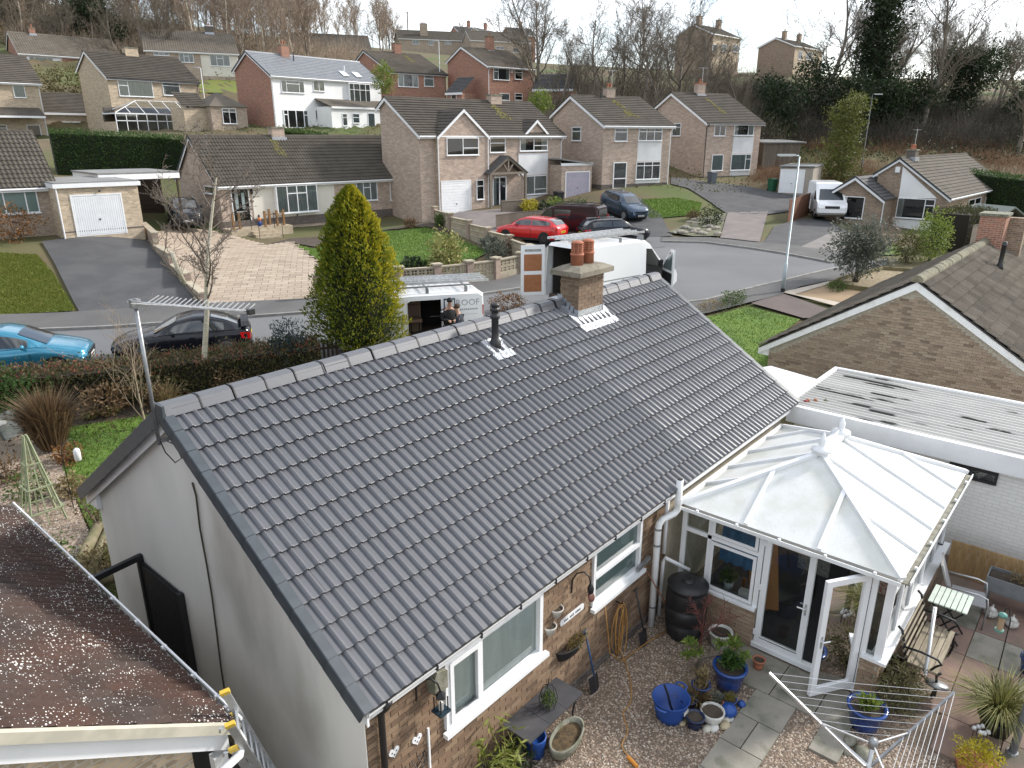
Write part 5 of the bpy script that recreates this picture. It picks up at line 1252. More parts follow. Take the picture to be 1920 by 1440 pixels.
def bush(name,label,loc,r,mat,n=1500,size=.09,aspect=.5,shell=.35,lump=.35,group=None,stems=True,cat='shrub',zc=None,jit=.6,stem_mat=None,rz=0):
 t=thing(name,label,cat,tuple(loc),rz,group);zc=r[2]*.9 if zc is None else zc
 p,d=blob_pts(n,(0,0,zc),r,shell,lump);p[:,2]=np.maximum(p[:,2],.01)
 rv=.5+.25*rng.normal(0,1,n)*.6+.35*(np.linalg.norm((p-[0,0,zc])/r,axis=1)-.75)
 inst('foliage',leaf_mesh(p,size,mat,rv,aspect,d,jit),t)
 if stems:
  m=MB()
  for k in range(6):
   a=rng.uniform(0,6.28);e=np.array([math.cos(a)*r[0]*.5,math.sin(a)*r[1]*.5,zc*1.1]);m.tube([(e[0]*.1,e[1]*.1,-.05),(e[0]*.5,e[1]*.5,zc*.5),tuple(e)],[.02,.014,.006],4)
  m.build('stems',stem_mat or BARK,t)
 return t
LF_HEDGE=leafmat('photinia_leaf',[(.04,.05,.018),(.075,.09,.03),(.12,.12,.05),(.13,.09,.045),(.17,.13,.075),(.28,.08,.05)])
LF_DARK=leafmat('dark_evergreen',[(.010,.018,.008),(.018,.032,.012),(.03,.05,.018),(.022,.036,.015),(.045,.065,.025)])
LF_CONIF=leafmat('conifer_hedge',[(.018,.042,.008),(.034,.075,.014),(.052,.105,.021),(.042,.088,.017),(.075,.13,.03)])
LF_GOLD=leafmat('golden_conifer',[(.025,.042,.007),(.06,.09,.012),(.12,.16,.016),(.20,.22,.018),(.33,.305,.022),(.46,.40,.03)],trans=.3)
LF_GREEN=leafmat('mid_green',[(.03,.055,.012),(.055,.095,.02),(.085,.13,.03),(.12,.17,.04)])
LF_LIME=leafmat('lime_green',[(.07,.12,.02),(.13,.19,.03),(.2,.25,.05),(.28,.30,.08)])
LF_YEL=leafmat('yellow_flower',[(.16,.17,.02),(.34,.30,.02),(.48,.40,.03),(.20,.2,.03)])
LF_CREAM=leafmat('variegated',[(.09,.11,.03),(.22,.22,.07),(.36,.34,.13),(.48,.44,.2)])
LF_GREY=leafmat('grey_green',[(.05,.06,.045),(.09,.105,.08),(.14,.15,.12),(.19,.20,.17)])
LF_BROWN=leafmat('dead_brown',[(.06,.04,.022),(.11,.07,.038),(.17,.11,.055),(.22,.15,.085)])
LF_RUST=leafmat('rust_hedge',[(.10,.05,.02),(.18,.085,.03),(.26,.13,.05),(.15,.10,.03)])
LF_STRAW=leafmat('straw',[(.12,.09,.045),(.2,.15,.07),(.30,.235,.12),(.16,.10,.05)])
LF_BLUE=leafmat('blue_spruce',[(.015,.028,.028),(.03,.05,.05),(.05,.075,.075),(.035,.055,.05)])
LF_PINK=leafmat('pink_haze',[(.12,.09,.08),(.18,.14,.12),(.24,.19,.16),(.15,.115,.095)])
def hedge(name,label,line,w,h,mat,n,size,core,aspect=.5,top_rnd=0.,taper=.0,cat='hedge',jag=.08,rvf=None,kind=None):
 "clipped hedge along a ground line: a dark core and leaves all over it"
 L=[np.array(p[:2],float)for p in line];t=thing(name,label,cat,(L[0][0],L[0][1],gz(*L[0])))
 o3=np.array(t.location);seglen=[np.linalg.norm(L[i+1]-L[i])for i in range(len(L)-1)];tot=sum(seglen)
 P_,Dr,rv=[],[],[]
 cm=MB()
 for i,sl in enumerate(seglen):
  a,b=L[i],L[i+1];u=(b-a)/sl;v=np.array([-u[1],u[0]])
  k=max(1,int(sl/1.5))
  for q in range(k):
   p0=a+u*sl*q/k;p1=a+u*sl*(q+1)/k;z0,z1=gz(*p0),gz(*p1)
   e=w/2*.86
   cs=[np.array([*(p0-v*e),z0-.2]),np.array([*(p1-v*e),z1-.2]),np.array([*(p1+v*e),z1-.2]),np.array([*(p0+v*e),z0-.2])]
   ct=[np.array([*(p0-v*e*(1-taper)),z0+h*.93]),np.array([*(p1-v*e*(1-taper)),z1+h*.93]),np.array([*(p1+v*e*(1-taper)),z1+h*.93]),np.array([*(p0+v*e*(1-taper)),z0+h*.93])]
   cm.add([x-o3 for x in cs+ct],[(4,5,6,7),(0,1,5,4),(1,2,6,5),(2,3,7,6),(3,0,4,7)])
  m=int(n*sl/tot);s=rng.random(m)*sl;face=rng.random(m);zz=rng.random(m)
  top=face<w/(w+2*h);side=np.where(rng.random(m)<.5,-1,1)
  lat=np.where(top,rng.uniform(-1,1,m),side*rng.uniform(.85,1.03,m))*w/2*(1-taper*np.where(top,1,zz))
  hh=np.where(top,rng.uniform(.93,1.03,m),zz)*h+rng.normal(0,jag,m)*np.where(top,1,.3)
  xy=a+u*s[:,None]+v*lat[:,None];g=gza(xy[:,0],xy[:,1])
  P_.append(np.stack([xy[:,0],xy[:,1],g+np.maximum(hh,.02)],1)-o3)
  Dr.append(np.stack([v[0]*np.where(top,0,side),v[1]*np.where(top,0,side),np.where(top,1.,.5)],1))
  r_=np.clip(rng.normal(.45,.2,m),0,1);r_=np.where(top,r_+top_rnd,r_);rv.append(r_)
 P_,Dr,rv=np.concatenate(P_),np.concatenate(Dr),np.concatenate(rv)
 if rvf:rv=rvf(P_,rv)
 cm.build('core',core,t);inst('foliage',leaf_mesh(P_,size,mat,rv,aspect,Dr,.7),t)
 return t
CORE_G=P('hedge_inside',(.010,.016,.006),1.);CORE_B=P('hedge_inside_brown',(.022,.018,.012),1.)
# trees ---------
VW=[tree_variant('wood%d'%i,seed=40+i,H=11,trunk=.13,levels=4,kids=(12,6,5,4),spread=34,up=.5,first=.12,lenf=.44,rmin=.020,tmat=BARKG if i%2 else BIRCH,cmat=TWIG)for i in range(5)]
VG=[tree_variant('big%d'%i,seed=60+i,H=15,trunk=.26,levels=4,kids=(13,7,6,5),spread=42,up=.35,first=.14,lenf=.46,rmin=.017,tmat=BARKG,cmat=TWIGG)for i in range(4)]
rgt=np.random.default_rng(5)
cnt=0
def plant_wood(n,pxr,Dr,sc,label,group,vs_,name,hfun=None):
 for k in range(n):
  px=rgt.uniform(*pxr);D_=rgt.uniform(*Dr);p=atD(px,200,D_);z=gz(p[0],p[1])
  put_tree(name,label,vs_[rgt.integers(len(vs_))],(p[0],p[1],z-.2),rgt.uniform(0,6.28),sc*rgt.uniform(.75,1.2),group)
plant_wood(140,(-40,590),(118,172),1.2,'slender bare tree in the brown wood on the top left hillside','bare trees in the hillside wood',VW,'bare_tree')
plant_wood(34,(540,740),(165,230),1.05,'bare tree at the thin right end of the hillside wood','bare trees at the end of the hillside wood',VW,'bare_tree')
plant_wood(16,(0,330),(112,125),.6,'low bare tree behind the top row of houses','low bare trees behind the top houses',VG,'bare_tree')
SCR_TREES=[(1010,88,96,1.25),(1050,150,92,.8),(1090,160,95,.85),(1130,165,93,.95),(1165,170,98,.9),(1205,172,90,1.15),(1240,175,88,1.1),(1275,180,92,1.2),(1310,182,86,1.05),(1345,190,90,.8),(1390,200,88,.75),(1120,150,104,1.1),(1190,150,106,1.2),(1255,150,108,1.0)]
for i,(px,py,D_,sc)in enumerate(SCR_TREES):
 p=atD(px,200,D_);put_tree('bare_tree','tall bare tree in the thicket behind the leaded window house',VG[i%4],(p[0],p[1],gz(p[0],p[1])-.3),i*1.7,sc*.82,'bare trees behind the road end houses')
for(px,D_,sc,lab,v)in((1735,88,1.5,'wide bare tree with a dark trunk right of the ivy-clad conifer',0),(1545,95,1.45,'weeping bare tree left of the tall dark conifer',1),(1670,92,1.45,'bare tree directly behind the tall dark conifer',2),(1925,80,1.2,'bare tree at the right picture edge',3),(1000,100,1.3,'lone tall bare tree standing left of the thicket',1),(868,235,.9,'round bare tree on the skyline between far roofs',0),(740,215,.8,'bare tree behind the telegraph pole on the skyline',2)):
 p=atD(px,200,D_);put_tree('bare_tree',lab,VG[v],(p[0],p[1],gz(p[0],p[1])-.3),v*2.1+px,sc*.85)
def leafy_tree(name,label,px,D_,H,r,mat,n,size,zc=.6,trunk=.12,tall=None,shape='blob',parts=7,ivy=False):
 p=atD(px,200,D_);t=thing(name,label,'tree',(p[0],p[1],gz(p[0],p[1])-.1))
 MB().tube([(0,0,-.2),(.05,0,H*.35),(0,.05,H*.8)],[trunk,trunk*.7,trunk*.25],7).build('trunk',BARK,t,True)
 pts=[];dr=[]
 for k in range(parts):
  if shape=='cone':zz=H*(.12+.85*k/parts);rr=r*(1-.85*k/parts)*rng.uniform(.8,1.15);c=(rng.normal(0,.12*r),rng.normal(0,.12*r),zz);e=(rr,rr,H*.62/parts*1.6)
  elif shape=='col':zz=H*(.1+.84*k/parts);rr=r*(1-.35*(k/parts)**2)*rng.uniform(.75,1.2);c=(rng.normal(0,.2*r),rng.normal(0,.2*r),zz);e=(rr,rr,H/parts*1.1)
  else:a=rng.uniform(0,6.28);q=rng.uniform(.1,.62);c=(math.cos(a)*r*q,math.sin(a)*r*q,H*zc+rng.uniform(-.35,.38)*H*(1-zc)*2);e=(r*rng.uniform(.4,.62),)*2+(H*(1-zc)*rng.uniform(.4,.6),)
  a,d=blob_pts(n//parts,c,e,.35,.5);pts.append(a);dr.append(d)
 pts=np.concatenate(pts);dr=np.concatenate(dr);pts[:,2]=np.maximum(pts[:,2],.1)
 rv=np.clip(rng.normal(.45,.22,len(pts)),0,1)
 inst('crown',leaf_mesh(pts,size,mat,rv,.5,dr,.8),t);return t
leafy_tree('conifer','tall dark ivy-clad conifer rising above the right-hand thicket',1628,90,17,2.5,LF_DARK,13000,.36,shape='col',trunk=.25,parts=10)
leafy_tree('evergreen_tree','broad dark holly tree on the right skyline beside the bare tree',1800,92,8.5,4.2,LF_DARK,8000,.34,.55)
leafy_tree('evergreen_tree','olive green tree behind the road end by the lamp post',1597,70,8.2,1.9,leafmat('olive_green',[(.06,.07,.018),(.11,.125,.028),(.17,.18,.045),(.09,.105,.025)]),9000,.2,.6,shape='col',parts=8)
for i,(px,D_,H,r,lab)in enumerate(((1475,84,6,3.4,'dark evergreen mass left of the olive tree'),(1530,88,7.5,3.6,'dark evergreen directly left of the tall conifer'),(1590,86,8,3.8,'dark evergreen under the tall conifer'),(1660,86,7,3.6,'dark evergreen right of the olive tree'),(1710,88,6.5,3.4,'dark evergreen under the wide bare tree'),(1440,94,6,3.2,'dark evergreen behind the end house roof'),(1920,92,6,3.6,'dark evergreen at the right picture edge'))):
 leafy_tree('evergreen_tree',lab,px,D_,H,r,LF_DARK,3500,.32,.5)
for i,(px,D_,H,r,mt,lab)in enumerate(((175,120,7,4.5,LF_DARK,'dark ivy mass at the edge of the wood above the long brown roof'),(215,122,7,4.5,LF_DARK,'second dark ivy mass above the top left houses'),(40,122,7,4,leafmat('olive_wood',[(.05,.05,.02),(.09,.085,.03),(.13,.12,.045)]),'olive evergreen clump at the top left corner'),(320,116,4.5,3,LF_DARK,'dark shrub tree above the cream panel house'),(5,118,6,3,leafmat('gold_wood',[(.10,.08,.02),(.2,.15,.03),(.26,.2,.05)]),'yellowish tree at the left picture edge behind the top house'))):
 leafy_tree('evergreen_tree',lab,px,D_,H,r,mt,3000,.4,.5)
plant_wood(26,(1570,1980),(104,140),.72,'bare tree in the belt behind the dark evergreens on the right','bare trees behind the right-hand evergreens',VG,'bare_tree')
# scrub and bramble that reads as one mass
def scrub(name,label,n,pxr,Dr,h,mat,r=.012,sz=1.0):
 px=rng.uniform(*pxr,n);D_=rng.uniform(*Dr,n);S=[]
 Rr=FW[None]*FPX+RT[None]*(px[:,None]-960)+UP[None]*520;P_=CAM+Rr*(D_/(Rr@FH))[:,None];z=gza(P_[:,0],P_[:,1])
 cl=np.sin(P_[:,0]*.5)*np.sin(P_[:,1]*.6+1)+.6*np.sin(P_[:,0]*1.3+P_[:,1]*.9);hh=h*np.clip(.6+.35*cl,.15,1.3)
 k=5
 for q in range(k):
  a=rng.uniform(0,6.28,n);th=rng.uniform(.1,1.0,n);L=hh*rng.uniform(.4,1.1,n);h0=hh*rng.uniform(0,.6,n)*(q>0)
  p0=np.stack([P_[:,0]+rng.normal(0,.3,n)*sz,P_[:,1]+rng.normal(0,.3,n)*sz,z+h0],1);p1=p0+np.stack([np.cos(a)*np.sin(th),np.sin(a)*np.sin(th),np.cos(th)],1)*L[:,None]
  S.append(np.concatenate([p0,p1,np.full((n,1),r),np.full((n,1),r*.4)],1))
 v,f=segs_mesh(np.concatenate(S),3)
 return tag(inst(name,mkmesh(name,v,f,mat,uv=False)),label,None,None,'stuff')
RUST=P('bracken_rust',(.17,.085,.045),1.,(.24,.13,.07),.3)
scrub('scrub','brown leafless scrub under the hillside wood',5200,(-60,700),(112,150),3.2,TWIG,.022)
scrub('scrub','tangled grey brown thicket behind the road end houses',5200,(1000,1480),(80,108),3.6,TWIGG,.018)
scrub('scrub','dark tangle of branches on the right-hand bank',3600,(1400,1960),(80,105),3.0,P('twig_dark',(.05,.042,.034),1.,(.08,.068,.054),.3),.018)
scrub('bracken','rust coloured dead bracken on the bank behind the garages',3000,(1420,1960),(68,86),1.0,RUST,.014,1.2)
def leaf_scatter(name,label,n,pxr,Dr,h,size,mat):
 px=rng.uniform(*pxr,n);D_=rng.uniform(*Dr,n);Rr=FW[None]*FPX+RT[None]*(px[:,None]-960)+UP[None]*520;P_=CAM+Rr*(D_/(Rr@FH))[:,None]
 P_[:,2]=gza(P_[:,0],P_[:,1])+rng.random(n)**1.5*h*np.clip(.6+.5*np.sin(P_[:,0]*.45)*np.sin(P_[:,1]*.5),.1,1.2)
 return tag(inst(name,leaf_mesh(P_,size,mat,np.clip(rng.normal(.5,.25,n),0,1),.5)),label,None,None,'stuff')
leaf_scatter('ground_cover','ivy and bramble leaves through the thicket',16000,(990,1500),(78,106),4.0,.24,leafmat('ivy_olive',[(.025,.03,.010),(.05,.058,.018),(.08,.085,.03),(.10,.095,.045)]))
leaf_scatter('ground_cover','olive undergrowth below the hillside wood',12000,(-60,700),(110,150),2.5,.34,leafmat('ivy_brown',[(.055,.05,.022),(.09,.075,.04),(.13,.105,.06),(.07,.07,.025)]))
leaf_scatter('ground_cover','dark undergrowth on the right-hand bank',12000,(1400,1960),(76,105),2.6,.24,LF_DARK)
leaf_scatter('ground_cover','mixed low growth on the bank between the house rows',9000,(330,1420),(62,92),.7,.2,leafmat('bank_mix',[(.04,.06,.015),(.08,.075,.03),(.10,.12,.03),(.13,.10,.05)]))
# hedges ----------
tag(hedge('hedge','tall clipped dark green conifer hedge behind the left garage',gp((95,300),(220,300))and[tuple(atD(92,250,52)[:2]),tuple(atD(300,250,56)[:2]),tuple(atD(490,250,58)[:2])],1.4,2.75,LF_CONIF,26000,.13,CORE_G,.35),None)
hedge('hedge','dark clipped hedge on the bank behind the right-hand bungalow',[tuple(atD(1745,250,66)[:2]),tuple(atD(1960,250,60)[:2])],2.,2.6,LF_CONIF,9000,.16,CORE_G,.35)
hedge('hedge','low green laurel hedge in front of the white painted house',[tuple(atD(520,240,70)[:2]),tuple(atD(612,240,70)[:2])],1.2,1.3,LF_GREEN,4000,.2,CORE_G)
hedge('hedge','square clipped brown green hedge beside the right-hand bungalow',[tuple(onZ(1772,470,1.6)[:2]),tuple(onZ(1840,452,1.6)[:2])],2.2,2.3,leafmat('beech_box',[(.03,.035,.012),(.055,.06,.02),(.09,.08,.03)]),9000,.1,CORE_B)
def rv_photinia(P_,rv):z=P_[:,2];return np.where((rng.random(len(rv))<.35)&(z>np.quantile(z,.62)),rng.uniform(.72,1.,len(rv)),rv*.85)
hedge('hedge','red tipped hedge between the front garden and the parked cars',[(.6,18.1),(4,16.3),(8.9,13.6)],1.1,.95,LF_HEDGE,22000,.10,CORE_B,.42,cat='hedge',rvf=rv_photinia,jag=.1)
# golden conifer in front of the road
gc=atD(677,650,22.4);gcz=1.25
t=thing('golden_conifer','large golden green conifer in the front garden by the road','tree',(gc[0],gc[1],gcz))
MB().tube([(0,0,-.1),(0,0,1),(0,0,4.6)],[.16,.13,.03],8).build('trunk',BARK,t,True)
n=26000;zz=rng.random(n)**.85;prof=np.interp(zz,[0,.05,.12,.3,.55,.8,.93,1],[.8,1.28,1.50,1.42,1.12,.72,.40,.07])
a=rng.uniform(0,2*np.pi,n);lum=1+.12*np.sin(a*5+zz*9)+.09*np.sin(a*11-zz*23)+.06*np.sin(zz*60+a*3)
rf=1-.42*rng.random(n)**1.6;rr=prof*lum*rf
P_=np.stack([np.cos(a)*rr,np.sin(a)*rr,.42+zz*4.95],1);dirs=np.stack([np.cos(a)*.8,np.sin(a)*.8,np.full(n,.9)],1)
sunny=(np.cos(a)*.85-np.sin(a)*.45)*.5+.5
rv=np.clip(.12+.62*(rf-.7)/.3*(.35+.85*sunny)+.26*zz+rng.normal(0,.15,n),0,1)  # golden tips, plus sunlit side and top brightened in the leaf colour
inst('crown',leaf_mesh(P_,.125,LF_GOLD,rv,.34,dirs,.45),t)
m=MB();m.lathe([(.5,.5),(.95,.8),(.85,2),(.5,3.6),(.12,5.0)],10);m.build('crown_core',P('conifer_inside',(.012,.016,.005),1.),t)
# birch and shrubs in the front garden
vb=tree_variant('birch',seed=3,H=8.0,trunk=.095,levels=4,kids=(18,8,6,4),spread=52,up=.25,first=.40,lenf=.34,wob=.06,rmin=.008,tmat=BIRCH,cmat=P('birch_twig',(.16,.13,.105),.9),tn=9)
put_tree('birch_tree','slender silver birch with cut top standing in the front garden',vb,(5.75,15.1,.75),0.5,1.0).rotation_euler=(R(2.5),R(-3.5),.5)
stub=MB().tube([(0,0,3.4),(-.08,.12,3.9),(-.12,.16,4.3)],[.06,.055,.05],8)
stub.build('sawn_limb',BIRCH,bpy.data.objects['birch_tree'],True)
vs2=tree_variant('stems',seed=21,H=2.8,trunk=.03,levels=3,kids=(9,5,3,2),spread=38,up=.35,first=.03,lenf=.62,wob=.05,tmat=P('pale_stem',(.34,.27,.19),.9),cmat=P('pale_stem_twig',(.30,.23,.16),.9))
p=onZ(277,812,.6);put_tree('bare_shrub','multi-stemmed bare shrub with pale branches on the front lawn',vs2,(p[0],p[1],gz(p[0],p[1])),1.,1.,None,'shrub')
def gb(px,py):return tuple(G(px,py))
bush('blue_green_shrub','blue green evergreen shrub at the left end of the front hedge',(1.0,16.6,.9),(1.2,1.0,.8),LF_CONIF,2600,.10)
bush('dark_spruce','small dark blue spruce in front of the hedge',(8.05,14.0,.95),(.6,.6,1.0),LF_BLUE,2400,.11,.3)
def grass_clump(name,label,loc,h,r,n,mat,w=.016,lean=.5,droop=.25,cat='grass'):
 t=thing(name,label,cat,loc);a=rng.uniform(0,6.28,n);q=rng.random(n)**.7;L=h*rng.uniform(.6,1.1,n)
 b0=np.stack([np.cos(a)*q*r*.35,np.sin(a)*q*r*.35,0*a],1);out=np.stack([np.cos(a),np.sin(a),0*a],1)*(q*lean)[:,None]+rng.normal(0,.1,(n,3))
 m1=b0+(out*.45+[0,0,.6])*L[:,None];tp=b0+(out*1.15+[0,0,1])*L[:,None];tp[:,2]-=droop*L*q
 s=np.stack([-np.sin(a),np.cos(a),0*a],1)*w
 v=np.stack([b0-s,b0+s,m1+s*.8,m1-s*.8,tp],1).reshape(-1,3);i=(np.arange(n)*5)[:,None]
 f=[tuple(x)for x in(i+np.array([[0,1,2,3]])).tolist()]+[tuple(x)for x in(i+np.array([[3,2,4]])).tolist()]
 rv=rng.random(n);inst('blades',mkmesh('blades',v,f,mat,rnd=np.concatenate([rv,rv]),uv=False),t);return t
grass_clump('ornamental_grass','tall brown ornamental grass clump left of the front lawn',(1.55,14.4,.75),1.5,.8,1400,LF_BROWN)
grass_clump('ornamental_grass','small straw coloured grass tuft below the hedge',(4.5,14.6,.8),.8,.5,300,LF_STRAW)
bush('hydrangea','brown faded hydrangea in the border behind the front lawn',(3.2,15.4,.8),(.7,.6,.5),LF_BROWN,900,.12)
bush('dark_shrub','dark leafy shrub in the border under the hedge',(4.4,15.5,.8),(.8,.5,.6),LF_HEDGE,1000,.12)
for i,(px,py,lab)in enumerate(((210,778,'pale yellow primroses at the border edge nearest the bare shrub'),(172,785,'pale yellow flowers in the middle of the border'),(118,795,'yellow green perennial left in the border'))):
 q=G(px,py);bush('primrose_clump',lab,tuple(q),(.25,.2,.14),LF_CREAM if i<2 else LF_LIME,260,.07,stems=False,cat='flowers')
bush('brown_shrub','brown seed heads by the garden obelisk',(.95,10.1,.45),(.45,.45,.55),LF_BROWN,500,.07)
for i,(x,y,r,lab,mt)in enumerate(((-.3,9.2,.55,'tangled green plants at the foot of the garden obelisk',LF_GREEN),(-.9,9.9,.5,'rusty perennials on the gravel left of the obelisk',LF_RUST),(.35,8.4,.4,'straw and green plants at the front corner of the bungalow',LF_STRAW),(-1.4,8.9,.5,'grey green plants next to the mossy brown roof',LF_GREY))):
 bush('border_plant',lab,(x,y,gz(x,y)),(r,r,.35),mt,700,.07,stems=False)
 # far side shrubs
p=G(838,512);bush('variegated_shrub','pale yellow variegated shrub behind the screen block wall',tuple(p),(1.05,.8,1.1),LF_CREAM,1500,.17,shell=.25,lump=.5)
for px,py,r,mt,lab in((775,512,.6,LF_DARK,'low dark heather behind the screen block wall'),(808,508,.45,LF_CONIF,'small upright dwarf conifer behind the wall'),(930,486,.75,LF_GREY,'grey green dome shrub behind the curved wall'),(918,470,.6,LF_GREY,'small grey cushion plant by the sloping side wall'),(960,478,.7,LF_BROWN,'brown shrub at the corner of the screen wall'),(993,400,.75,LF_YEL,'bright yellow shrub by the timber porch'),(1020,402,.7,LF_DARK,'dark green round shrub next to the yellow shrub'),(1042,400,.85,LF_LIME,'yellow green shrub by the lilac garage'),(1085,408,1.0,LF_CONIF,'spreading green juniper behind the brown van'),(1330,425,1.0,LF_DARK,'dark shrub in the rockery beside the pink drive'),(1300,412,.5,LF_BROWN,'twiggy shrub on the rockery bank'),(30,452,1.25,LF_RUST,'copper brown domed shrub left of the white garage door'),(660,460,.5,LF_GREEN,'small plants under the bow window'),(770,428,.5,LF_BROWN,'faded plants along the brick bungalow wall'),(830,425,.6,LF_GREEN,'green shrub between the bungalow and the gabled house')):
 bush('round_shrub',lab,tuple(G(px,py)),(r,r,r*.75),mt,1000,.13 if r>.5 else .09)
bush('conifer_shrub','pale pointed evergreen in front of the right-hand bungalow',tuple(G(1742,490)),(.95,.95,1.5),LF_LIME,2200,.14)
bush('round_shrub','olive rounded shrub left of the pale pointed evergreen',tuple(G(1700,492)),(.95,.8,.9),leafmat('olive_sh',[(.06,.06,.02),(.11,.11,.035),(.16,.15,.05)]),1400,.12)
bush('bare_bush','leafless red brown bush before the right-hand bungalow',tuple(G(1660,470)),(1.0,.8,.9),LF_PINK,900,.12)
t=bush('grey_tree','grey green small tree on a short trunk beside the pavement',tuple(G(1603,533)),(1.35,1.3,1.3),LF_GREY,6000,.13,zc=1.75,shell=.2,lump=.45,cat='tree',stem_mat=BARK)
MB().tube([(0,0,-.1),(.05,0,.8),(.05,.05,1.6)],[.11,.09,.05],8).build('trunk',BARK,t,True)
bush('dark_climber','dark climbing shrub against the grey brown brick gable',(17.7,.75,-.3),(.35,.9,.85),LF_DARK,1300,.09)
bush('round_shrub','rust brown clipped shrub across the road seen over the ridge',tuple(G(952,588)),(.9,.7,.45),LF_RUST,1600,.07)
bush('low_shrub','low dark shrub along the edge of the right-hand lawn',tuple(G(1372,574)),(1.1,.45,.35),LF_GREEN,1200,.07)
bush('low_shrub','twiggy low planting beside the pavement on the right',tuple(G(1330,582)),(1.0,.45,.22),LF_STRAW,700,.06)
bush('low_shrub','low green plants in the timber bed under the grey tree',tuple(G(1570,545)),(.8,.5,.25),LF_GREEN,700,.08)
bush('clipped_bush','rounded clipped bush against the right-hand bungalow wall',tuple(G(1806,445)),(1.1,1.0,1.2),leafmat('box_bush',[(.02,.03,.01),(.04,.05,.018),(.06,.07,.025)]),2500,.12)
bush('round_shrub','bright green laurel behind the gabled house',tuple(atD(1012,212,80)),(1.3,1.2,1.2),LF_LIME,1600,.2)
bush('round_shrub','olive shrub between the top left houses',tuple(atD(125,190,88)),(3.2,2.5,2.0),leafmat('olive2',[(.06,.06,.02),(.12,.11,.04),(.18,.15,.06)]),2200,.26)
bush('laurel','light green laurel beside the white painted house',tuple(atD(722,175,84)),(1.2,1.2,1.7),LF_LIME,1500,.22)
leaf_litter=[(x,y)for x,y in zip(rng.uniform(-3,10,6000),rng.uniform(11,20,6000))]
lp=np.array(leaf_litter);kk=np.abs((lp[:,1]-17.2)+.52*(lp[:,0]-2))<3.2;lp=lp[kk]
tag(inst('leaf_litter',leaf_mesh(np.stack([lp[:,0],lp[:,1],gza(lp[:,0],lp[:,1])+rng.uniform(.03,.14,len(lp))],1),.085,leafmat('litter',[(.05,.035,.02),(.10,.065,.035),(.05,.07,.02),(.15,.10,.05)]),rng.random(len(lp)),.5)),'brown leaf litter and seedlings in the border under the hedge',None,None,'stuff')
for i,(px,py,r,mt,lab)in enumerate(((40,800,.4,LF_DARK,'dark low plant by the bird bath'),(90,805,.3,LF_BROWN,'mossy pot plant at the lawn corner'),(300,765,.5,LF_BROWN,'brown dead stems behind the bare shrub'),(330,745,.5,LF_HEDGE,'leafy undergrowth left of the birch'),(430,735,.5,LF_BROWN,'brown undergrowth right of the birch'),(130,870,.35,LF_RUST,'rust heads beside the crook'),(60,940,.5,LF_GREEN,'green tangle near the lichen roof'),(140,930,.35,LF_STRAW,'straw tuft by the gable corner'),(20,905,.45,LF_BROWN,'brown tangle at the left picture edge'))):
 q=G(px,py);bush('border_plant',lab,tuple(q),(r,r,r*.8),mt,600,.08)
 # --------- vehicles
TYRE=P('tyre_rubber',(.012,.012,.013),.85);RIM=P('alloy_rim',(.42,.43,.45),.3,metal=.8);RIMD=P('dark_rim',(.05,.05,.055),.35,metal=.6)
TRIM=P('black_trim',(.014,.014,.016),.5);CARGLASS=P('car_glass',(.018,.022,.024),.04,spec=.9,coat=.6);HEADL=P('headlamp',(.62,.65,.68),.12,coat=.5);TAILL=P('tail_lamp',(.42,.012,.012),.15,coat=.5)
PLATEW=P('white_plate',(.75,.75,.72),.4);PLATEY=P('yellow_plate',(.78,.58,.03),.4)
def paint(name,c,m=.35):return P(name,c,.22,metal=m,coat=.25 if max(c)<.05 else .8,spec=.3 if max(c)<.05 else .5)
def text(parent,s,size,mat,loc,rot,name='lettering',ext=.002,align='CENTER'):
 cu=bpy.data.curves.new(name,'FONT');cu.body=s;cu.size=size;cu.extrude=ext;cu.align_x=align;cu.align_y='CENTER';cu.resolution_u=2
 tmp=bpy.data.objects.new('tmp',cu);COL.objects.link(tmp);dg=bpy.context.evaluated_depsgraph_get();me=bpy.data.meshes.new_from_object(tmp.evaluated_get(dg));bpy.data.objects.remove(tmp)
 me.materials.clear();me.materials.append(mat);return inst(name,me,parent,loc,rot)
def wheel(t,x,y,r,w=.2,rim=RIM,side=1):
 o=MB().lathe([(r*.62,-w/2),(r*.9,-w/2),(r,-w*.36),(r,w*.36),(r*.9,w/2),(r*.62,w/2)],22,Matrix.Rotation(R(90),4,'X')).build('wheel',TYRE,t,True,loc=(x,y,r))
 m=MB();yo=side*w/2*.92
 m.lathe([(r*.66,0),(r*.64,.02),(r*.5,.012)],20,Matrix.Translation((0,yo,0))@Matrix.Rotation(R(90*-side),4,'X'))
 for k in range(5):m.box(-.035,.035,0,r*.6,-.012,.015,Matrix.Translation((0,yo*.95,0))@Matrix.Rotation(R(90*-side),4,'X')@Matrix.Rotation(2*math.pi*k/5,4,'Z'))
 m.lathe([(r*.16,-.01),(r*.16,.022),(0,.026)],10,Matrix.Translation((0,yo*.95,0))@Matrix.Rotation(R(90*-side),4,'X'))
 m.build('rim',rim,o)
 MB().lathe([(r*.6,-.03),(r*.6,-.028)],18,Matrix.Translation((0,yo*.8,0))@Matrix.Rotation(R(90*-side),4,'X')).build('brake_shade',DARK,o)
 return o
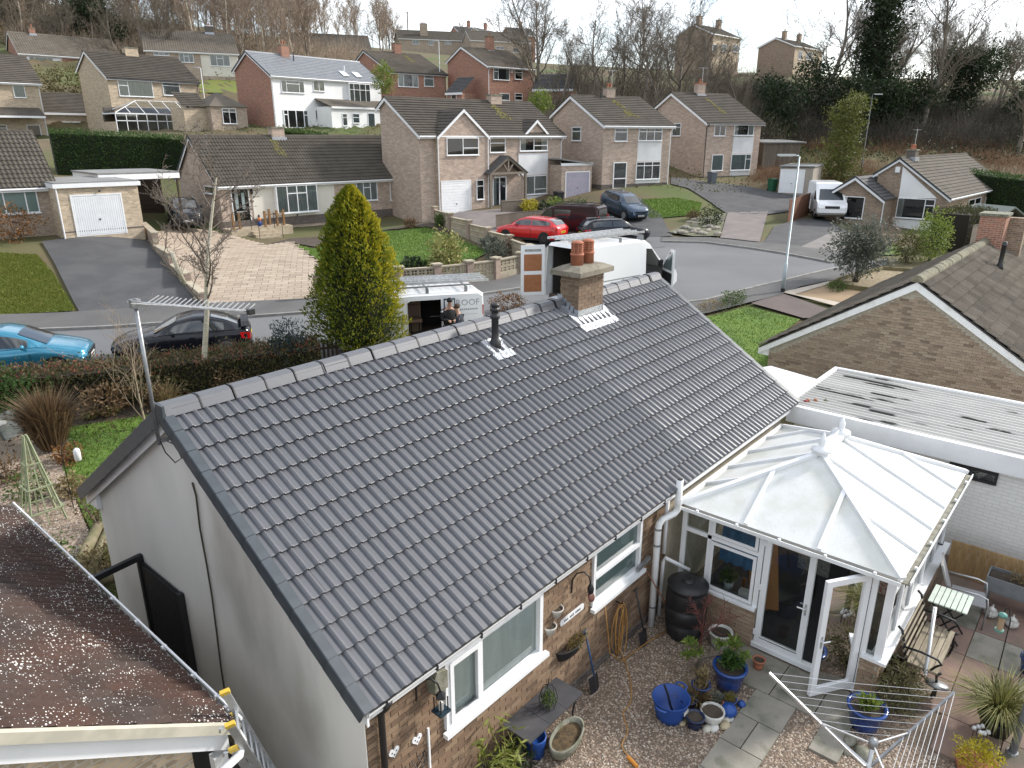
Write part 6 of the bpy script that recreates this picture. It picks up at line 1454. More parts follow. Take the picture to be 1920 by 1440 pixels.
def car(name,label,loc,heading,col,L=4.1,W=1.75,H=1.46,wb=2.5,fo=.82,r=.32,top=None,roof=None,cat='car',rim=RIM,plates=('',''),group=None,glassx=None,spoiler=False,pitch=0.,roll=0.,sidewin=None,rails=False,tail='high',dark_lower=False):
 """car with its nose towards +x of its own frame, origin on the ground under the middle.
    top: line of bonnet, belt and boot (x from the nose, z); roof: line of screen, roof and tailgate"""
 t=thing(name,label,cat,loc,heading,group);t.rotation_euler=Euler((roll,pitch,heading),'XYZ')
 X=lambda x:L/2-x
 tx,tz=np.array(top).T;rx,rzv=np.array(roof).T
 xs=np.unique(np.round(np.concatenate([np.linspace(0,L,30),tx,[.05,.15,L-.05,L-.15]]),3));zb=.2
 def hw(x):e=np.interp(x,[0,.06,.2,.55,1.1,L-1.,L-.4,L-.12,L-.03,L],[.62,.74,.86,.95,1,1,.96,.88,.80,.70]);return W/2*e
 def topz(x):return np.interp(x,tx,tz)
 V=[];nsec=9
 for x in xs:
  w,z=hw(x),topz(x);low=zb+.18*max(0,1-x/.35)+.16*max(0,1-(L-x)/.35)
  sec=[(w*.86,low),(w*.97,low+.10),(w,(low+z)*.5),(w*.99,z-.22),(w*.955,z-.07),(w*.86,z),(w*.5,z+.025),(0,z+.032)]
  half=[(X(x),y,q)for y,q in sec];V+=half+[(a,-b,c)for a,b,c in half[-2::-1]]
 m=15;F=[(i*m+j,(i+1)*m+j,(i+1)*m+j+1,i*m+j+1)for i in range(len(xs)-1)for j in range(m-1)]
 F+=[tuple(range(m)),tuple(reversed([(len(xs)-1)*m+k for k in range(m)])),]+[(i*m,i*m+m-1,(i+1)*m+m-1,(i+1)*m)for i in range(len(xs)-1)]
 body=MB().add(V,F).build('body',col,t,True)
 # cabin
 gx0,gx1=rx[0],rx[-1];gs=np.unique(np.round(np.concatenate([np.linspace(gx0,gx1,24),rx]),3))
 def rz(x):return np.interp(x,rx,rzv)
 def cab(x,f):
  b,z=topz(x)-.03,rz(x);w0,w1=hw(x)*.93,hw(x)*(.74 if H<1.7 else .86);zz=b+(z-.05-b)*f;return(X(x),w0+(w1-w0)*f**1.15,zz)
 V=[]
 for x in gs:
  p=[cab(x,f)for f in(0,.35,.7,1)];z=rz(x);w1=p[-1][1]
  half=p+[(X(x),w1*.93,z-.012),(X(x),w1*.6,z+.008),(X(x),0,z+.016)];V+=half+[(a,-b,c)for a,b,c in half[-2::-1]]
 m=13;F=[(i*m+j,(i+1)*m+j,(i+1)*m+j+1,i*m+j+1)for i in range(len(gs)-1)for j in range(m-1)]
 MB().add(V,F).build('cabin',col,t,True)
 ws0,ws1,rw0,rw1=glassx
 def topglass(nm,x0,x1,k0,k1):
  q=MB();n=8;VV=[]
  for i in range(n+1):
   x=x0+(x1-x0)*i/n;w=cab(x,1)[1]*.93*(k0+(k1-k0)*i/n);nx=np.interp(x+.05,rx,rzv)-np.interp(x-.05,rx,rzv);l=math.hypot(nx,.1);off=.012
   for yy in np.linspace(-1,1,7):VV.append((X(x)+off*nx/l*1.,yy*w,rz(x)+.016*(1-yy*yy)*1.+off*.1/l+(.0 if abs(yy)<.9 else-.004)))
  q.add(VV,[(i*7+j,i*7+j+1,(i+1)*7+j+1,(i+1)*7+j)for i in range(n)for j in range(6)]);q.build(nm,CARGLASS,t,True)
 topglass('windscreen',ws0,ws1,1.,.96);topglass('rear_window',rw0,rw1,.95,.95)
 for s in(1,-1):
  for(a,b)in(sidewin or((ws0+.45,(ws0+rw1)/2-.03),((ws0+rw1)/2+.03,rw1-.35))):
   VV=[];n=8
   for i in range(n+1):
    x=a+(b-a)*i/n
    for f in(.10,.5,.86):
     p=cab(x,f);lim=.86
     VV.append((p[0],s*(p[1]+.009),p[2]))
   MB().add(VV,[(i*3+j,i*3+j+1,(i+1)*3+j+1,(i+1)*3+j)for i in range(n)for j in range(2)]).build('side_window',CARGLASS,t,True)
  mx=ws0+.55;p=cab(mx,.12);MB().lathe([(0,-.09),(.06,-.07),(.085,0),(.06,.07),(0,.09)],10,Matrix.Translation((p[0],s*(p[1]+.12),p[2]+.02))@Matrix.Rotation(R(90),4,'X')@Matrix.Scale(.7,4,(1,0,0))).build('mirror',col,t,True)
  for wx in(fo,fo+wb):
   wheel(t,X(wx),s*(W/2-.09),r,.2,rim,s)
   ar=MB();n=14
   for k in range(n):
    a0,a1=math.pi*(k/n*1.1-.05),math.pi*((k+1)/n*1.1-.05);yy=s*(W/2+.006)
    ar.quad((X(wx)+math.cos(a0)*r*.95,yy,r+math.sin(a0)*r*.95),(X(wx)+math.cos(a1)*r*.95,yy,r+math.sin(a1)*r*.95),(X(wx)+math.cos(a1)*(r+.055),yy-s*.01,r+math.sin(a1)*(r+.055)),(X(wx)+math.cos(a0)*(r+.055),yy-s*.01,r+math.sin(a0)*(r+.055)))
   dk=MB().lathe([(r+.05,0),(r+.05,.003)],20,Matrix.Translation((X(wx),s*(W/2-.004)-(.0 if s>0 else 0),r))@Matrix.Rotation(R(-90*s),4,'X'))
   dk.build('wheel_arch',TRIM,t)
  z0=topz(.35);MB().add([(X(.12),s*hw(.12)*.55,z0-.20),(X(.10),s*hw(.1)*.9,z0-.18),(X(.62),s*hw(.6)*.985,z0-.06),(X(.5),s*hw(.5)*.80,z0+.022),(X(.22),s*hw(.2)*.6,z0-.06)],[(0,1,2,3,4)if s>0 else(4,3,2,1,0)]).build('headlight',HEADL,t)
  zt=topz(L-.1)
  if tail=='high':MB().add([(X(L-.34),s*(hw(L-.3)*.985+.012),zt-.06),(X(L-.03),s*(hw(L-.05)*.97+.02),zt-.10),(X(L)-.012,s*hw(L)*.75,zt-.12),(X(L)-.012,s*hw(L)*.75,zt-.32),(X(L-.03),s*(hw(L-.05)*1.0+.02),zt-.32),(X(L-.3),s*(hw(L-.3)+.012),zt-.24)],[(0,1,4,5),(1,2,3,4)]).build('tail_light',TAILL,t)
  dx=(ws0+rw1)/2;MB().box(X(dx)+.05,X(dx)+.22,s*(hw(dx)*.99)-.02,s*(hw(dx)*.99)+.022,topz(dx)-.20,topz(dx)-.165).build('door_handle',TRIM if dark_lower else col,t)
  for sx in(ws0+.42,dx):MB().box(X(sx)-.006,X(sx)+.006,min(s*W/2*.96,s*(W/2+.003)),max(s*W/2*.96,s*(W/2+.003)),.36,topz(sx)-.2).build('door_gap',DARK,t)
  MB().box(X(fo+wb-r-.08),X(fo+r+.08),min(s*W/2*.9,s*(W/2-.005)),max(s*W/2*.9,s*(W/2-.005)),.17,.30).build('sill_trim',TRIM,t)
  if rails:MB().bar((X(ws1+.2),s*cab(ws1+.2,1)[1]*.95,rz(ws1+.2)+.05),(X(rw0-.1),s*cab(rw0-.1,1)[1]*.95,rz(rw0-.1)+.05),.035).build('roof_rail',ALU,t)
 MB().box(X(.06)-.02,X(0)+.012,-W*.24,W*.24,.34,.50).build('grille',TRIM,t);MB().box(X(.02),X(0)+.016,-W*.3,W*.3,topz(.1)-.20,topz(.1)-.11).build('grille',TRIM,t)
 MB().box(X(L)-.016,X(L-.06),-W*.33,W*.33,.24,.36).build('rear_trim',TRIM,t)
 pf=MB().box(X(0)+.005,X(0)+.024,-.26,.26,.40,.51).build('number_plate',PLATEW,t);pr=MB().box(X(L)-.024,X(L)-.002,-.26,.26,topz(L)-.30,topz(L)-.19).build('number_plate',PLATEY,t)
 for o_,xa,zc_ in((pf,X(0)+.025,.455),(pr,X(L)-.028,topz(L)-.245)):
  m_=MB()
  for k in range(7):m_.box(xa,xa+.003,-.21+k*.062,-.17+k*.062,zc_-.03,zc_+.03)
  tag(m_.build('characters',TRIM,o_),kind='stuff')
 MB().box(-L/2+.3,L/2-.3,-W/2+.25,W/2-.25,.16,.24).build('underbody',TRIM,t)
 if spoiler:
  zt=topz(L-.35);m=MB()
  n=8;pts=[(X(L-.16),y,zt+.20-.10*(y/(W*.42))**4*1.6)for y in np.linspace(-W*.42,W*.42,n+1)]
  for a,b in zip(pts[:-1],pts[1:]):m.bar(a,b,.24,.035)
  m.build('spoiler',TRIM,t)
  for s in(1,-1):MB().bar((X(L-.18),s*W*.4,zt-.02),(X(L-.14),s*W*.41,zt+.10),.16,.04,(1,0,0)).build('spoiler_post',TRIM,t)
 return t
HATCH_TOP=[(0,.66),(.1,.74),(.35,.82),(.9,.95),(1.25,1.0),(2.0,.98),(3.2,1.0),(3.95,1.02),(4.1,.90)]
def hatch_roof(H,L):return[(.95,.97),(1.7,H-.12),(2.1,H-.01),(2.6,H),(L-.75,H-.07),(L-.42,H-.2),(L-.1,1.02)]
def road_pt(px,py):return G(px,py)
def heading_from(a,b):return math.atan2(b[1]-a[1],b[0]-a[0])
# near side row: blue hatchback and black coupe
kd=np.array([8.2,16.9])-np.array([2.1,20.3]);kd/=np.linalg.norm(kd);kn=np.array([-kd[1],kd[0]]);hd=math.atan2(kd[1],kd[0])
nose=onZ(172,655,1.85);bc=np.array([nose[0],nose[1]])-kd*2.03
car('parked_car','light blue hatchback parked at the kerb by the left edge',(bc[0],bc[1],gz(*bc)+.03),hd,paint('light_blue_metallic',(.035,.22,.34),.45),4.06,1.75,1.47,2.49,.82,.31,HATCH_TOP,hatch_roof(1.47,4.06),glassx=(1.0,1.68,3.4,3.85))
nose2=onZ(214,650,1.75);cc=np.array([nose2[0],nose2[1]])+kd*2.05
car('parked_car','black coupe with rear spoiler parked behind the hedge',(cc[0],cc[1],gz(*cc)+.03),hd+math.pi,paint('black_paint',(.010,.011,.016),.0),4.1,1.78,1.34,2.45,.85,.33,[(0,.58),(.1,.64),(.4,.74),(1.1,.86),(1.5,.90),(2.4,.90),(3.3,.90),(3.9,.88),(4.1,.78)],[(1.2,.87),(1.95,1.24),(2.4,1.33),(2.8,1.33),(3.4,1.15),(3.9,.89)],glassx=(1.25,1.92,2.95,3.7),spoiler=True,sidewin=((1.75,2.75),(2.82,3.3)))
# cars by the gabled house
pr0=G(996,453);a=R(203)
car('parked_car','bright red hatchback parked by the curved block wall',(pr0[0],pr0[1],gz(pr0[0],pr0[1])+.06),R(100),paint('red_paint',(.56,.012,.018),.1),4.36,1.82,1.48,2.65,.88,.33,[(0,.66),(.1,.74),(.4,.84),(1.0,.97),(1.4,1.02),(2.3,1.02),(3.5,1.05),(4.2,1.06),(4.36,.92)],hatch_roof(1.48,4.36),glassx=(1.05,1.75,3.7,4.2),rim=RIMD)
p=G(1150,456);car('parked_car','black estate car parked behind the large white van',(p[0],p[1],gz(p[0],p[1])+.06),R(-32),paint('black_paint',(.012,.013,.018)),4.45,1.82,1.50,2.65,.9,.33,[(0,.66),(.1,.76),(.4,.86),(1.1,.98),(1.5,1.02),(2.3,1.02),(3.6,1.04),(4.3,1.05),(4.45,.92)],[(1.05,.99),(1.8,1.38),(2.2,1.49),(2.8,1.5),(3.7,1.46),(4.05,1.36),(4.38,1.06)],glassx=(1.1,1.78,3.95,4.3),rails=True)
p=G(1168,405)
ztop=gz(p[0]+.5,p[1]+3.5);zlo=gz(p[0],p[1]);
car('parked_car','navy blue compact SUV parked nose down on the sloping drive',(p[0],p[1],gz(p[0],p[1])+.08),R(-112),paint('navy_metallic',(.045,.075,.12),.55),4.3,1.82,1.60,2.6,.85,.34,[(0,.78),(.1,.88),(.4,.98),(1.0,1.05),(1.35,1.10),(2.3,1.10),(3.6,1.13),(4.15,1.14),(4.3,1.0)],[(1.0,1.08),(1.65,1.48),(2.05,1.59),(2.6,1.6),(3.5,1.55),(3.9,1.44),(4.22,1.14)],glassx=(1.05,1.62,3.75,4.15),pitch=math.atan2(gz(p[0]+.5,p[1]+1.8)-gz(p[0]-.5,p[1]-1.8),3.8))
p=G(350,424);car('parked_car','dark estate car parked nose first beside the middle bungalow',(p[0],p[1],gz(p[0],p[1])+.08),R(-112),paint('dark_grey_paint',(.03,.033,.04),.4),4.5,1.84,1.62,2.65,.9,.34,[(0,.78),(.1,.88),(.4,.98),(1.1,1.06),(1.5,1.10),(2.3,1.10),(3.6,1.12),(4.35,1.13),(4.5,1.0)],[(1.05,1.08),(1.8,1.5),(2.2,1.61),(2.8,1.62),(3.8,1.57),(4.1,1.46),(4.42,1.13)],glassx=(1.1,1.78,3.95,4.35),rails=True)
# vans: side outlines with real openings
def van(name,label,loc,heading,col,outline,W,cut_near=None,cut_far=None,wheels=(.9,3.9),r=.34,chamfer=.10,cat='van',tumble=.06,rim=RIM,skip_rear=False):
 "outline: (x from the nose, z) of the side; the skin runs across between the two sides; cut_*: openings in the sides"
 t=thing(name,label,cat,loc,heading);L=max(p[0]for p in outline);X=lambda x:L/2-x
 zt=max(p[1]for p in outline)
 def yw(z):return W/2-tumble*max(0,(z-1.0)/(zt-1.0))**1.5
 cx=sum(p[0]for p in outline)/len(outline);cz=sum(p[1]for p in outline)/len(outline)
 inner=[(x+(cx-x)/max(abs(cx-x),.01)*min(chamfer,abs(cx-x))*(.6),z+(cz-z)/max(abs(cz-z),.01)*min(chamfer,abs(cz-z))*.6)for x,z in outline]
 for s,cuts,nm in((1,cut_near,'side_panel'),(-1,cut_far,'side_panel')):
  bm=bmesh.new();loops=[inner]+list(cuts or[]);es=[]
  for lp in loops:
   vs=[bm.verts.new((X(x),s*yw(z),z))for x,z in lp];es+=[bm.edges.new((vs[i],vs[(i+1)%len(vs)]))for i in range(len(vs))]
  bmesh.ops.triangle_fill(bm,use_beauty=True,use_dissolve=False,edges=es);bmesh.ops.recalc_face_normals(bm,faces=bm.faces[:])
  if bm.faces and sum(f.normal.y*f.calc_area()for f in bm.faces)*s<0:bmesh.ops.reverse_faces(bm,faces=bm.faces[:])
  me=bpy.data.meshes.new(nm);bm.to_mesh(me);bm.free();me.materials.append(col);inst(nm,me,t)
 V=[];n=len(outline)
 for(lp,f)in((inner,1.),(outline,-1),(outline,-2),(inner,-3)):pass
 rows=[[(X(x),yw(z),z)for x,z in inner],[(X(x),yw(z)-chamfer,z)for x,z in outline],[(X(x),-yw(z)+chamfer,z)for x,z in outline],[(X(x),-yw(z),z)for x,z in inner]]
 V=[p for rw in rows for p in rw];F=[]
 for k in range(3):
  for i in range(n):
   j=(i+1)%n
   if skip_rear and outline[i][0]>L-.08 and outline[j][0]>L-.08 and k==1:continue
   F.append((k*n+i,k*n+j,(k+1)*n+j,(k+1)*n+i))
 MB().add(V,F).build('skin',col,t)
 for s in(1,-1):
  for wx in wheels:
   wheel(t,X(wx),s*(W/2-.08),r,.21,rim,s)
   MB().lathe([(r+.06,0),(r+.06,.003)],20,Matrix.Translation((X(wx),s*(W/2-.001),r))@Matrix.Rotation(R(-90*s),4,'X')).build('wheel_arch',TRIM,t)
 MB().box(-L/2+.2,L/2-.3,-W/2+.12,W/2-.12,.22,.50).build('floor',P('van_floor',(.10,.075,.055),.9),t)
 return t,L,X,yw
def sheet(t,nm,pts,s,yw,X,mat,off=.006,par=None):
 "flat glass or panel on the side of a van"
 return MB().add([(X(x),s*(yw(z)+off),z)for x,z in pts],[tuple(range(len(pts)))if s<0 else tuple(reversed(range(len(pts))))]).build(nm,mat,t)
WVAN=P('white_van_paint',(.78,.79,.80),.3,coat=.6)
vo=[(.0,.45),(.0,.72),(.10,.98),(.75,1.12),(1.55,1.80),(1.85,1.93),(2.6,1.97),(4.85,1.95),(4.98,1.86),(5.0,.95),(4.98,.42),(4.6,.32),(.2,.32)]
opn=[(2.42,.55),(2.42,1.70),(2.52,1.76),(3.52,1.76),(3.52,.55)]
vrear=onZ(903,640,1.35);vfd=math.atan2(-(vrear[1]-onZ(745,690,1.35)[1]),-(vrear[0]-onZ(745,690,1.35)[0]))
rr_=atD(926,600,23.9)
hv_=R(148)
vc=np.array([rr_[0],rr_[1]])+np.array([math.cos(hv_),math.sin(hv_)])*2.5+np.array([math.sin(hv_),-math.cos(hv_)])*-.0
v1,L,X,yw=van('white_van','white roofing van with open side door and two people beside it',(vc[0]+.1,vc[1]+.85,gz(*vc)+.03),hv_,WVAN,vo,1.95,cut_near=[opn],wheels=(.95,4.0),r=.33)
MB().box(X(4.3),X(4.28),-.85,.85,.5,1.85).build('bulkhead',DARK,v1);MB().box(X(4.0),X(1.9),-.9,-.86,.5,1.85).build('lining',P('van_lining',(.03,.028,.025),.9),v1);MB().box(X(1.95),X(1.92),-.85,.85,.5,1.85).build('bulkhead',DARK,v1);MB().box(X(4.0),X(1.9),-.85,.85,1.86,1.88).build('lining',MATS['van_lining'],v1)
sheet(v1,'cab_window',[(1.02,1.08),(1.90,1.08),(1.90,1.66),(1.78,1.70),(1.55,1.68)],1,yw,X,CARGLASS);sheet(v1,'cab_window',[(1.02,1.08),(1.90,1.08),(1.90,1.66),(1.78,1.70),(1.55,1.68)],-1,yw,X,CARGLASS)
MB().add([(X(.80),-.8,1.17),(X(.80),.8,1.17),(X(1.55),.75,1.815),(X(1.55),-.75,1.815)],[(0,1,2,3)]).build('windscreen',CARGLASS,v1)
MB().box(X(1.95),X(1.75),.965,.985,.93,.97).build('door_handle',TRIM,v1);MB().box(X(4.96),X(4.92),.90,.965,.95,1.5).build('tail_light',TAILL,v1)
for a,b,z0,z1 in((3.14,4.75,1.22,1.225),(2.4,2.41,.4,1.8)):MB().box(X(b),X(a),yw(1.2)+.001,yw(1.2)+.006,z0,z1).build('panel_line',P('panel_shade',(.3,.3,.31),.5),v1)
for k in range(2):
 ld=thing('ladder',['aluminium ladder on the far side of the roofing van rack','aluminium ladder on the near side of the roofing van rack'][k],'ladder',v1.location,v1.rotation_euler.z)
 y0=-.75+k*.72;z=2.22
 for yy in(y0,y0+.42):MB().bar((X(5.3),yy,z),(X(.6),yy,z),.03,.08).build('rail',ALU,ld)
 for q in range(17):MB().tube([(X(.8+q*.27),y0,z),(X(.8+q*.27),y0+.42,z)],.016,6).build('rung',ALU,ld)
for q in(1.9,3.1,4.4):
 MB().bar((X(q),-.82,2.12),(X(q),.82,2.12),.05,.05).build('rack_bar',GREYM,v1)
 for s in(1,-1):MB().box(X(q)-.05,X(q)+.05,s*.80-.03,s*.80+.03,1.9,2.12).build('rack_foot',GREYM,v1)
MB().bar((X(1.9),.80,2.18),(X(4.6),.80,2.18),.04,.05).build('rack_rail',GREYM,v1);MB().bar((X(1.9),-.80,2.18),(X(4.6),-.80,2.18),.04,.05).build('rack_rail',GREYM,v1)
NAVYL=P('navy_lettering',(.035,.06,.11),.5);GREYL=P('grey_lettering',(.33,.35,.38),.5)
text(v1,'ROOF',.30,GREYL,(X(4.42),yw(1.66)+.004,1.60),(R(90),0,R(180)))
m_=MB()
for k in range(9):m_.box(X(4.75)+k*.07,X(4.75)+k*.07+.045,yw(1.4)+.003,yw(1.4)+.006,1.36,1.41)
tag(m_.build('small_lettering',GREYL,v1),kind='stuff')
shp=[(-.19,.26),(.19,.26),(.19,.0),(.14,-.14),(0,-.27),(-.14,-.14),(-.19,.0)]
cxs,czs=X(3.80),1.52
MB().prism([(cxs+a,czs+b)for a,b in shp],yw(1.5)+.002,yw(1.5)+.006,'y').build('shield',NAVYL,v1)
MB().prism([(cxs+a*.8,czs+b*.8)for a,b in shp],yw(1.5)+.0065,yw(1.5)+.009,'y').build('shield_field',WVAN,v1)
text(v1,'W',.22,GREYL,(cxs,yw(1.5)+.011,czs+.02),(R(90),0,R(180)))
# stacked chairs and boxes inside the van
ch=thing('brown_chair','old brown padded chair inside the open roofing van','chair',v1.location,v1.rotation_euler.z)
BRN=P('brown_vinyl',(.16,.10,.07),.6);MB().box(X(2.95),X(2.55),.1,.55,.95,1.05).build('seat',BRN,ch);MB().box(X(2.95),X(2.55),.05,.1,1.05,1.45).build('backrest',BRN,ch)
for a in(2.58,2.92):
 for b in(.12,.53):MB().tube([(X(a),b,.5),(X(a),b,.95)],.018,6).build('leg',BLACKM,ch)
bxx=thing('cardboard_box','pale box stacked at the back of the open roofing van','box',v1.location,v1.rotation_euler.z);MB().box(X(3.0),X(2.5),-.5,.0,.5,1.55).build('carton',P('cardboard',(.30,.22,.15),.9),bxx);MB().box(X(2.99),X(2.51),.001,.004,1.0,1.05).build('tape',PLATEW,bxx)
# large white van with rack, open rear and front doors
bo=[(.0,.5),(.0,.80),(.12,1.02),(.85,1.28),(1.75,2.28),(2.1,2.48),(2.6,2.55),(5.8,2.55),(5.93,2.45),(5.95,1.0),(5.93,.48),(5.5,.34),(.25,.34)]
hb=math.atan2(*(np.array(onZ(1235,470,2.6))-np.array(onZ(1050,498,2.6)))[[1,0]])
rb=onZ(1042,555,1.55);bcx=np.array(atD(1050,520,27.0)[:2])+np.array([math.cos(hb),math.sin(hb)])*2.98
dooro=[(1.05,.60),(1.05,1.30),(1.80,2.12),(2.15,2.16),(2.15,.60)]
v2,L,X,yw=van('large_white_van','large high-roofed white van with open doors behind the chimney',(bcx[0]+.5,bcx[1]+.3,gz(*bcx)+.03),hb,WVAN,bo,2.05,cut_far=[dooro],wheels=(1.0,4.7),r=.36,chamfer=.14,tumble=.10,skip_rear=True)
MB().box(X(5.6),X(2.3),.84,.86,.5,2.40).build('lining',MATS['van_lining'],v2);MB().box(X(5.6),X(2.3),-.86,-.84,.5,2.40).build('lining',MATS['van_lining'],v2);MB().box(X(2.35),X(2.3),-.9,.9,.5,2.4).build('bulkhead',DARK,v2);MB().box(X(2.2),X(1.1),-.7,.9,.5,.9).build('seats',TRIM,v2);MB().box(X(5.6),X(2.3),-.83,.83,2.38,2.40).build('lining',MATS['van_lining'],v2)
MB().add([(X(.88),-.85,1.33),(X(.88),.85,1.33),(X(1.74),.75,2.285),(X(1.74),-.75,2.285)],[(0,1,2,3)]).build('windscreen',CARGLASS,v2)
PLY=P('orange_ply',(.36,.15,.065),.8,(.30,.12,.05),6)
def hung(nm,hinge,ang,w,h,z0,col,panels):
 d=MB().box(0,w,-.03,.03,0,h).build(nm,col,v2,loc=hinge,rot=(0,0,ang))
 for(a,b,c,e,mt,pn)in panels:MB().box(a,b,.031,.037,c,e).build(pn,mt,d);MB().box(a,b,-.037,-.031,c,e).build(pn,mt,d)
 return d
hung('rear_door',(X(5.95),.98,.5),R(150),.95,1.95,.5,WVAN,[(.12,.83,.95,1.60,PLY,'door_panel'),(.12,.83,.12,.80,PLY,'door_panel'),(.15,.80,1.70,1.80,GREYM,'door_recess')])
hung('rear_door',(X(5.95),-.98,.5),R(250),.95,1.95,.5,WVAN,[(.12,.83,.95,1.60,PLY,'door_panel')])
fd=MB()
fd.prism([(0,0),(1.08,0),(1.08,1.55),(.72,1.55),(0,.78)],-.035,.035,'y');fd=fd.build('front_door',WVAN,v2,loc=(X(1.06),-1.02,.58),rot=(0,0,R(-120)))
for yy in(.037,-.042):MB().prism([(.14,.72),(.98,.72),(.98,1.45),(.72,1.45),(.14,.86)],yy,yy+.005,'y').build('window',P('light_car_glass',(.10,.13,.13),.05,spec=.9),fd)
MB().prism([(.05,.06),(1.02,.06),(1.02,.62),(.05,.62)],.038,.06,'y').build('door_lining',TRIM,fd);MB().prism([(.05,.06),(1.02,.06),(1.02,.62),(.05,.62)],-.06,-.038,'y').build('door_lining',TRIM,fd)
MB().box(-.02,.12,-.22,-.06,.75,1.05).build('mirror',TRIM,fd)
for k in range(2):
 ld=thing('ladder',['aluminium ladder on the far side of the large van roof','aluminium ladder on the near side of the large van roof'][k],'ladder',v2.location,v2.rotation_euler.z);y0=.15-k*.75;z=2.78
 for yy in(y0,y0+.42):MB().bar((X(6.2),yy,z),(X(1.9),yy,z),.03,.085).build('rail',ALU,ld)
 for q in range(16):MB().tube([(X(2.05+q*.27),y0,z),(X(2.05+q*.27),y0+.42,z)],.016,6).build('rung',ALU,ld)
for q in(2.3,3.6,5.2):
 MB().bar((X(q),-.85,2.68),(X(q),.85,2.68),.05,.05).build('rack_bar',GREYM,v2)
 for s in(1,-1):MB().box(X(q)-.05,X(q)+.05,s*.83-.03,s*.83+.03,2.5,2.68).build('rack_foot',GREYM,v2)
MB().box(X(5.2),X(2.5),-1.0,-.985,1.1,1.15).build('rub_strip',P('panel_shade',(.3,.3,.31),.5),v2)
# dark brown van with roof rack and the white camper
mo=[(.0,.45),(.0,.75),(.10,.98),(.85,1.10),(1.50,1.72),(1.75,1.85),(2.4,1.90),(4.75,1.90),(4.9,1.80),(4.95,1.0),(4.93,.42),(4.6,.32),(.2,.32)]
MAR=paint('dark_maroon_paint',(.028,.012,.014),.2)
p=G(1062,441);v3,L,X,yw=van('dark_van','dark maroon van with roof rack parked beside the red hatchback',(p[0],p[1],gz(p[0],p[1])+.06),R(104),MAR,mo,1.92,wheels=(.95,4.0),rim=RIMD)
for s in(1,-1):
 sheet(v3,'side_window',[(.98,1.1),(1.85,1.1),(1.85,1.6),(1.72,1.66),(1.52,1.62)],s,yw,X,CARGLASS);sheet(v3,'side_window',[(2.0,1.12),(3.1,1.12),(3.1,1.64),(2.0,1.64)],s,yw,X,CARGLASS)
MB().add([(X(4.975),-.75,1.12),(X(4.975),.75,1.12),(X(4.93),.72,1.72),(X(4.93),-.72,1.72)],[(3,2,1,0)]).build('rear_window',CARGLASS,v3);MB().box(X(4.98),X(4.95),-.26,.26,.80,.91).build('number_plate',PLATEY,v3);MB().box(X(5.0),X(4.9),-.9,.9,.42,.58).build('bumper',TRIM,v3)
for s in(1,-1):MB().box(X(4.97),X(4.94),s*.88-.06,s*.88+.06,.95,1.35).build('tail_light',TAILL,v3)
for q in(2.0,2.6,3.2,3.8,4.4):MB().bar((X(q),-.8,2.02),(X(q),.8,2.02),.05,.04).build('rack_bar',BLACKM,v3)
for s in(1,-1):MB().bar((X(1.9),s*.78,1.99),(X(4.6),s*.78,1.99),.04,.05).build('rack_rail',BLACKM,v3)
p=G(1545,407);v4,L,X,yw=van('camper_van','white high-roof camper van parked between the fence and the right-hand bungalow',(p[0],p[1],gz(p[0],p[1])+.06),R(208),WVAN,[(0,.5),(0,.85),(.12,1.08),(.8,1.30),(1.6,2.1),(1.9,2.45),(2.4,2.55),(5.3,2.55),(5.4,2.4),(5.4,.45),(.25,.34)],2.05,wheels=(1.0,4.3),chamfer=.14)
MB().add([(X(.84),-.85,1.36),(X(.84),.85,1.36),(X(1.58),.75,2.09),(X(1.58),-.75,2.09)],[(0,1,2,3)]).build('windscreen',CARGLASS,v4);MB().box(X(.06),X(-.02),-.5,.5,.80,.98).build('grille',TRIM,v4);MB().box(X(.03),X(-.025),-.26,.26,.5,.61).build('number_plate',PLATEW,v4)
for s in(1,-1):MB().add([(X(.05),s*.55,.86),(X(.05),s*.92,.95),(X(.42),s*.98,1.12),(X(.3),s*.75,1.14)],[(0,1,2,3)]if s>0 else[(3,2,1,0)]).build('headlight',HEADL,v4);sheet(v4,'side_window',[(1.1,1.35),(2.0,1.35),(2.0,1.95),(1.62,1.95)],s,yw,X,CARGLASS)
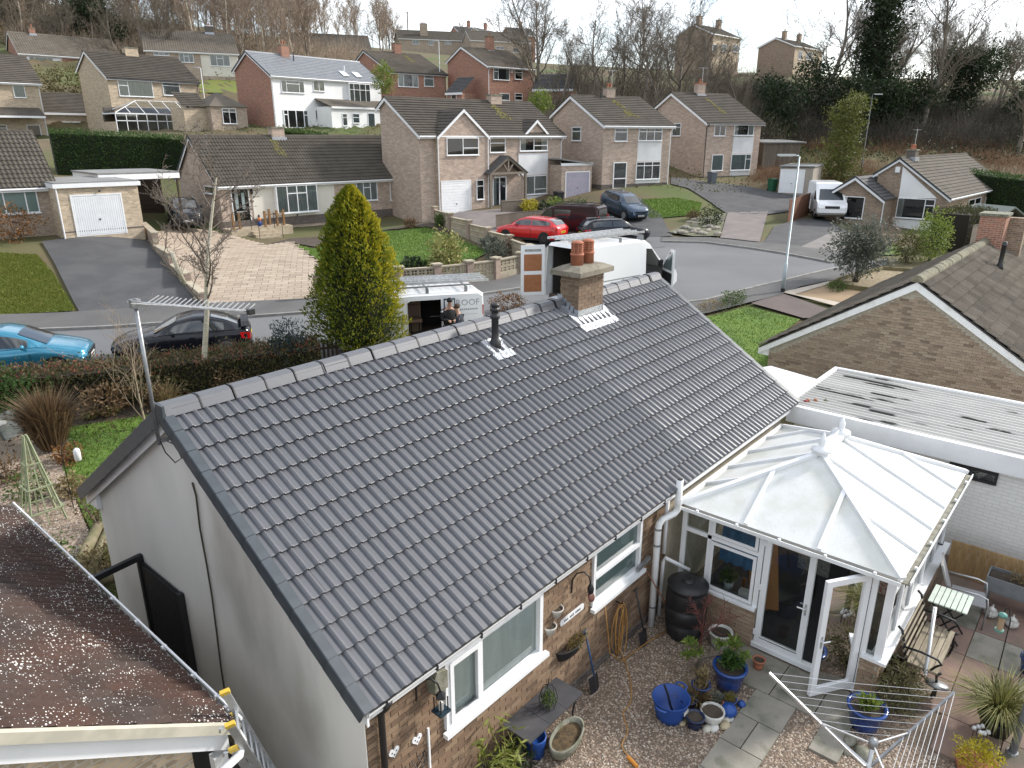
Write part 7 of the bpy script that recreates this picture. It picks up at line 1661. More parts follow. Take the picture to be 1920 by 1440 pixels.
# people at the roofing van
def person(label,loc,rz,jac,trou,hair,pose):
 t=thing('person',label,'person',loc,rz)
 def skin(nm,verts,edges,radii,mat,sub=2):
  me=bpy.data.meshes.new(nm);me.from_pydata(verts,edges,[]);o=inst(nm,me,t);md=o.modifiers.new('skin','SKIN');me.skin_vertices[0]
  for i,r_ in enumerate(radii):me.skin_vertices[0].data[i].radius=(r_,r_)if not hasattr(r_,'__len__')else r_
  me.skin_vertices[0].data[0].use_root=True;s=o.modifiers.new('sub','SUBSURF');s.levels=sub;s.render_levels=sub;md.use_smooth_shade=True;me.materials.append(mat);return o
 SK=P('skin_tone',(.46,.27,.19),.6)
 hx=pose.get('lean',.0);a=pose['arms']
 bodyv=[(0,0,.95),(.02+hx*.3,0,1.18),(.02+hx,0,1.42),(.04+hx*1.2,0,1.54),(.07+hx*1.4,0,1.64),(.08+hx*1.5,0,1.74)];e=[(0,1),(1,2),(2,3),(3,4),(4,5)];rd=[.10,.10,.11,.05,.075,.07]
 for s in(1,-1):
  b=len(bodyv);bodyv+=[(0,s*.10,.88),(.03,s*.11,.50),(-.02,s*.11,.10),(.13,s*.12,.05)];e+=[(0,b),(b,b+1),(b+1,b+2),(b+2,b+3)];rd+=[.09,.06,.04,.035]
  b=len(bodyv);el,ha=a;bodyv+=[(hx,s*.20,1.40),(hx+el[0],s*(.22+el[1]),1.40+el[2]),(hx+ha[0],s*(.14+ha[1]),1.40+ha[2])];e+=[(2,b),(b,b+1),(b+1,b+2)];rd+=[.055,.045,.035]
  for q in range(5):
   f0=len(bodyv);ang=(q-2)*.012;hv=np.array(bodyv[b+2]);d=np.array([.05,s*(ang),-.01])if q else np.array([.02,-s*.04,.01])
   bodyv+=[tuple(hv+d),tuple(hv+d*1.7+[0,0,-.015])];e+=[(b+2,f0),(f0,f0+1)];rd+=[.011,.008]
 skin('body',bodyv,e,rd,SK)
 jv=[(0,0,.78),(.02+hx*.3,0,1.12),(.02+hx,0,1.40),(.04+hx*1.15,0,1.53)];je=[(0,1),(1,2),(2,3)];jr=[(.19,.16),(.19,.16),(.19,.15),(.085,.085)]
 for s in(1,-1):
  b=len(jv);el,ha=a;jv+=[(hx,s*.20,1.40),(hx+el[0],s*(.22+el[1]),1.40+el[2]),(hx+ha[0]*.93,s*(.15+ha[1]),1.40+ha[2]*.97)];je+=[(2,b),(b,b+1),(b+1,b+2)];jr+=[.078,.066,.052]
 skin('jacket',jv,je,jr,jac)
 tv_=[(0,0,1.0)];te=[];tr=[(.16,.14)]
 for s in(1,-1):b=len(tv_);tv_+=[(0,s*.10,.84),(.03,s*.11,.50),(-.02,s*.11,.12)];te+=[(0,b),(b,b+1),(b+1,b+2)];tr+=[.105,.078,.062]
 skin('trousers',tv_,te,tr,trou)
 h=MB().lathe([(0,.10),(.06,.085),(.095,.04),(.10,-.01),(.092,-.04)],12,Matrix.Translation((.06+hx*1.5,0,1.745))).build('hair',hair,t,True)
 f=MB()
 for s in(1,-1):f.lathe([(0,-.012),(.012,0),(0,.012)],6,Matrix.Translation((.155+hx*1.5,s*.032,1.70)))
 f.build('eyes',DARK,t);MB().lathe([(0,-.02),(.014,-.01),(.004,.025)],6,Matrix.Translation((.165+hx*1.5,0,1.675))).build('nose',SK,t)
 return t
JN=P('navy_jacket',(.016,.020,.032),.85,(.022,.027,.042),9);JB=P('black_printed_jacket',(.014,.014,.015),.85,col3=(.75,.75,.75),s3=7,lo3=.63,hi3=.64);TD=P('dark_trousers',(.02,.02,.022),.9);HB_=P('brown_hair',(.07,.04,.025),.9);HD=P('dark_cap',(.015,.015,.017),.8)
pa=atD(866,612,22.5);pb=atD(841,606,23.1)
person('person in navy hooded jacket standing with back to the camera by the white van',(pa[0],pa[1],gz(pa[0],pa[1])+.1),R(120),JN,TD,HB_,dict(lean=.06,arms=((.06,.06,-.28),(.28,-.04,-.34))))
person('person in black printed top and cap facing the camera at the van door',(pb[0],pb[1],gz(pb[0],pb[1])+.1),R(-110),JB,TD,HD,dict(lean=.05,arms=((.04,.05,-.28),(.24,-.06,-.30))))
# --------- conservatory
CX0,CX1,CY0,CY1,CE,CRZ=6.65,10.9,-.02,-3.30,2.15,2.98
con=thing('conservatory','white conservatory with hipped translucent roof on the back of the bungalow','conservatory',(0,0,0))
def dwarf(x0,x1,y0,y1,z1=.70):
 return MB().box(x0,x1,y0,y1,-.1,z1).build('dwarf_wall',MORTAR,con)
BRC=P('conservatory_brick',(.33,.235,.16),.92,(.25,.17,.115),9,objrnd=1,rndcol=[(.24,.165,.11),(.33,.24,.165),(.385,.295,.21),(.28,.20,.14)])
d1=dwarf(CX0+.012,CX0+.12,-1.42,CY0);brick_field(d1,BRC,(CX0+.011,CY0,-.06),(0,-1,0),(-1,0,0),1.40,.77,singles=120)
d2=dwarf(CX0+.012,CX0+.12,-3.28,-3.04);brick_field(d2,BRC,(CX0+.011,-3.04,-.06),(0,-1,0),(-1,0,0),.25,.77,singles=120)
d3=dwarf(CX0+.02,CX1-.02,-3.29,-3.18);brick_field(d3,BRC,(CX0,-3.291,-.06),(1,0,0),(0,-1,0),4.2,.77,singles=200)
MB().box(CX1-.1,CX1,CY1+.02,CY0,-.1,.7).build('dwarf_wall',BRICK_BUFF,con)
MB().box(CX0+.13,CX1-.13,CY1+.13,CY0,.0,.05).build('floor',P('dark_carpet',(.035,.035,.04),.95),con)
MB().box(CX0-.06,CX0+.14,-1.42,CY0,.70,.75).build('sill',WHITE,con);MB().box(CX0-.06,CX1+.06,-3.40,-3.16,.70,.75).build('sill',WHITE,con);MB().box(CX0-.06,CX0+.14,-3.159,-3.05,.70,.75).build('sill',WHITE,con);MB().box(CX1-.14,CX1+.06,CY1,CY0,.70,.75).build('sill',WHITE,con)
FX0,FX1=CX0+.01,CX0+.07
def fy(y,z0,z1,w=.06,nm='post'):MB().box(FX0,FX1,y-w/2,y+w/2,z0,z1).build(nm,WHITE,con)
for y,z0,w in((-.05,.75,.08),(-.52,.75,.07),(-1.39,.75,.08),(-3.06,.05,.08),(-3.27,.75,.11)):fy(y,z0,2.10,w)
MB().box(FX0-.005,FX1+.005,CY1,CY0,2.10,2.20).build('eaves_beam',WHITE,con)
MB().box(FX0,FX1,-1.35,-.09,1.68,1.75).build('transom',WHITE,con)
for(ya,yb,za,zb)in((-1.34,-.56,.78,1.66),(-1.34,-.56,1.77,2.08)):
 f=MB();f.box(FX0-.02,FX0-.001,ya,yb,za,za+.05);f.box(FX0-.02,FX0-.001,ya,yb,zb-.05,zb);f.box(FX0-.02,FX0-.001,ya,ya+.05,za+.05,zb-.05);f.box(FX0-.02,FX0-.001,yb-.05,yb,za+.05,zb-.05);f.build('sash',WHITE,con)
def pane_x(x,y0,y1,z0,z1,par=None):MB().quad((x,y1,z0),(x,y0,z0),(x,y0,z1),(x,y1,z1)).build('pane',GLASSC,par or con)
for ya,yb in((-.48,-.09),(-1.35,-.56)):
 pane_x(FX0+.03,ya,yb,.75,1.68);pane_x(FX0+.03,ya,yb,1.75,2.10)
pane_x(FX0+.03,-3.22,-3.10,.75,2.10)
# french doors
def door_leaf(nm,loc,rz,w=.76,h=1.98):
 f=MB();b=.095
 f.box(0,w,-.03,.03,0,b*1.3);f.box(0,w,-.03,.03,h-b,h);f.box(0,b,-.03,.03,b*1.3,h-b);f.box(w-b,w,-.03,.03,b*1.3,h-b)
 d=f.build(nm,WHITE,con,loc=loc,rot=(0,0,rz))
 MB().box(b-.012,w-b+.012,-.034,-.0305,b*1.3-.012,b*1.3).build('bead',TRIM,d)
 MB().quad((b,0,b*1.3),(w-b,0,b*1.3),(w-b,0,h-b),(b,0,h-b)).build('pane',GLASSC,d)
 for s in(1,-1):MB().tube([(w-.05,s*.032,.98),(w-.05,s*.065,.98),(w-.17,s*.07,.98)],.011,6).build('handle',WHITE,d);MB().box(w-.065,w-.035,min(s*.031,s*.036),max(s*.031,s*.036),.86,1.06).build('lock_plate',ALU,d)
 for z in(.15,1.0,1.8):MB().box(-.02,.02,-.05,-.031,z,z+.1).build('hinge',WHITE,d)
 return d
MB().box(FX0-.03,FX1+.03,-3.04,-1.42,.03,.11).build('threshold',WHITE,con)
door_leaf('french_door',(CX0+.04,-1.45,.115),R(-90),.78)
door_leaf('french_door',(CX0-.0,-2.99,.115),math.atan2(.43,-.66),.76)
# right-hand side (faces -y)
FY0,FY1=CY1+.01,CY1+.07;nx=5;xs_=np.linspace(CX0+.08,CX1-.04,nx+1)
for i,x in enumerate(xs_):MB().box(x-.035,x+.035,FY0,FY1,.75,2.10).build('post',WHITE,con)
MB().box(CX0,CX1,FY0-.005,FY1+.005,2.10,2.20).build('eaves_beam',WHITE,con);MB().box(CX0+.12,CX1-.08,FY0+.001,FY1-.001,1.70,1.76).build('transom',WHITE,con)
for a,b in zip(xs_[:-1],xs_[1:]):
 for z0,z1 in((.75,1.70),(1.76,2.10)):MB().quad((a+.035,FY0+.03,z0),(b-.035,FY0+.03,z0),(b-.035,FY0+.03,z1),(a+.035,FY0+.03,z1)).build('pane',GLASSC,con)
for y in np.linspace(CY1+.1,CY0-.1,4):MB().box(CX1-.06,CX1,y-.035,y+.035,.75,2.10).build('post',WHITE,con)
MB().box(CX1-.065,CX1+.005,CY1,CY0,2.10,2.20).build('eaves_beam',WHITE,con);MB().quad((CX1-.03,CY1,.75),(CX1-.03,CY0,.75),(CX1-.03,CY0,2.1),(CX1-.03,CY1,2.1)).build('pane',GLASSC,con)
# roof of polycarbonate sheets between white bars
m_,t_,bs_=_new('polycarbonate');bs_.inputs['Base Color'].default_value=(.74,.75,.73,1);bs_.inputs['Roughness'].default_value=.35;tr_=_n(t_,'ShaderNodeBsdfTranslucent');tr_.inputs[0].default_value=(.75,.76,.72,1);mx_=_n(t_,'ShaderNodeMixShader');mx_.inputs[0].default_value=.15
tc_=_n(t_,'ShaderNodeTexCoord');n1_=_n(t_,'ShaderNodeTexNoise',Scale=1.6,Detail=8.);t_.links.new(tc_.outputs['Object'],n1_.inputs[0]);n2_=_n(t_,'ShaderNodeTexNoise',Scale=26.,Detail=3.);t_.links.new(tc_.outputs['Object'],n2_.inputs[0])
cA=_mix(t_,(.80,.81,.79),(.55,.55,.46),_rampf(t_,n1_.outputs[0],.45,.8));cA=_mix(t_,cA,(.60,.61,.56),_rampf(t_,n2_.outputs[0],.5,.8,0,.5));t_.links.new(cA,bs_.inputs['Base Color'])
t_.links.new(bs_.outputs[0],mx_.inputs[1]);t_.links.new(tr_.outputs[0],mx_.inputs[2]);t_.links.new(mx_.outputs[0],t_.nodes['Material Output'].inputs[0])
E4=[Vector((CX0-.10,CY0+.02,CE+.06)),Vector((CX0-.10,CY1-.10,CE+.06)),Vector((CX1+.10,CY1-.10,CE+.06)),Vector((CX1+.10,CY0+.02,CE+.06))]
RA,RB=Vector((8.32,-1.60,CRZ)),Vector((9.30,-1.60,CRZ))
BARM=WHITE
def rbar(p,q,w=.065,h=.05):MB().bar(p+Vector((0,0,.02)),q+Vector((0,0,.02)),w,h).build('glazing_bar',BARM,con)
def sheetp(*pts):MB().add([tuple(p)for p in pts],[tuple(range(len(pts)))]).build('roof_panel',m_,con)
def edge_pts(a,b,fr):return[a.lerp(b,f)for f in fr]
# left face (towards -x): triangle A with two bars
def tri_face(a,b,apex,n):
 ps=edge_pts(a,b,np.linspace(0,1,n+1));qs=[]
 for p in ps:
  f=(p-a).length/(b-a).length;qs.append(a.lerp(apex,f/.5)if f<=.5 else b.lerp(apex,(1-f)/.5))
 for i in range(n):
  poly=[ps[i],ps[i+1]]+([qs[i+1]]if(qs[i+1]-ps[i+1]).length>.02 else[])+([apex]if abs((i+.5)/n-.5)<.5/n and n%2 else[])+([qs[i]]if(qs[i]-ps[i]).length>.02 else[])
  sheetp(*poly)
 for i in range(1,n):rbar(ps[i],qs[i])
def trap_face(a,b,ra,rb,n):
 ps=edge_pts(a,b,np.linspace(0,1,n+1));qs=[];d=(b-a).normalized();L=(b-a).length;sa,sb=(ra-a).dot(d),(rb-a).dot(d)
 for p in ps:
  s=(p-a).dot(d);qs.append(a.lerp(ra,s/sa)if s<sa else b.lerp(rb,(L-s)/(L-sb))if s>sb else ra.lerp(rb,(s-sa)/max(sb-sa,1e-6)))
 for i in range(n):
  poly=[ps[i],ps[i+1],qs[i+1]];s0,s1=(ps[i]-a).dot(d),(ps[i+1]-a).dot(d)
  if s0<sb<s1:poly.append(rb)
  if s0<sa<s1:poly.append(ra)
  poly.append(qs[i]);poly=[p for k,p in enumerate(poly)if(p-poly[k-1]).length>.02];sheetp(*poly)
 for i in range(1,n):rbar(ps[i],qs[i])
tri_face(E4[1],E4[0],RA,3);tri_face(E4[3],E4[2],RB,3);trap_face(E4[2],E4[1],RB,RA,5);trap_face(E4[0],E4[3],RA,RB,5)
for p,q in((E4[0],RA),(E4[1],RA),(E4[2],RB),(E4[3],RB)):rbar(p,q,.09,.06)
rbar(E4[0],E4[3],.08,.06)
MB().bar(RA-Vector((.12,0,-.04)),RB+Vector((.12,0,.04)),.20,.07).build('ridge',WHITE,con)
for r_ in(RA,RB):
 MB().lathe([(.17,0),(.16,.05),(.07,.07),(.05,.12),(.06,.2),(.045,.22),(.012,.33),(0,.34)],10,Matrix.Translation(r_+Vector((0,0,.05)))).build('finial',WHITE,con,True)
for k in range(9):
 p=RA.lerp(RB,.08+.84*k/8);MB().box(p.x-.035,p.x+.035,-.006+p.y,.006+p.y,p.z+.075,p.z+.16).build('cresting',WHITE,con)
for a,b in((E4[0],E4[1]),(E4[1],E4[2]),(E4[2],E4[3])):
 d=(b-a).normalized();o=Vector((d.y,-d.x,0))*.05
 MB().bar(a+o-Vector((0,0,.05)),b+o-Vector((0,0,.05)),.10,.02).build('gutter',P('dirty_gutter',(.30,.29,.24),.8,(.16,.15,.11),7),con)
 MB().bar(a+o*2-Vector((0,0,.03)),b+o*2-Vector((0,0,.03)),.015,.06).build('gutter_lip',WHITE_OLD,con)
 for k in range(5):p=a.lerp(b,(k+.5)/5)+o*1.4;MB().box(p.x-.02,p.x+.02,p.y-.02,p.y+.02,p.z-.03,p.z+.015).build('bracket',WHITE_OLD,con)
 # things inside
def simple(name,label,cat,loc,parts,rz=0,group=None):
 t=thing(name,label,cat,loc,rz,group)
 for nm,mb,mat,sm in parts:mb.build(nm,mat,t,sm)
 return t
m=MB();n=10
for k in range(n):
 a,b=k/n,(k+1)/n;m.quad((0,-.7*a,.03*math.sin(a*25)),(0,-.7*b,.03*math.sin(b*25)),(.1+.03*math.sin(b*25),-.7*b,1.1),(.1+.03*math.sin(a*25),-.7*a,1.1))
simple('blue_cloth','crumpled blue cloth hanging inside the conservatory window','cloth',(7.3,-.45,.95),[('cloth',m,P('blue_cloth_mat',(.03,.12,.27),.9,(.06,.2,.36),6),True)])
ch=MB();ch.box(0,.6,0,.06,0,.95);ch.box(0,.6,.06,.6,.35,.45);
simple('brown_armchair','orange brown wooden lounger inside the conservatory window','chair',(7.55,-1.25,.05),[('frame',MB().bar((0,0,.1),(.9,.5,1.2),.5,.07),P('orange_wood',(.30,.12,.035),.6),False),('leg',MB().box(.05,.1,0,.05,0,.5),MATS['orange_wood'],False),('leg',MB().box(.05,.1,.4,.45,0,.5),MATS['orange_wood'],False)])
sf=MB();sf.box(0,.9,0,.8,.05,.42)
simple('sofa','dull green sofa just inside the open conservatory door','sofa',(8.3,-3.0,.05),[('seat',sf,P('sofa_green',(.11,.115,.09),.95),False),('backrest',MB().box(.7,.95,0,.8,.42,.95),MATS['sofa_green'],False),('cushion',MB().box(.5,.68,.1,.55,.45,.8),P('red_pattern',(.35,.05,.05),.9,(.6,.5,.4),20),False)])
pl=bush('potted_fern','small green pot plant on the conservatory window sill',(6.86,-.85,.755),(.16,.16,.12),LF_GREEN,260,.06,zc=.26,stems=False,cat='plant');MB().lathe([(.06,0),(.085,.15),(.07,.15),(.06,.12)],10).build('pot',P('glass_pot',(.35,.38,.38),.3),pl,True)
simple('window_box','small white box on the conservatory window sill','box',(6.8,-1.25,.755),[('box',MB().box(0,.12,0,.2,0,.1),POTW,False)])
simple('sheet_music_stand','grey patterned panel standing inside the french doors','screen',(8.6,-1.95,.05),[('panel',MB().box(0,.03,0,.55,.5,1.6),P('patterned_grey',(.25,.25,.23),.9,(.12,.12,.11),18),False),('foot',MB().box(-.1,.13,.2,.3,0,.5),BLACKM,False)])
# --------- garage, canopy and fence on the right
WBRK=brickmat('white_painted_brick',(.80,.79,.76),(.78,.77,.74),(.66,.65,.62),(.79,.78,.75),ms=.008,vr=(.96,1.03))
gar=thing('garage','long white garage with corrugated grey roof behind the conservatory','garage',(11.9,0,0))
MB().box(0,2.95,-12,.05,-.5,2.05).build('wall',WBRK,gar)
SH=P('corrugated_sheet',(.52,.51,.48),.8,(.42,.415,.39),1.5,detail=7,stretch=(3,.5,1),col3=(.05,.05,.045),s3=1.4,lo3=.61,hi3=.65)
n=112;m=MB();xs2=np.linspace(-.02,3.2,n+1);zz=np.tile([0,.0,.035,.075,.075,.035],19)[:n+1]
for k in range(n):m.quad((xs2[k],-12.1,2.30+zz[k]-.0*k),(xs2[k+1],-12.1,2.30+zz[k+1]),(xs2[k+1],.18,2.36+zz[k+1]),(xs2[k],.18,2.36+zz[k]))
m.build('roof',SH,gar)
MB().box(-.16,-.03,-12.1,.2,2.06,2.44).build('fascia',WHITE,gar);MB().box(-.16,3.3,.201,.30,2.2,2.47).build('verge_board',WHITE,gar);MB().box(3.21,3.3,-12.1,.2,2.2,2.47).build('fascia',WHITE,gar)
q0,q1=onX(1782,865,11.9),onX(1868,910,11.9)
gwn=window(gar,'left',0,q0[1],q1[2],q0[1]-q1[1],q0[2]-q1[2],(1,),None,DARK,False,.05,depth=.05,frmat=BLACKP)
a1,a2=onX(1522,785,11.9),onX(1595,815,11.9);window(gar,'left',0,a1[1],1.3,abs(a1[1]-a2[1]),.7,(1,),None,BLIND,False,.06,frmat=WHITE_OLD)
can=thing('white_canopy','white sheet canopy between the bungalow gable and the garage','canopy',(0,0,0))
pts=[onZ(1420,690,2.25),onZ(1445,686,2.32),onZ(1540,713,2.2),onZ(1497,752,2.12),onZ(1470,738,2.1)]
m=MB();c=sum(pts)/5+np.array([0,0,.05]);m.add([tuple(p)for p in pts]+[tuple(c)],[(i,(i+1)%5,5)for i in range(5)]);m.build('sheet',WHITE,can)
m=MB();m.add([tuple(p-[0,0,.012])for p in pts],[(4,3,2,1,0)]);m.build('underside',WHITE,can)
for p in(pts[1],pts[2]):MB().tube([(p[0],p[1],0),(p[0],p[1],p[2]-.03)],.03,8).build('post',WHITE,can)
db=thing('roof_debris','red and grey plastic scraps lying on the corrugated garage roof','debris',tuple(onZ(1515,752,2.42)))
for k,(x,y,mt)in enumerate(((0,0,TERRA),(.12,-.12,TERRA),(.25,-.3,STONEG),(-.1,.02,P('dull_red',(.25,.04,.04),.7)))):MB().lathe([(.035,0),(.05,.02),(.02,.05),(0,.055)],7,Matrix.Translation((x,y,0))).build('scrap',mt,db,True)
fen=thing('board_fence','low brown vertical board fence in front of the white garage','fence',(11.15,-3.4,0))
for k in range(52):MB().box(0,.02,-.145,0,-.05,.74+random.uniform(-.006,.006)).build('board',FENCE,fen,loc=(0,-k*.15,0))
MB().box(.021,.06,-7.8,0,.55,.62).build('rail',FENCE,fen)
# --------- paving and gravel
path=thing('slab_path','grey stone slab path leading from the conservatory door','path',(0,0,0));path['kind']='structure'
del path['category']
def slab(x0,x1,y0,y1,mat,par,th=.045,g=.008):
 m=MB().prism([(x0+g,y0+g),(x1-g,y0+g),(x1-g,y1-g),(x0+g,y1-g)][::-1],0,th,'z');m.build('slab',mat,par)
SL=[]
for i in range(9):
 x1=5.72-i*.62
 if i%2==0:SL.append((x1-.62,x1,-2.52,-1.90))
 else:SL+=[(x1-.62,x1,-2.20,-1.90),(x1-.62,x1,-2.52,-2.20)]
SL+=[(5.72,6.57,-2.10,-1.30),(5.72,6.57,-2.75,-2.10),(5.72,6.57,-3.25,-2.75),(5.1,5.72,-3.3,-2.9)]
for s in SL:slab(*s,SLAB,path)
patio=thing('patio','red brown slab patio in the back right corner of the garden','patio',(0,0,0));patio['kind']='structure';del patio['category']
for i in range(7):
 for j in range(6):
  x0=6.2+i*.82;y1=-3.42-j*.75
  if x0<7.0 and j<1:continue
  slab(x0,x0+.82,y1-.75,y1,SLAB_RED if(i+j)%4 else SLAB,patio,.035)
def free(x,y):
 ok=np.ones(len(x),bool)
 for a,b,c,d in SL:ok&=~((x>a)&(x<b)&(y>c)&(y<d))
 ok&=~((x>6.15)&(y<-3.4))&~((x>6.6)&(y<.3))&~(y>.2)
 return ok
PEB=P('pebble',(.3,.25,.2),.75,rndcol=[(.10,.072,.055),(.21,.15,.11),(.33,.26,.195),(.52,.46,.385),(.16,.105,.072),(.40,.30,.215),(.25,.18,.135)])
def pebbles(label,gx_,gy_,r0,r1,up):
 n=len(gx_);oct_=np.array([(1,0,0),(0,1,0),(-1,0,0),(0,-1,0),(0,0,1)],np.float32);r=rng.uniform(r0,r1,n)
 aa=rng.uniform(0,6.28,n);v=oct_[None]*np.stack([r*rng.uniform(.8,1.5,n),r*rng.uniform(.7,1.1,n),r*rng.uniform(.5,.9,n)],1)[:,None]
 ca,sa=np.cos(aa)[:,None],np.sin(aa)[:,None];vx=v[...,0]*ca-v[...,1]*sa;vy=v[...,0]*sa+v[...,1]*ca
 V=np.stack([vx+gx_[:,None],vy+gy_[:,None],v[...,2]+up[:,None]],-1).reshape(-1,3);f0=np.array([(0,1,4),(1,2,4),(2,3,4),(3,0,4)]);F=(f0[None]+(np.arange(n)*5)[:,None,None]).reshape(-1,3)
 tag(mkobj('gravel',V,F,PEB,rnd=np.repeat(rng.random(n),4)),label,None,None,'stuff')
gx_,gy_=rng.uniform(.3,6.7,46000),rng.uniform(-4.6,.25,46000);k=free(gx_,gy_);gx_,gy_=gx_[k],gy_[k]
pebbles('mixed brown and cream gravel covering the back garden',gx_,gy_,.010,.021,np.full(len(gx_),.014))
gx_,gy_=rng.uniform(-2,1.6,26000),rng.uniform(8,14.5,26000);gq=[(-4,8),(.3,8.0)]+gp((128,905),(118,880),(126,850),(62,815),(0,808))+[(-4,18)];k=np.array([inside(gq,q)for q in zip(gx_,gy_)]);gx_,gy_=gx_[k],gy_[k]
pebbles('pale gravel around the garden obelisk',gx_,gy_,.014,.028,gza(gx_,gy_)+.045)
# --------- garden things
def pot(name,label,loc,r,h,mat,soil=SOIL,prof=None,group=None,plant=None,cat='pot'):
 t=thing(name,label,cat,tuple(loc),0,group)
 MB().lathe(prof or[(r*.68,0),(r*.8,h*.4),(r*.95,h*.88),(r*1.05,h*.9),(r*1.05,h),(r*.88,h),(r*.86,h*.85)],20).build('pot',mat,t,True)
 MB().lathe([(r*.87,h*.86),(0,h*.9)],14).build('soil',soil,t)
 if plant:
  mt,n_,s_,rr,hh=plant;p_,d_=blob_pts(n_,(0,0,h+hh*.5),(rr,rr,hh*.6),.1,.3);p_[:,2]=np.maximum(p_[:,2],h*.86);inst('plant',leaf_mesh(p_,s_,mt,np.clip(rng.normal(.5,.22,n_),0,1),.3,d_+[0,0,.8],.5),t)
 return t
wb_=thing('water_butt','black plastic water butt beside the conservatory corner','water butt',(6.22,-.42,0))
MB().lathe([(.27,0),(.30,.06),(.335,.3),(.30,.33),(.335,.36),(.35,.6),(.315,.63),(.35,.66),(.335,.9),(.32,.95),(.34,.96),(.34,1.0),(.2,1.04),(0,1.05)],22).build('barrel',BLACKP,wb_,True)
MB().lathe([(.1,1.04),(.1,1.06),(0,1.07)],12).build('lid',BLACKP,wb_,True);MB().tube([(-.34,0,.2),(-.42,0,.2),(-.42,0,.15)],.018,6).build('tap',BLACKM,wb_)
pot('large_grey_pot','pale grey pot standing against the conservatory wall',(6.32,-1.02,0),.19,.30,POTW)
pot('large_blue_pot','largest blue glazed pot in the group by the path',(5.50,-1.55,0),.25,.42,BLUEG,plant=(LF_CONIF,500,.09,.18,.2))
pot('blue_pot','small blue pot with dry stems left of the largest blue pot',(5.08,-1.30,0),.14,.22,BLUEG,plant=(LF_STRAW,160,.1,.12,.25))
pot('blue_pot','blue pot nearest the camera beside the white bowl',(4.46,-1.52,0),.135,.20,P('dark_blue_glaze',(.008,.018,.06),.25))
pot('blue_pot','dark blue pot between the blue bucket and the straw plant',(4.72,-1.28,0),.12,.18,MATS['dark_blue_glaze'],plant=(LF_STRAW,60,.06,.08,.05))
pot('white_bowl_pot','round white pot with bare soil in the pot group',(4.73,-1.66,0),.17,.19,POTW,prof=[(.09,0),(.14,.05),(.17,.15),(.175,.19),(.155,.19),(.15,.15)])
pot('terracotta_pot','single terracotta pot standing on the slabs by the door',(6.18,-1.74,.045),.10,.17,TERRA)
pot('terracotta_pot','small terracotta pot with a spiky plant in the pot group',(5.0,-1.60,0),.10,.14,TERRA,plant=(LF_GREY,140,.07,.09,.12))
pot('blue_pot','small blue pot with mossy dome plant beside the large pot',(5.16,-1.72,0),.11,.14,BLUEG,plant=(leafmat('moss_dome',[(.10,.10,.02),(.2,.17,.03),(.27,.22,.05)]),420,.03,.1,.09))
pot('dark_tub','low dark tub with withered plants in the pot group',(4.93,-1.45,0),.11,.10,STONEG,plant=(LF_BROWN,120,.06,.1,.06))
MB().lathe([(0,0),(.09,.03),(.12,.10),(.09,.17),(0,.2)],14).build('ball',BLUEP,tag(thing('glazed_ball','shiny bright blue garden ball at the edge of the pots','ornament',(4.98,-1.80,0))),True)
MB().lathe([(0,0),(.05,.02),(.065,.05),(.04,.09),(0,.1)],12).build('ball',BLUEP,tag(thing('glazed_ball','smaller blue garden ball beside the large blue pot','ornament',(5.27,-1.87,0))),True)
STN=[(4.83,-1.83,.07,'pale rounded stone nearest the shiny blue ball'),(4.74,-1.86,.08,'striped pale stone in the middle of the pot edging'),(4.60,-1.76,.075,'cream stone beside the white bowl pot'),(4.52,-1.69,.07,'yellowish flat stone by the nearest blue pot'),(4.40,-1.37,.06,'white shell stone behind the blue bucket'),(4.92,-1.88,.045,'smallest white stone at the pot edging end')]
for i,(x,y,r_,lab)in enumerate(STN):
 t=thing('edging_stone',lab,'stone',(x,y,0));MB().lathe([(0,0),(r_*.9,r_*.2),(r_,r_*.5),(r_*.7,r_*.9),(0,r_)],10,None,1.2,.9).build('stone',P('pale_stone%d'%(i%3),[(.48,.45,.38),(.40,.34,.22),(.55,.54,.50)][i%3],.7),t,True)
bk=thing('blue_bucket','blue flexible plastic trug bucket standing on the gravel','bucket',(4.40,-1.16,0))
MB().lathe([(.19,0),(.22,.12),(.265,.34),(.275,.36),(.262,.36),(.21,.10),(0,.06)],22).build('tub',BLUEP,bk,True)
for s in(1,-1):MB().tube([(s*.26,-.09,.33),(s*.33,-.07,.36),(s*.35,0,.37),(s*.33,.07,.36),(s*.26,.09,.33)],.016,6).build('handle',BLUEP,bk,True)
MB().box(-.06,.06,-.255,-.244,.20,.26).build('label',POTW,bk)
MB().tube([(-.05,.1,.55),(-.03,.05,.42),(.0,0,.2),(.05,-.02,.08)],.018,8).build('brush',TRIM,bk)
# acer and plant in dark pot
vsa=tree_variant('acer',seed=77,H=.95,trunk=.018,levels=3,kids=(7,6,4),spread=40,up=.3,first=.2,lenf=.55,tmat=P('red_stem',(.16,.055,.045),.7),cmat=MATS['red_stem'])
put_tree('bare_acer','bare red stemmed acer in front of the water butt',vsa,(5.95,-.85,.0),1.,1.25,None,'shrub')
t=thing('crooked_shrub','crooked low shrub with rosettes of bright green leaves in the pot group','shrub',(5.45,-1.08,0))
MB().tube([(0,0,0),(-.03,.02,.2),(.0,-.05,.38),(.15,-.25,.45),(.3,-.5,.5)],[.035,.03,.028,.02,.012],7).build('trunk',BARK,t,True)
pp,dd_=[],[]
for(x,y,z)in((-.15,.15,.42),(.05,.2,.5),(.25,-.2,.55),(.4,-.35,.55),(.35,-.55,.45),(.15,-.5,.42),(.55,-.3,.5),(-.02,.05,.45)):
 a,d=blob_pts(60,(x,y,z),(.12,.12,.06),.2,.2);pp.append(a);dd_.append(d+[0,0,.3])
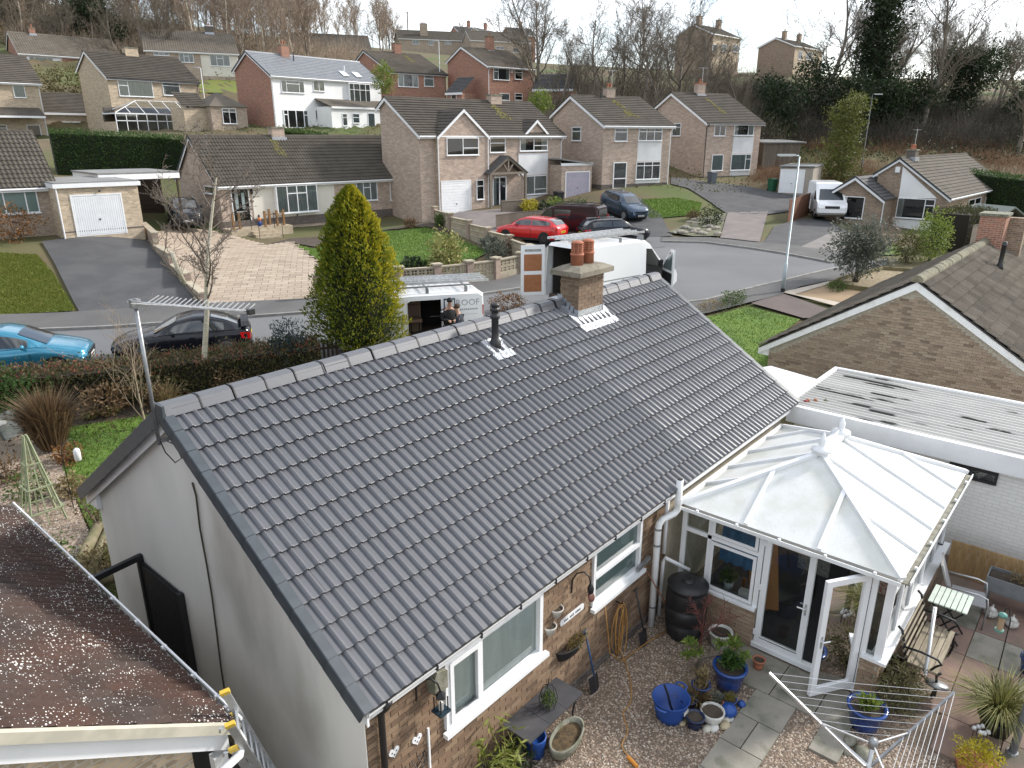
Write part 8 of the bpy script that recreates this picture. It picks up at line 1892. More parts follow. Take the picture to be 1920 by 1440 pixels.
inst('foliage',leaf_mesh(np.concatenate(pp),.10,LF_LIME,np.clip(rng.normal(.35,.2,480),0,1),.3,np.concatenate(dd_),.3),t)
grass_clump('straw_plant','dry straw plant sprawling behind the white bowl pot',(4.88,-1.32,0),.34,.3,260,LF_STRAW,.006,.9)
# table with slate top
st=thing('slate_table','low black iron table with broken slate top under the bedroom window','table',(2.88,.02,0),0)
SLT=P('slate_top',(.045,.045,.05),.55,(.075,.072,.075),2.5,col3=(.22,.20,.20),s3=2.2,lo3=.66,hi3=.72)
for(a,b)in((-.62,-.20),(-.195,.17),(.175,.56)):MB().prism([(a,-.30),(b,-.30),(b,.18),(a,.18)][::-1],.55,.575,'z').build('slate',SLT,st)
MB().box(-.58,.52,-.27,.15,.52,.549).build('frame',BLACKM,st)
for(x,y)in((-.52,-.24),(.47,-.24),(-.52,.12),(.47,.12)):MB().tube([(x,y,0),(x*.93,y*.9,.25),(x,y,.53)],.014,6).build('leg',BLACKM,st)
wl=thing('wire_planter','wire lantern planter with trailing plants on the slate table','planter',(2.92,-.06,.576))
for k in range(8):
 a=k*math.pi/4;MB().tube([(.10*math.cos(a),.10*math.sin(a),0),(.13*math.cos(a),.13*math.sin(a),.15),(.09*math.cos(a),.09*math.sin(a),.30),(0,0,.38)],.005,5).build('wire',BLACKM,wl)
p_,d_=blob_pts(300,(0,0,.14),(.11,.11,.15),.2,.2);inst('foliage',leaf_mesh(p_,.05,LF_GREEN,rng.random(300),.3,d_,.6),wl);MB().tube([(0,0,.38),(0,0,.46)],.008,5).build('hook',BLACKM,wl)
tr=thing('stone_trough','oval grey stone planter on the gravel','planter',(2.96,-.36,0),R(8))
MB().lathe([(.24,0),(.33,.10),(.37,.22),(.37,.25),(.33,.25),(.30,.17),(0,.15)],26,None,1.0,.52).build('bowl',STONEG,tr,True);MB().lathe([(.31,.19),(0,.2)],18,None,1.0,.5).build('soil',P('leafy_soil',(.05,.037,.022),1.,(.15,.10,.05),18,bump=.8),tr)
MB().lathe([(.12,0),(.15,.3),(.15,.32),(.13,.32),(.12,.25)],14).build('pot',BLUEP,tag(thing('blue_pot','blue plastic pot tucked under the slate table','pot',(2.6,-.10,0))),True)
bam=thing('bamboo_plant','bright green bamboo plant in the near corner by the wall','plant',(2.05,-.03,0));pp,dd_,cm=[],[],MB()
for k in range(15):
 a=rng.uniform(0,6.28);b0=np.array([math.cos(a)*.22-.05,math.sin(a)*.14,0]);tip=b0+[rng.uniform(-.42,.36),rng.uniform(-.22,.12),rng.uniform(.35,1.1)];cm.tube([tuple(b0),tuple((b0+tip)/2+[0,0,.05]),tuple(tip)],[.007,.006,.003],5)
 for q in range(13):
  f=.3+.7*q/12;pp.append(b0+(tip-b0)*f+rng.normal(0,.03,3));dd_.append([rng.normal(0,.8),rng.normal(0,.8),.35])
cm.build('canes',P('bamboo_cane',(.22,.20,.06),.6),bam);inst('foliage',leaf_mesh(np.array(pp),.20,leafmat('bamboo_leaf',[(.14,.17,.03),(.22,.26,.05),(.32,.34,.10),(.20,.24,.05)],.5,.35),rng.random(len(pp)),.17,np.array(dd_),.25),bam)
bush('dark_undergrowth','dark plants at the foot of the bamboo',(2.1,-.05,0),(.5,.22,.2),LF_DARK,600,.06,stems=False)
# hose
hs=thing('garden_hose','orange garden hose coiled on the wall and trailing over the gravel','hose',(0,0,0));HOSE=P('orange_hose',(.36,.19,.055),.5);hp=[]
for k in range(70):
 a=k/14*2*math.pi;hp.append((5.05+(.13+.04*math.sin(k*.37))*math.sin(a)+.05*math.sin(k*.11),.18-.02*(k//14)+.02*math.sin(k*.7),.98-(.36+.05*(k//14))*(1-math.cos(a))))
MB().tube(hp,.010,6).build('coil',HOSE,hs,True)
tl=[(5.05,.14,.15),(4.9,-.1,.03),(4.5,-.45,.02),(4.2,-.6,.02),(4.0,-.62,.02),(3.75,-.85,.02),(3.45,-.95,.02),(3.3,-1.3,.02),(2.9,-1.35,.02),(2.4,-1.0,.02)]
cr=[]
for i in range(len(tl)-1):
 p0,p1,p2,p3=[np.array(tl[max(0,min(len(tl)-1,i+d))])for d in(-1,0,1,2)]
 for t_ in np.linspace(0,1,6,endpoint=False):cr.append(tuple(.5*(2*p1+(p2-p0)*t_+(2*p0-5*p1+4*p2-p3)*t_**2+(3*p1-p0-3*p2+p3)*t_**3)))
MB().tube(cr,.011,6).build('trail',HOSE,hs,True)
MB().tube([(3.30,-1.28,.03),(3.36,-1.1,.03)],.028,8).build('connector',P('hose_joint',(.55,.22,.03),.5),hs)
MB().tube([(4.62,.18,1.2),(4.7,.15,.7),(4.72,.1,.25),(4.9,-.02,.05),(5.6,-.1,.05),(6.0,-.2,.06)],.011,6).build('second_run',HOSE,hs,True)
MB().tube([(5.05,.24,.98),(5.05,.12,.98),(5.05,.12,1.03)],.012,6).build('wall_hook',BLACKM,hs)
# tools
def shovel(label,x,y0,hcol,blade=BLACKP,top=(0,.22,1.02)):
 t=thing('shovel',label,'shovel',(x,y0,0));MB().tube([(0,0,.28),(0,.2,1.0)],.016,7).build('handle',hcol,t,True);MB().tube([(-.06,.205,1.0),(.06,.205,1.0)],.015,6).build('grip',hcol,t)
 m=MB();m.add([(-.11,-.03,0),(.11,-.03,0),(.12,.03,.30),(-.12,.03,.30),(0,-.05,0),(0,.0,.3)],[(0,4,5,3),(4,1,2,5)]);m.build('blade',blade,t);return t
shovel('black shovel with blue handle leaning below the wall trough',4.1,-.03,P('blue_shaft',(.02,.06,.14),.5));shovel('black snow shovel leaning behind the hose coil',5.5,-.05,BLACKP)
rk=thing('garden_broom','long handled broom leaning against the wall by the downpipe','broom',(6.3,-.25,0));MB().tube([(-.05,-.1,.03),(-.55,.45,1.35)],.012,6).build('handle',P('broom_shaft',(.20,.09,.05),.6),rk);MB().bar((-.75,.42,1.33),(-.38,.42,1.4),.05,.06).build('head',GREYM,rk)
# wall ornaments
def wl_thing(name,label,cat,px,py,y=.24):p=onY(px,py,y);return thing(name,label,cat,(p[0],y,p[2]))
for i,(px,py)in enumerate(((738,1410),(781,1386))):
 t=wl_thing('heart_ornament',['lower left white metal heart on the brick wall','upper right white metal heart on the brick wall'][i],'ornament',px,py)
 hp=[(.075*(16*math.sin(a)**3)/16,.075*(13*math.cos(a)-5*math.cos(2*a)-2*math.cos(3*a)-math.cos(4*a))/16)for a in np.linspace(0,2*math.pi,25)[:-1]]
 MB().prism(hp,-.012,0,'y').build('heart',WHITE,t);MB().tube([(0,-.006,.05),(0,-.004,.16)],.004,4).build('string',BLACKM,t)
 for(a,b)in((-.03,.01),(.03,.01),(0,-.03)):MB().lathe([(.011,0),(.011,.002)],8,Matrix.Translation((a,-.0121,b))@Matrix.Rotation(R(90),4,'X')).build('cut_out',DARK,t)
t=wl_thing('wire_basket','black wire half basket fixed to the wall below the hearts','basket',770,1440)
for k in range(7):
 a=math.pi*k/6;MB().tube([(.2*math.cos(a),-.02,.12),(.17*math.cos(a),-.13*math.sin(a)-.02,.05),(.05*math.cos(a),-.04*math.sin(a),-.12)],.006,5).build('wire',BLACKM,t)
MB().tube([(.2*math.cos(a),-.16*math.sin(a)-.02,.12)for a in np.linspace(0,math.pi,10)],.007,5).build('rim',BLACKM,t)
def bracket(t,s=1.):MB().tube([(0,0,-.12*s),(0,-.01,.10*s),(.05,-.05,.20*s),(.12,-.12,.22*s),(.17,-.18,.14*s),(.19,-.2,.02*s)],.012,6).build('bracket',BLACKM,t,True)
t=wl_thing('hanging_lantern','black lantern hanging from a scrolled bracket by the bedroom window','lantern',780,1300);bracket(t,.9)
MB().lathe([(.02,-.05),(.06,-.10),(.075,-.12)],4,Matrix.Translation((.19,-.2,.06))).build('roof',BLACKM,t)
for(a,b)in((-.055,-.055),(.055,-.055),(.055,.055),(-.055,.055)):MB().box(.19+a-.006,.19+a+.006,-.2+b-.006,-.2+b+.006,-.24,-.06).build('bar',BLACKM,t)
MB().box(.11,.27,-.28,-.12,-.27,-.24).build('tray',P('teal_dark',(.01,.03,.045),.5),t);MB().lathe([(.03,-.24),(.03,-.14),(0,-.13)],10,Matrix.Translation((.19,-.2,0))).build('candle',POTW,t)
t=wl_thing('hanging_ornament','dark bird ornament on a scrolled bracket beside the frosted window','ornament',1072,1098);bracket(t)
MB().lathe([(0,-.16),(.045,-.12),(.05,-.05),(.025,.01),(0,.03)],10,Matrix.Translation((.19,-.2,0))).build('body',BLACKM,t,True);MB().lathe([(.06,-.012),(.075,0),(.06,.012)],12,Matrix.Translation((.2,-.21,-.2))@Matrix.Rotation(R(60),4,'X')).build('wheel',P('rust_wheel',(.10,.03,.02),.6),t,True)
MB().prism([(-.10,-.14),(.10,-.14),(.10,.10),(-.06,.16),(-.10,.1)],-.14,0,'y').build('housing',STONEG,wl_thing('outdoor_lamp','grey box lamp under the eaves beside the bedroom window','lamp',812,1268))
for i,(px,py)in enumerate(((1043,1147),(1030,1180))):
 t=wl_thing('wall_pot',['upper white half-moon pot on the brick wall','lower white half-moon pot on the brick wall'][i],'pot',px,py)
 hm=[(.10*math.cos(a),-.10*math.sin(a))for a in np.linspace(0,math.pi,10)];m=MB();k=len(hm)
 m.add([(x,y,.06)for x,y in hm]+[(x*.6,y*.6,-.07)for x,y in hm],[(j,j+1,k+j+1,k+j)for j in range(k-1)]+[tuple(range(k,2*k))]);m.build('bowl',POTW,t,True);MB().prism([(x*.85,y*.85)for x,y in hm],.035,.045,'z').build('soil',SOIL,t)
 m=MB().tube([(x,y,.06)for x,y in hm],.010,5);m.build('rim',POTW,t)
t=wl_thing('wall_sign','small white rounded name sign on the brick wall','sign',1072,1152);MB().prism([(-.26+.03*math.cos(a),.05*math.sin(a))for a in np.linspace(math.pi/2,1.5*math.pi,7)]+[(.26+.03*math.cos(a),.05*math.sin(a))for a in np.linspace(-math.pi/2,math.pi/2,7)],-.015,0,'y').build('board',WHITE,t);m_=MB();[m_.box(-.2+k*.034,-.178+k*.034,-.0175,-.0155,-.014,.014+.008*(k%3==0))for k in range(12)if k not in(3,7)];tag(m_.build('lettering',TRIM,t),kind='stuff')
t=wl_thing('wall_trough','black hayrack trough with dry plants on the brick wall','planter',1068,1212)
hm=[(.34*math.cos(a),-.16*math.sin(a))for a in np.linspace(0,math.pi,14)];k=len(hm);m=MB();m.add([(x,y,.08)for x,y in hm]+[(x*.8,y*.6,-.10)for x,y in hm],[(j,j+1,k+j+1,k+j)for j in range(k-1)]+[tuple(range(k,2*k))]);m.build('rack',BLACKM,t)
MB().tube([(x,y,.08)for x,y in hm],.011,5).build('rim',BLACKM,t);MB().prism([(x*.92,y*.9)for x,y in hm],.05,.06,'z').build('soil',SOIL,t)
p_,d_=blob_pts(420,(.05,-.09,.12),(.28,.1,.10),.1,.3);inst('plants',leaf_mesh(p_,.05,leafmat('dry_heather',[(.10,.08,.03),(.17,.14,.04),(.14,.09,.05),(.24,.18,.06)]),rng.random(420),.35,d_,.6),t)
t=thing('white_conduit','thin white cable conduit running up the brick wall','conduit',(.98,.225,0));MB().box(-.012,.012,-.012,.012,0,1.45).build('conduit',WHITE,t)
# rotary dryer
H0=onZ(1638,1390,1.44)*[1,1,0];dr_=thing('rotary_dryer','rotary clothes dryer with white lines on the gravel','clothes dryer',tuple(H0))
MB().tube([(0,0,0),(0,0,1.42)],.025,10).build('pole',ALU,dr_,True);MB().lathe([(.05,1.36),(.05,1.46),(0,1.48)],10).build('hub',GREYM,dr_,True)
tips=[]
T1=onZ(1442,1262,1.75)-H0;T2=onZ(1790,1298,1.75)-H0;v_=(T1+T2)/2
T3=-(T1+T2)[:2];T3=T3/np.linalg.norm(T3)*np.linalg.norm(T2[:2]);tips=[T1,T2,np.array([T3[0],T3[1],1.75])]
for i,tp in enumerate(tips):
 MB().bar((tp[0]*.03,tp[1]*.03,1.05),tuple(tp),.028,.028).build('arm',ALU if i%2==0 else GREYM,dr_)
 MB().bar((0,0,1.40),tuple(np.array([tp[0]*.45,tp[1]*.45,1.05+.70*.45])),.018,.018).build('stay',ALU,dr_)
LINE=P('white_line',(.62,.62,.62),.6)
for i in range(3):
 a,b=np.array(tips[i]),np.array(tips[(i+1)%3])
 for k in range(8):
  f=1-k*.085;pa_=np.array([a[0]*f,a[1]*f,1.05+.7*f]);pb_=np.array([b[0]*f,b[1]*f,1.05+.7*f]);mid=(pa_+pb_)/2-[0,0,.02]
  MB().tube([tuple(pa_),tuple(mid),tuple(pb_)],.0032,4).build('line',LINE,dr_)
  # pots and plants right of the door
pot('large_blue_pot','large blue glazed pot with daffodils in front of the conservatory corner',(6.05,-3.36,0),.26,.38,BLUEG,plant=(LF_LIME,220,.12,.15,.14))
bush('lavender','grey olive lavender bush beside the conservatory corner',(6.75,-3.62,0),(.55,.34,.38),leafmat('lavender',[(.05,.05,.02),(.09,.085,.035),(.13,.12,.06),(.07,.075,.03)]),2200,.07,aspect=.25)
for i,(x,y,r_,lab)in enumerate(((5.62,-3.3,.10,'mossy boulder left of the daffodil pot'),(5.5,-3.52,.12,'large flat boulder behind the dryer pole'),(5.4,-3.36,.07,'small boulder at the edge of the gravel'))):
 t=thing('boulder',lab,'stone',(x,y,0));MB().lathe([(0,0),(r_*.95,r_*.15),(r_,r_*.45),(r_*.65,r_*.8),(0,r_*.9)],9,Matrix.Rotation(i,4,'Z'),1.3,.9).build('stone',STONEG,t,True)
pg_=grass_clump('pampas_pot_grass','arching green grass in a black pot on the patio',(7.15,-4.80,.25),.62,.3,700,leafmat('carex',[(.07,.08,.02),(.13,.14,.035),(.22,.21,.07),(.30,.28,.12)]),.007,1.3,.55,'plant');MB().lathe([(.17,-.22),(.24,.02),(.26,.03),(.22,.03)],16).build('pot',BLACKP,pg_,True)
for i,(x,y)in enumerate(((6.80,-4.62),(6.74,-4.58),(6.85,-4.66),(6.72,-4.70),(6.78,-4.74),(6.70,-4.66))):
 t=thing('snowdrop','white snowdrop ornament in front of the grass pot','ornament',(x,y,.03),0,'white snowdrop ornaments by the grass pot');MB().tube([(0,0,0),(0,0,.22)],.004,4).build('stem',BLACKM,t);MB().lathe([(.035,0),(.025,.035),(0,.055)],8,Matrix.Translation((0,0,.2))).build('flower',WHITE,t,True)
yp=bush('yellow_alyssum','bright yellow dome plant in the near right corner',(6.15,-4.72,.0),(.34,.30,.22),LF_YEL,2200,.035,zc=.26,stems=False,cat='plant');MB().lathe([(.2,0),(.26,.2),(.24,.2)],14).build('pot',TERRA,yp,True)
gp_=thing('grey_post','grey round post at the right edge of the patio','post',(6.85,-5.05,0));MB().tube([(0,0,0),(.02,-.03,1.5),(.03,-.04,2.6)],.05,10).build('post',P('grey_paint',(.20,.21,.24),.5),gp_,True);MB().lathe([(.09,0),(.07,.06)],10).build('socket',GREYM,gp_)
fd_=thing('bird_feeder','green topped bird feeder on a thin crook pole over the patio','bird feeder',(7.72,-4.66,.04));MB().tube([(0,0,0),(-.02,.02,1.45),(0,.06,1.6),(.04,.10,1.6),(.05,.12,1.52)],.008,6).build('pole',BLACKM,fd_,True)
MB().lathe([(.04,1.22),(.04,1.44)],10,Matrix.Translation((.05,.12,0))).build('tube',P('seed_tube',(.38,.27,.17),.4),fd_);MB().lathe([(.065,1.44),(.05,1.48),(0,1.5)],10,Matrix.Translation((.05,.12,0))).build('cap',P('green_cap',(.12,.28,.24),.4),fd_,True);MB().lathe([(.06,1.19),(.06,1.22)],10,Matrix.Translation((.05,.12,0))).build('tray',MATS['green_cap'],fd_)
# bench, table, chair
bn=thing('garden_bench','weathered slatted bench with black cast iron ends against the conservatory','bench',(7.25,-4.02,.04))
for k in range(5):MB().box(0,1.25,.04+k*.085,.115+k*.085,.42,.45).build('seat_slat',WOODB,bn)
for k in range(4):z=.52+k*.10;y=.48+k*.035;MB().bar((0,y,z),(1.25,y,z+.001),.025,.075,(0,-.33,1)).build('back_slat',WOODB,bn)
for x in(.03,1.22):
 MB().tube([(x,.06,0),(x,.02,.2),(x,.05,.40),(x,.0,.46)],.02,6).build('leg',BLACKM,bn,True);MB().tube([(x,.52,0),(x,.44,.25),(x,.46,.42),(x,.52,.65),(x,.60,.92),(x,.66,.97)],.02,6).build('leg',BLACKM,bn,True)
 MB().tube([(x,.52,.66),(x,.3,.68),(x,.08,.66),(x,.02,.60),(x,.08,.54),(x,.14,.44)],.018,6).build('armrest',BLACKM,bn,True);MB().tube([(x,.03,.2),(x,.25,.3),(x,.44,.22)],.014,6).build('stretcher',BLACKM,bn,True)
pr2=thing('folded_parasol','thin white folded pole lying across the garden bench','pole',(7.3,-3.85,.5));MB().tube([(-.15,.0,-.05),(1.0,.18,.42)],.018,8).build('pole',WHITE,pr2,True);MB().tube([(-.10,.03,-.05),(1.0,.21,.42)],.012,8).build('strut',ALU,pr2)
tb=thing('slatted_table','small pale green slatted folding table behind the bench','table',(9.0,-3.78,.04));MINT=P('pale_mint_paint',(.55,.62,.55),.6,(.46,.53,.46),5)
for k in range(7):MB().box(-.30,.30,-.28+k*.082,-.21+k*.082,.70,.72).build('slat',MINT,tb)
for s in(1,-1):MB().box(s*.22-.015,s*.22+.015,-.28,.29,.675,.699).build('rail',BLACKM,tb);MB().bar((s*.2,-.25,.02),(s*.2,.25,.68),.022).build('leg',BLACKM,tb);MB().bar((s*.23,.25,.02),(s*.23,-.25,.68),.022).build('leg',BLACKM,tb)
chr_=thing('patio_chair','grey metal patio chair behind the mint table','chair',(9.8,-3.95,.04),R(-80));MESH=P('grey_textile',(.30,.30,.30),.8)
MB().box(-.25,.25,-.25,.25,.40,.42).build('seat',MESH,chr_);MB().add([(-.27,-.24,.42),(-.27,.24,.42),(-.48,.24,1.0),(-.48,-.24,1.0),(-.30,-.24,.42),(-.30,.24,.42),(-.51,.24,1.0),(-.51,-.24,1.0)],[(0,1,2,3),(7,6,5,4),(0,3,7,4),(1,5,6,2),(3,2,6,7)]).build('backrest',MESH,chr_)
for s in(1,-1):MB().tube([(.26,s*.27,0),(.27,s*.27,.45),(.24,s*.27,.60),(.1,s*.27,.64),(-.35,s*.27,.64)],.016,7).build('armrest',ALU,chr_,True);MB().tube([(-.22,s*.25,.4),(-.30,s*.25,0)],.015,6).build('leg',ALU,chr_)
pt=thing('raised_planter','grey raised trough planter on legs along the board fence','planter',(10.55,-4.1,.04));GPW=P('grey_painted_wood',(.20,.205,.21),.8,(.15,.155,.16),4)
MB().box(-.2,.2,-1.6,0,.32,.36).build('base',GPW,pt)
for(a,b,c,d)in((-.22,-.2,-1.6,0),(.2,.22,-1.6,0),(-.2,.2,-.02,0),(-.2,.2,-1.6,-1.58)):MB().box(a,b,c,d,.361,.62).build('side_board',GPW,pt)
for x in(-.19,.17):
 for y in(-.06,-1.56):MB().box(x,x+.04,y-.02,y+.02,0,.319).build('leg',GPW,pt)
MB().box(-.199,.199,-1.579,-.021,.50,.56).build('soil',SOIL,pt)
p_,d_=blob_pts(300,(0,-.55,.66),(.16,.35,.12),.1,.2);inst('plants',leaf_mesh(p_,.1,LF_STRAW,rng.random(300),.15,d_+[0,0,.8],.5),pt)
for i,(x,y,lab)in enumerate(((10.1,-4.3,'white china teapot on the patio under the planter'),(10.0,-4.62,'cream lidded pot on the patio beside the teapot'))):
 t=thing('teapot',lab,'teapot',(x,y,.04));MB().lathe([(.06,0),(.10,.05),(.105,.10),(.07,.15),(.075,.155),(.03,.18),(.015,.2),(0,.21)],14).build('body',POTW,t,True);MB().tube([(.09,0,.08),(.15,0,.1),(.17,0,.15)],.014,6).build('spout',POTW,t);MB().tube([(-.09,0,.05),(-.15,0,.07),(-.15,0,.13),(-.09,0,.14)],.010,6).build('handle',POTW,t)
pot('blue_pot','blue patterned pot at the right picture edge',(8.85,-5.0,.04),.15,.28,BLUEG,plant=(LF_GREEN,200,.07,.14,.12))
mt_=thing('metal_bowl','grey round metal lid leaning under the garden bench','lid',(7.30,-4.0,.06));MB().lathe([(.16,0),(.17,.03),(.14,.06),(.03,.075),(0,.08)],18,Matrix.Translation((0,0,.18))@Matrix.Rotation(R(20),4,'Y')).build('lid',GREYM,mt_,True);MB().tube([(0,0,0),(0,0,.2)],.02,6).build('stand',BLACKM,mt_)
cr_=thing('plastic_crate','black wire crate on the ground beside the bench end','crate',(7.2,-3.55,0.04))
for(a,b,c,d)in((0,.02,0,.3),(.33,.35,0,.3),(.02,.33,0,.02),(.02,.33,.28,.3)):MB().box(a,b,c,d,0,.26).build('side',BLACKP,cr_)
MB().tube([(0,0,.27),(.35,0,.27),(.35,.3,.27),(0,.3,.27),(0,0,.27)],.012,5).build('rim',ALU,cr_)
# --------- neighbour's roof at the lower left, side passage, ladders
nb=thing('neighbour_house','neighbouring low building with lichen spotted brown tiled roof at the lower left','house',(-1.0,.95,0))
PT=math.atan2(1.1,1.58);SLn=5.4
MB().prism([(-.30,-.2),(-.30,2.35),(-4.4,2.35+4.1*math.tan(PT)),(-4.4,-.2)],.18,6.55,'y').build('wall',BRICK_YEL,nb)
# roof frame: x along the eaves (towards +y of the house), y up the slope (towards -x)
ex=Vector((0,1,0));ey=Vector((-math.cos(PT),0,math.sin(PT)));ez=ex.cross(ey)
if ez.z<0:ez=-ez
Mr=Matrix((ex,ey,ez)).transposed()
rl=MB().box(0,6.75,0,SLn,-.05,-.01).build('roof',BLACKP,nb,loc=(.05,0,2.48))
rl.rotation_euler=Mr.to_euler()if Mr.determinant()>0 else(0,0,0)
if Mr.determinant()<0:
 ex=Vector((0,-1,0));Mr=Matrix((ex,ey,ex.cross(ey))).transposed();rl.rotation_euler=Mr.to_euler();rl.location=(.05,6.75,2.48)
NV=[(0,.0),(.03,.02),(.08,.032),(.13,.02),(.16,.0),(.19,.02),(.24,.032),(.29,.02),(.318,.0)];n_=len(NV);TVn=[]
for(y,dz)in((0,.002),(0,.026),(.012,.030),(.41,.004)):TVn+=[(a,y,z+dz)for a,z in NV]
TFn=[(r*n_+i,r*n_+i+1,(r+1)*n_+i+1,(r+1)*n_+i)for r in range(3)for i in range(n_-1)]
tile_field(rl,TVn,TFn,ROOF_BROWN,21,15,.32,.345,300,.0,-.02)
MB().bar((.13,-.06,2.52),(.13,6.8,2.52),.02,.03).build('gutter_lip',WHITE,nb);MB().tube([(.08,-.05,2.45),(.08,6.8,2.45)],.05,8).build('gutter',P('gutter_grey',(.20,.20,.19),.7),nb)
for k in range(10):MB().box(.10,.155,k*.7+.2,k*.7+.24,2.46,2.515).build('bracket',WHITE,nb)
MB().prism([(.05,2.50),(-4.3,2.50+4.35*math.tan(PT)),(-4.3,2.38+4.35*math.tan(PT)),(.05,2.38)],-.06,.0,'y').build('verge_mortar',P('verge_cement',(.50,.47,.38),.95,(.40,.38,.31),6),nb)
MB().prism([(.0,2.40),(-4.3,2.40+4.3*math.tan(PT)),(-4.3,2.18+4.3*math.tan(PT)),(.0,2.18)],.01,.04,'y').build('bargeboard',WHITE,nb)
MB().tube([(.06,-.06,2.42),(.06,-.16,2.36),(-.02,-.24,2.30),(-.3,-.22,2.2),(-.75,-.20,2.02)],.042,10).build('rainwater_pipe',WHITE_OLD,nb,True)
MB().box(-.16,-.02,.03,.14,-.1,2.16).build('corner_board',WHITE_OLD,nb)
p0=onZ(428,1330,2.85);p1=onZ(497,1440,1.55);d=(p1-p0)/(p0[2]-p1[2]);foot=p1+d*1.55
ldr=thing('extension_ladder','aluminium extension ladder with yellow end caps leaning in the side passage','ladder',(foot[0],foot[1],0))
dv=Vector(p0-foot).normalized();sd_=dv.cross(Vector((.25,1,0))).normalized();YC=P('yellow_plastic',(.62,.42,.05),.5)
sidev=Vector((.45,.89,0)).normalized();sidev=(sidev-dv*sidev.dot(dv)).normalized();nrm=dv.cross(sidev)
Lt=(Vector(p0)-Vector((foot[0],foot[1],0))).length
for k,(off,ln)in enumerate(((0,Lt),(.09,Lt-.45))):
 for s in(-.17,.17):
  a=sidev*s+nrm*off;b=a+dv*ln;MB().bar(a,b,.028,.075,nrm).build('stile',ALU,ldr);MB().bar(b,b+dv*.05,.04,.09,nrm).build('end_cap',YC,ldr)
  MB().tube([b+nrm*.02,b+nrm*.09+dv*.03,b+nrm*.11-dv*.03],.012,6).build('hook',ALU,ldr)
 for q in range(int(ln/.26)):MB().tube([sidev*-.16+nrm*off+dv*(.15+q*.26),sidev*.16+nrm*off+dv*(.15+q*.26)],.015,6).build('rung',ALU,ldr)
gt=thing('black_gate','tall black slatted gate standing open against the cream gable wall','gate',(.0,5.55,0))
for k in range(12):MB().box(.055,.078,-.06-k*.1,.03-k*.1,.06,1.86).build('slat',TRIM,gt)
for z in(.1,.95,1.8):MB().box(.08,.10,-1.17,.03,z,z+.09).build('rail',TRIM,gt)
MB().box(.03,.11,.035,.11,0,2.0).build('post',TRIM,gt);MB().bar((.08,.07,1.96),(-.72,-.03,1.96),.07,.09).build('head_rail',TRIM,gt)
MB().box(.03,.11,-1.25,-1.175,0,1.9).build('stile',TRIM,gt)
# front garden ornaments
ob=thing('garden_obelisk','pale green wooden obelisk trellis in the front garden','trellis',(.28,11.2,gz(.28,11.2)));GW=P('green_stained_wood',(.30,.33,.20),.85,(.22,.25,.15),5)
fe=[(-.33,-.33),(.33,-.33),(.33,.33),(-.33,.33)]
for x,y in fe:MB().bar((x,y,0),(x*.08,y*.08,1.95),.035,.03).build('leg',GW,ob)
for z,f in((.35,.85),(.85,.60),(1.35,.35)):
 for i in range(4):a,b=fe[i],fe[(i+1)%4];MB().bar((a[0]*f*1.15,a[1]*f*1.15,z),(b[0]*f*1.15,b[1]*f*1.15,z),.03,.03).build('cross_bar',GW,ob)
for i in range(4):a,b=fe[i],fe[(i+1)%4];MB().bar(((a[0]+b[0])/2,(a[1]+b[1])/2,0),((a[0]+b[0])*.04,(a[1]+b[1])*.04,1.9),.025,.02).build('slat',GW,ob)
ck=thing('crook_with_lantern','black shepherd crook with a white lantern over the front lawn','garden crook',(.85,11.2,gz(.85,11.2)));MB().tube([(0,0,0),(0,0,1.35),(.05,.05,1.5),(.2,.12,1.56),(.32,.2,1.5),(.34,.22,1.35)],.009,6).build('crook',BLACKM,ck,True)
MB().lathe([(.05,1.0),(.07,1.02),(.07,1.24),(.04,1.28),(0,1.30)],8,Matrix.Translation((.34,.22,0))).build('lantern',WHITE,ck,True)
bb=thing('bird_bath','pale bird bath dish on a leaning stick at the left edge','bird bath',(.72,15.5,gz(.72,15.5)));MB().lathe([(0,.50),(.16,.51),(.26,.56),(.27,.58),(.2,.57),(0,.55)],16).build('dish',POTW,bb,True);MB().tube([(0,0,0),(0,0,.5)],.03,8).build('stem',POTW,bb);MB().tube([(.05,-.3,0),(-.02,.02,.5)],.014,6).build('stick',WOODB,bb)
sl=thing('slate_slab','grey slate slab leaning at the left end of the border','slab',(1.15,15.7,gz(1.15,15.7)));MB().box(-.3,.3,-.03,.03,0,.7,Matrix.Rotation(R(25),4,'Z')@Matrix.Rotation(R(-25),4,'X')).build('slab',P('slate_grey',(.14,.16,.155),.8,(.10,.115,.11),4),sl)
for i,(a,b,r_,lab)in enumerate((((.9,10.0,.12),(-.2,8.3,.12),.11,'long mossy split log at the front corner of the bungalow'),((1.0,9.8,.1),(.0,8.1,.1),.08,'second split log beside the long mossy log'),((.35,8.0,.12),(.05,7.8,.32),.12,'short upright stump by the gable wall'))):
 t=thing('log',lab,'log',(a[0],a[1],gz(a[0],a[1])));MB().tube([(0,0,a[2]),((b[0]-a[0])*.5,(b[1]-a[1])*.5,(a[2]+b[2])/2+.02),(b[0]-a[0],b[1]-a[1],b[2])],[r_,r_*1.08,r_*.9],9).build('log',P('old_log',(.22,.185,.12),.95,(.12,.12,.05),5,bump=.6),t,True)
bush('ground_plants','green plants with red flowers beside the gable corner',(.15,7.6,.1),(.35,.4,.16),LF_GREEN,500,.06,stems=False)
pk=thing('picket_fence','dark picket fence panel right of the front hedge','fence',(8.6,13.9,gz(8.6,13.9)),hd)
for k in range(8):MB().prism([(k*.13,0),(k*.13+.07,0),(k*.13+.07,.85),(k*.13+.035,.95),(k*.13,.85)],-.012,.012,'y').build('picket',P('dark_brown_stain',(.045,.03,.02),.9),pk)
for z in(.25,.65):MB().box(-.05,1.02,.0125,.04,z,z+.06).build('rail',MATS['dark_brown_stain'],pk)
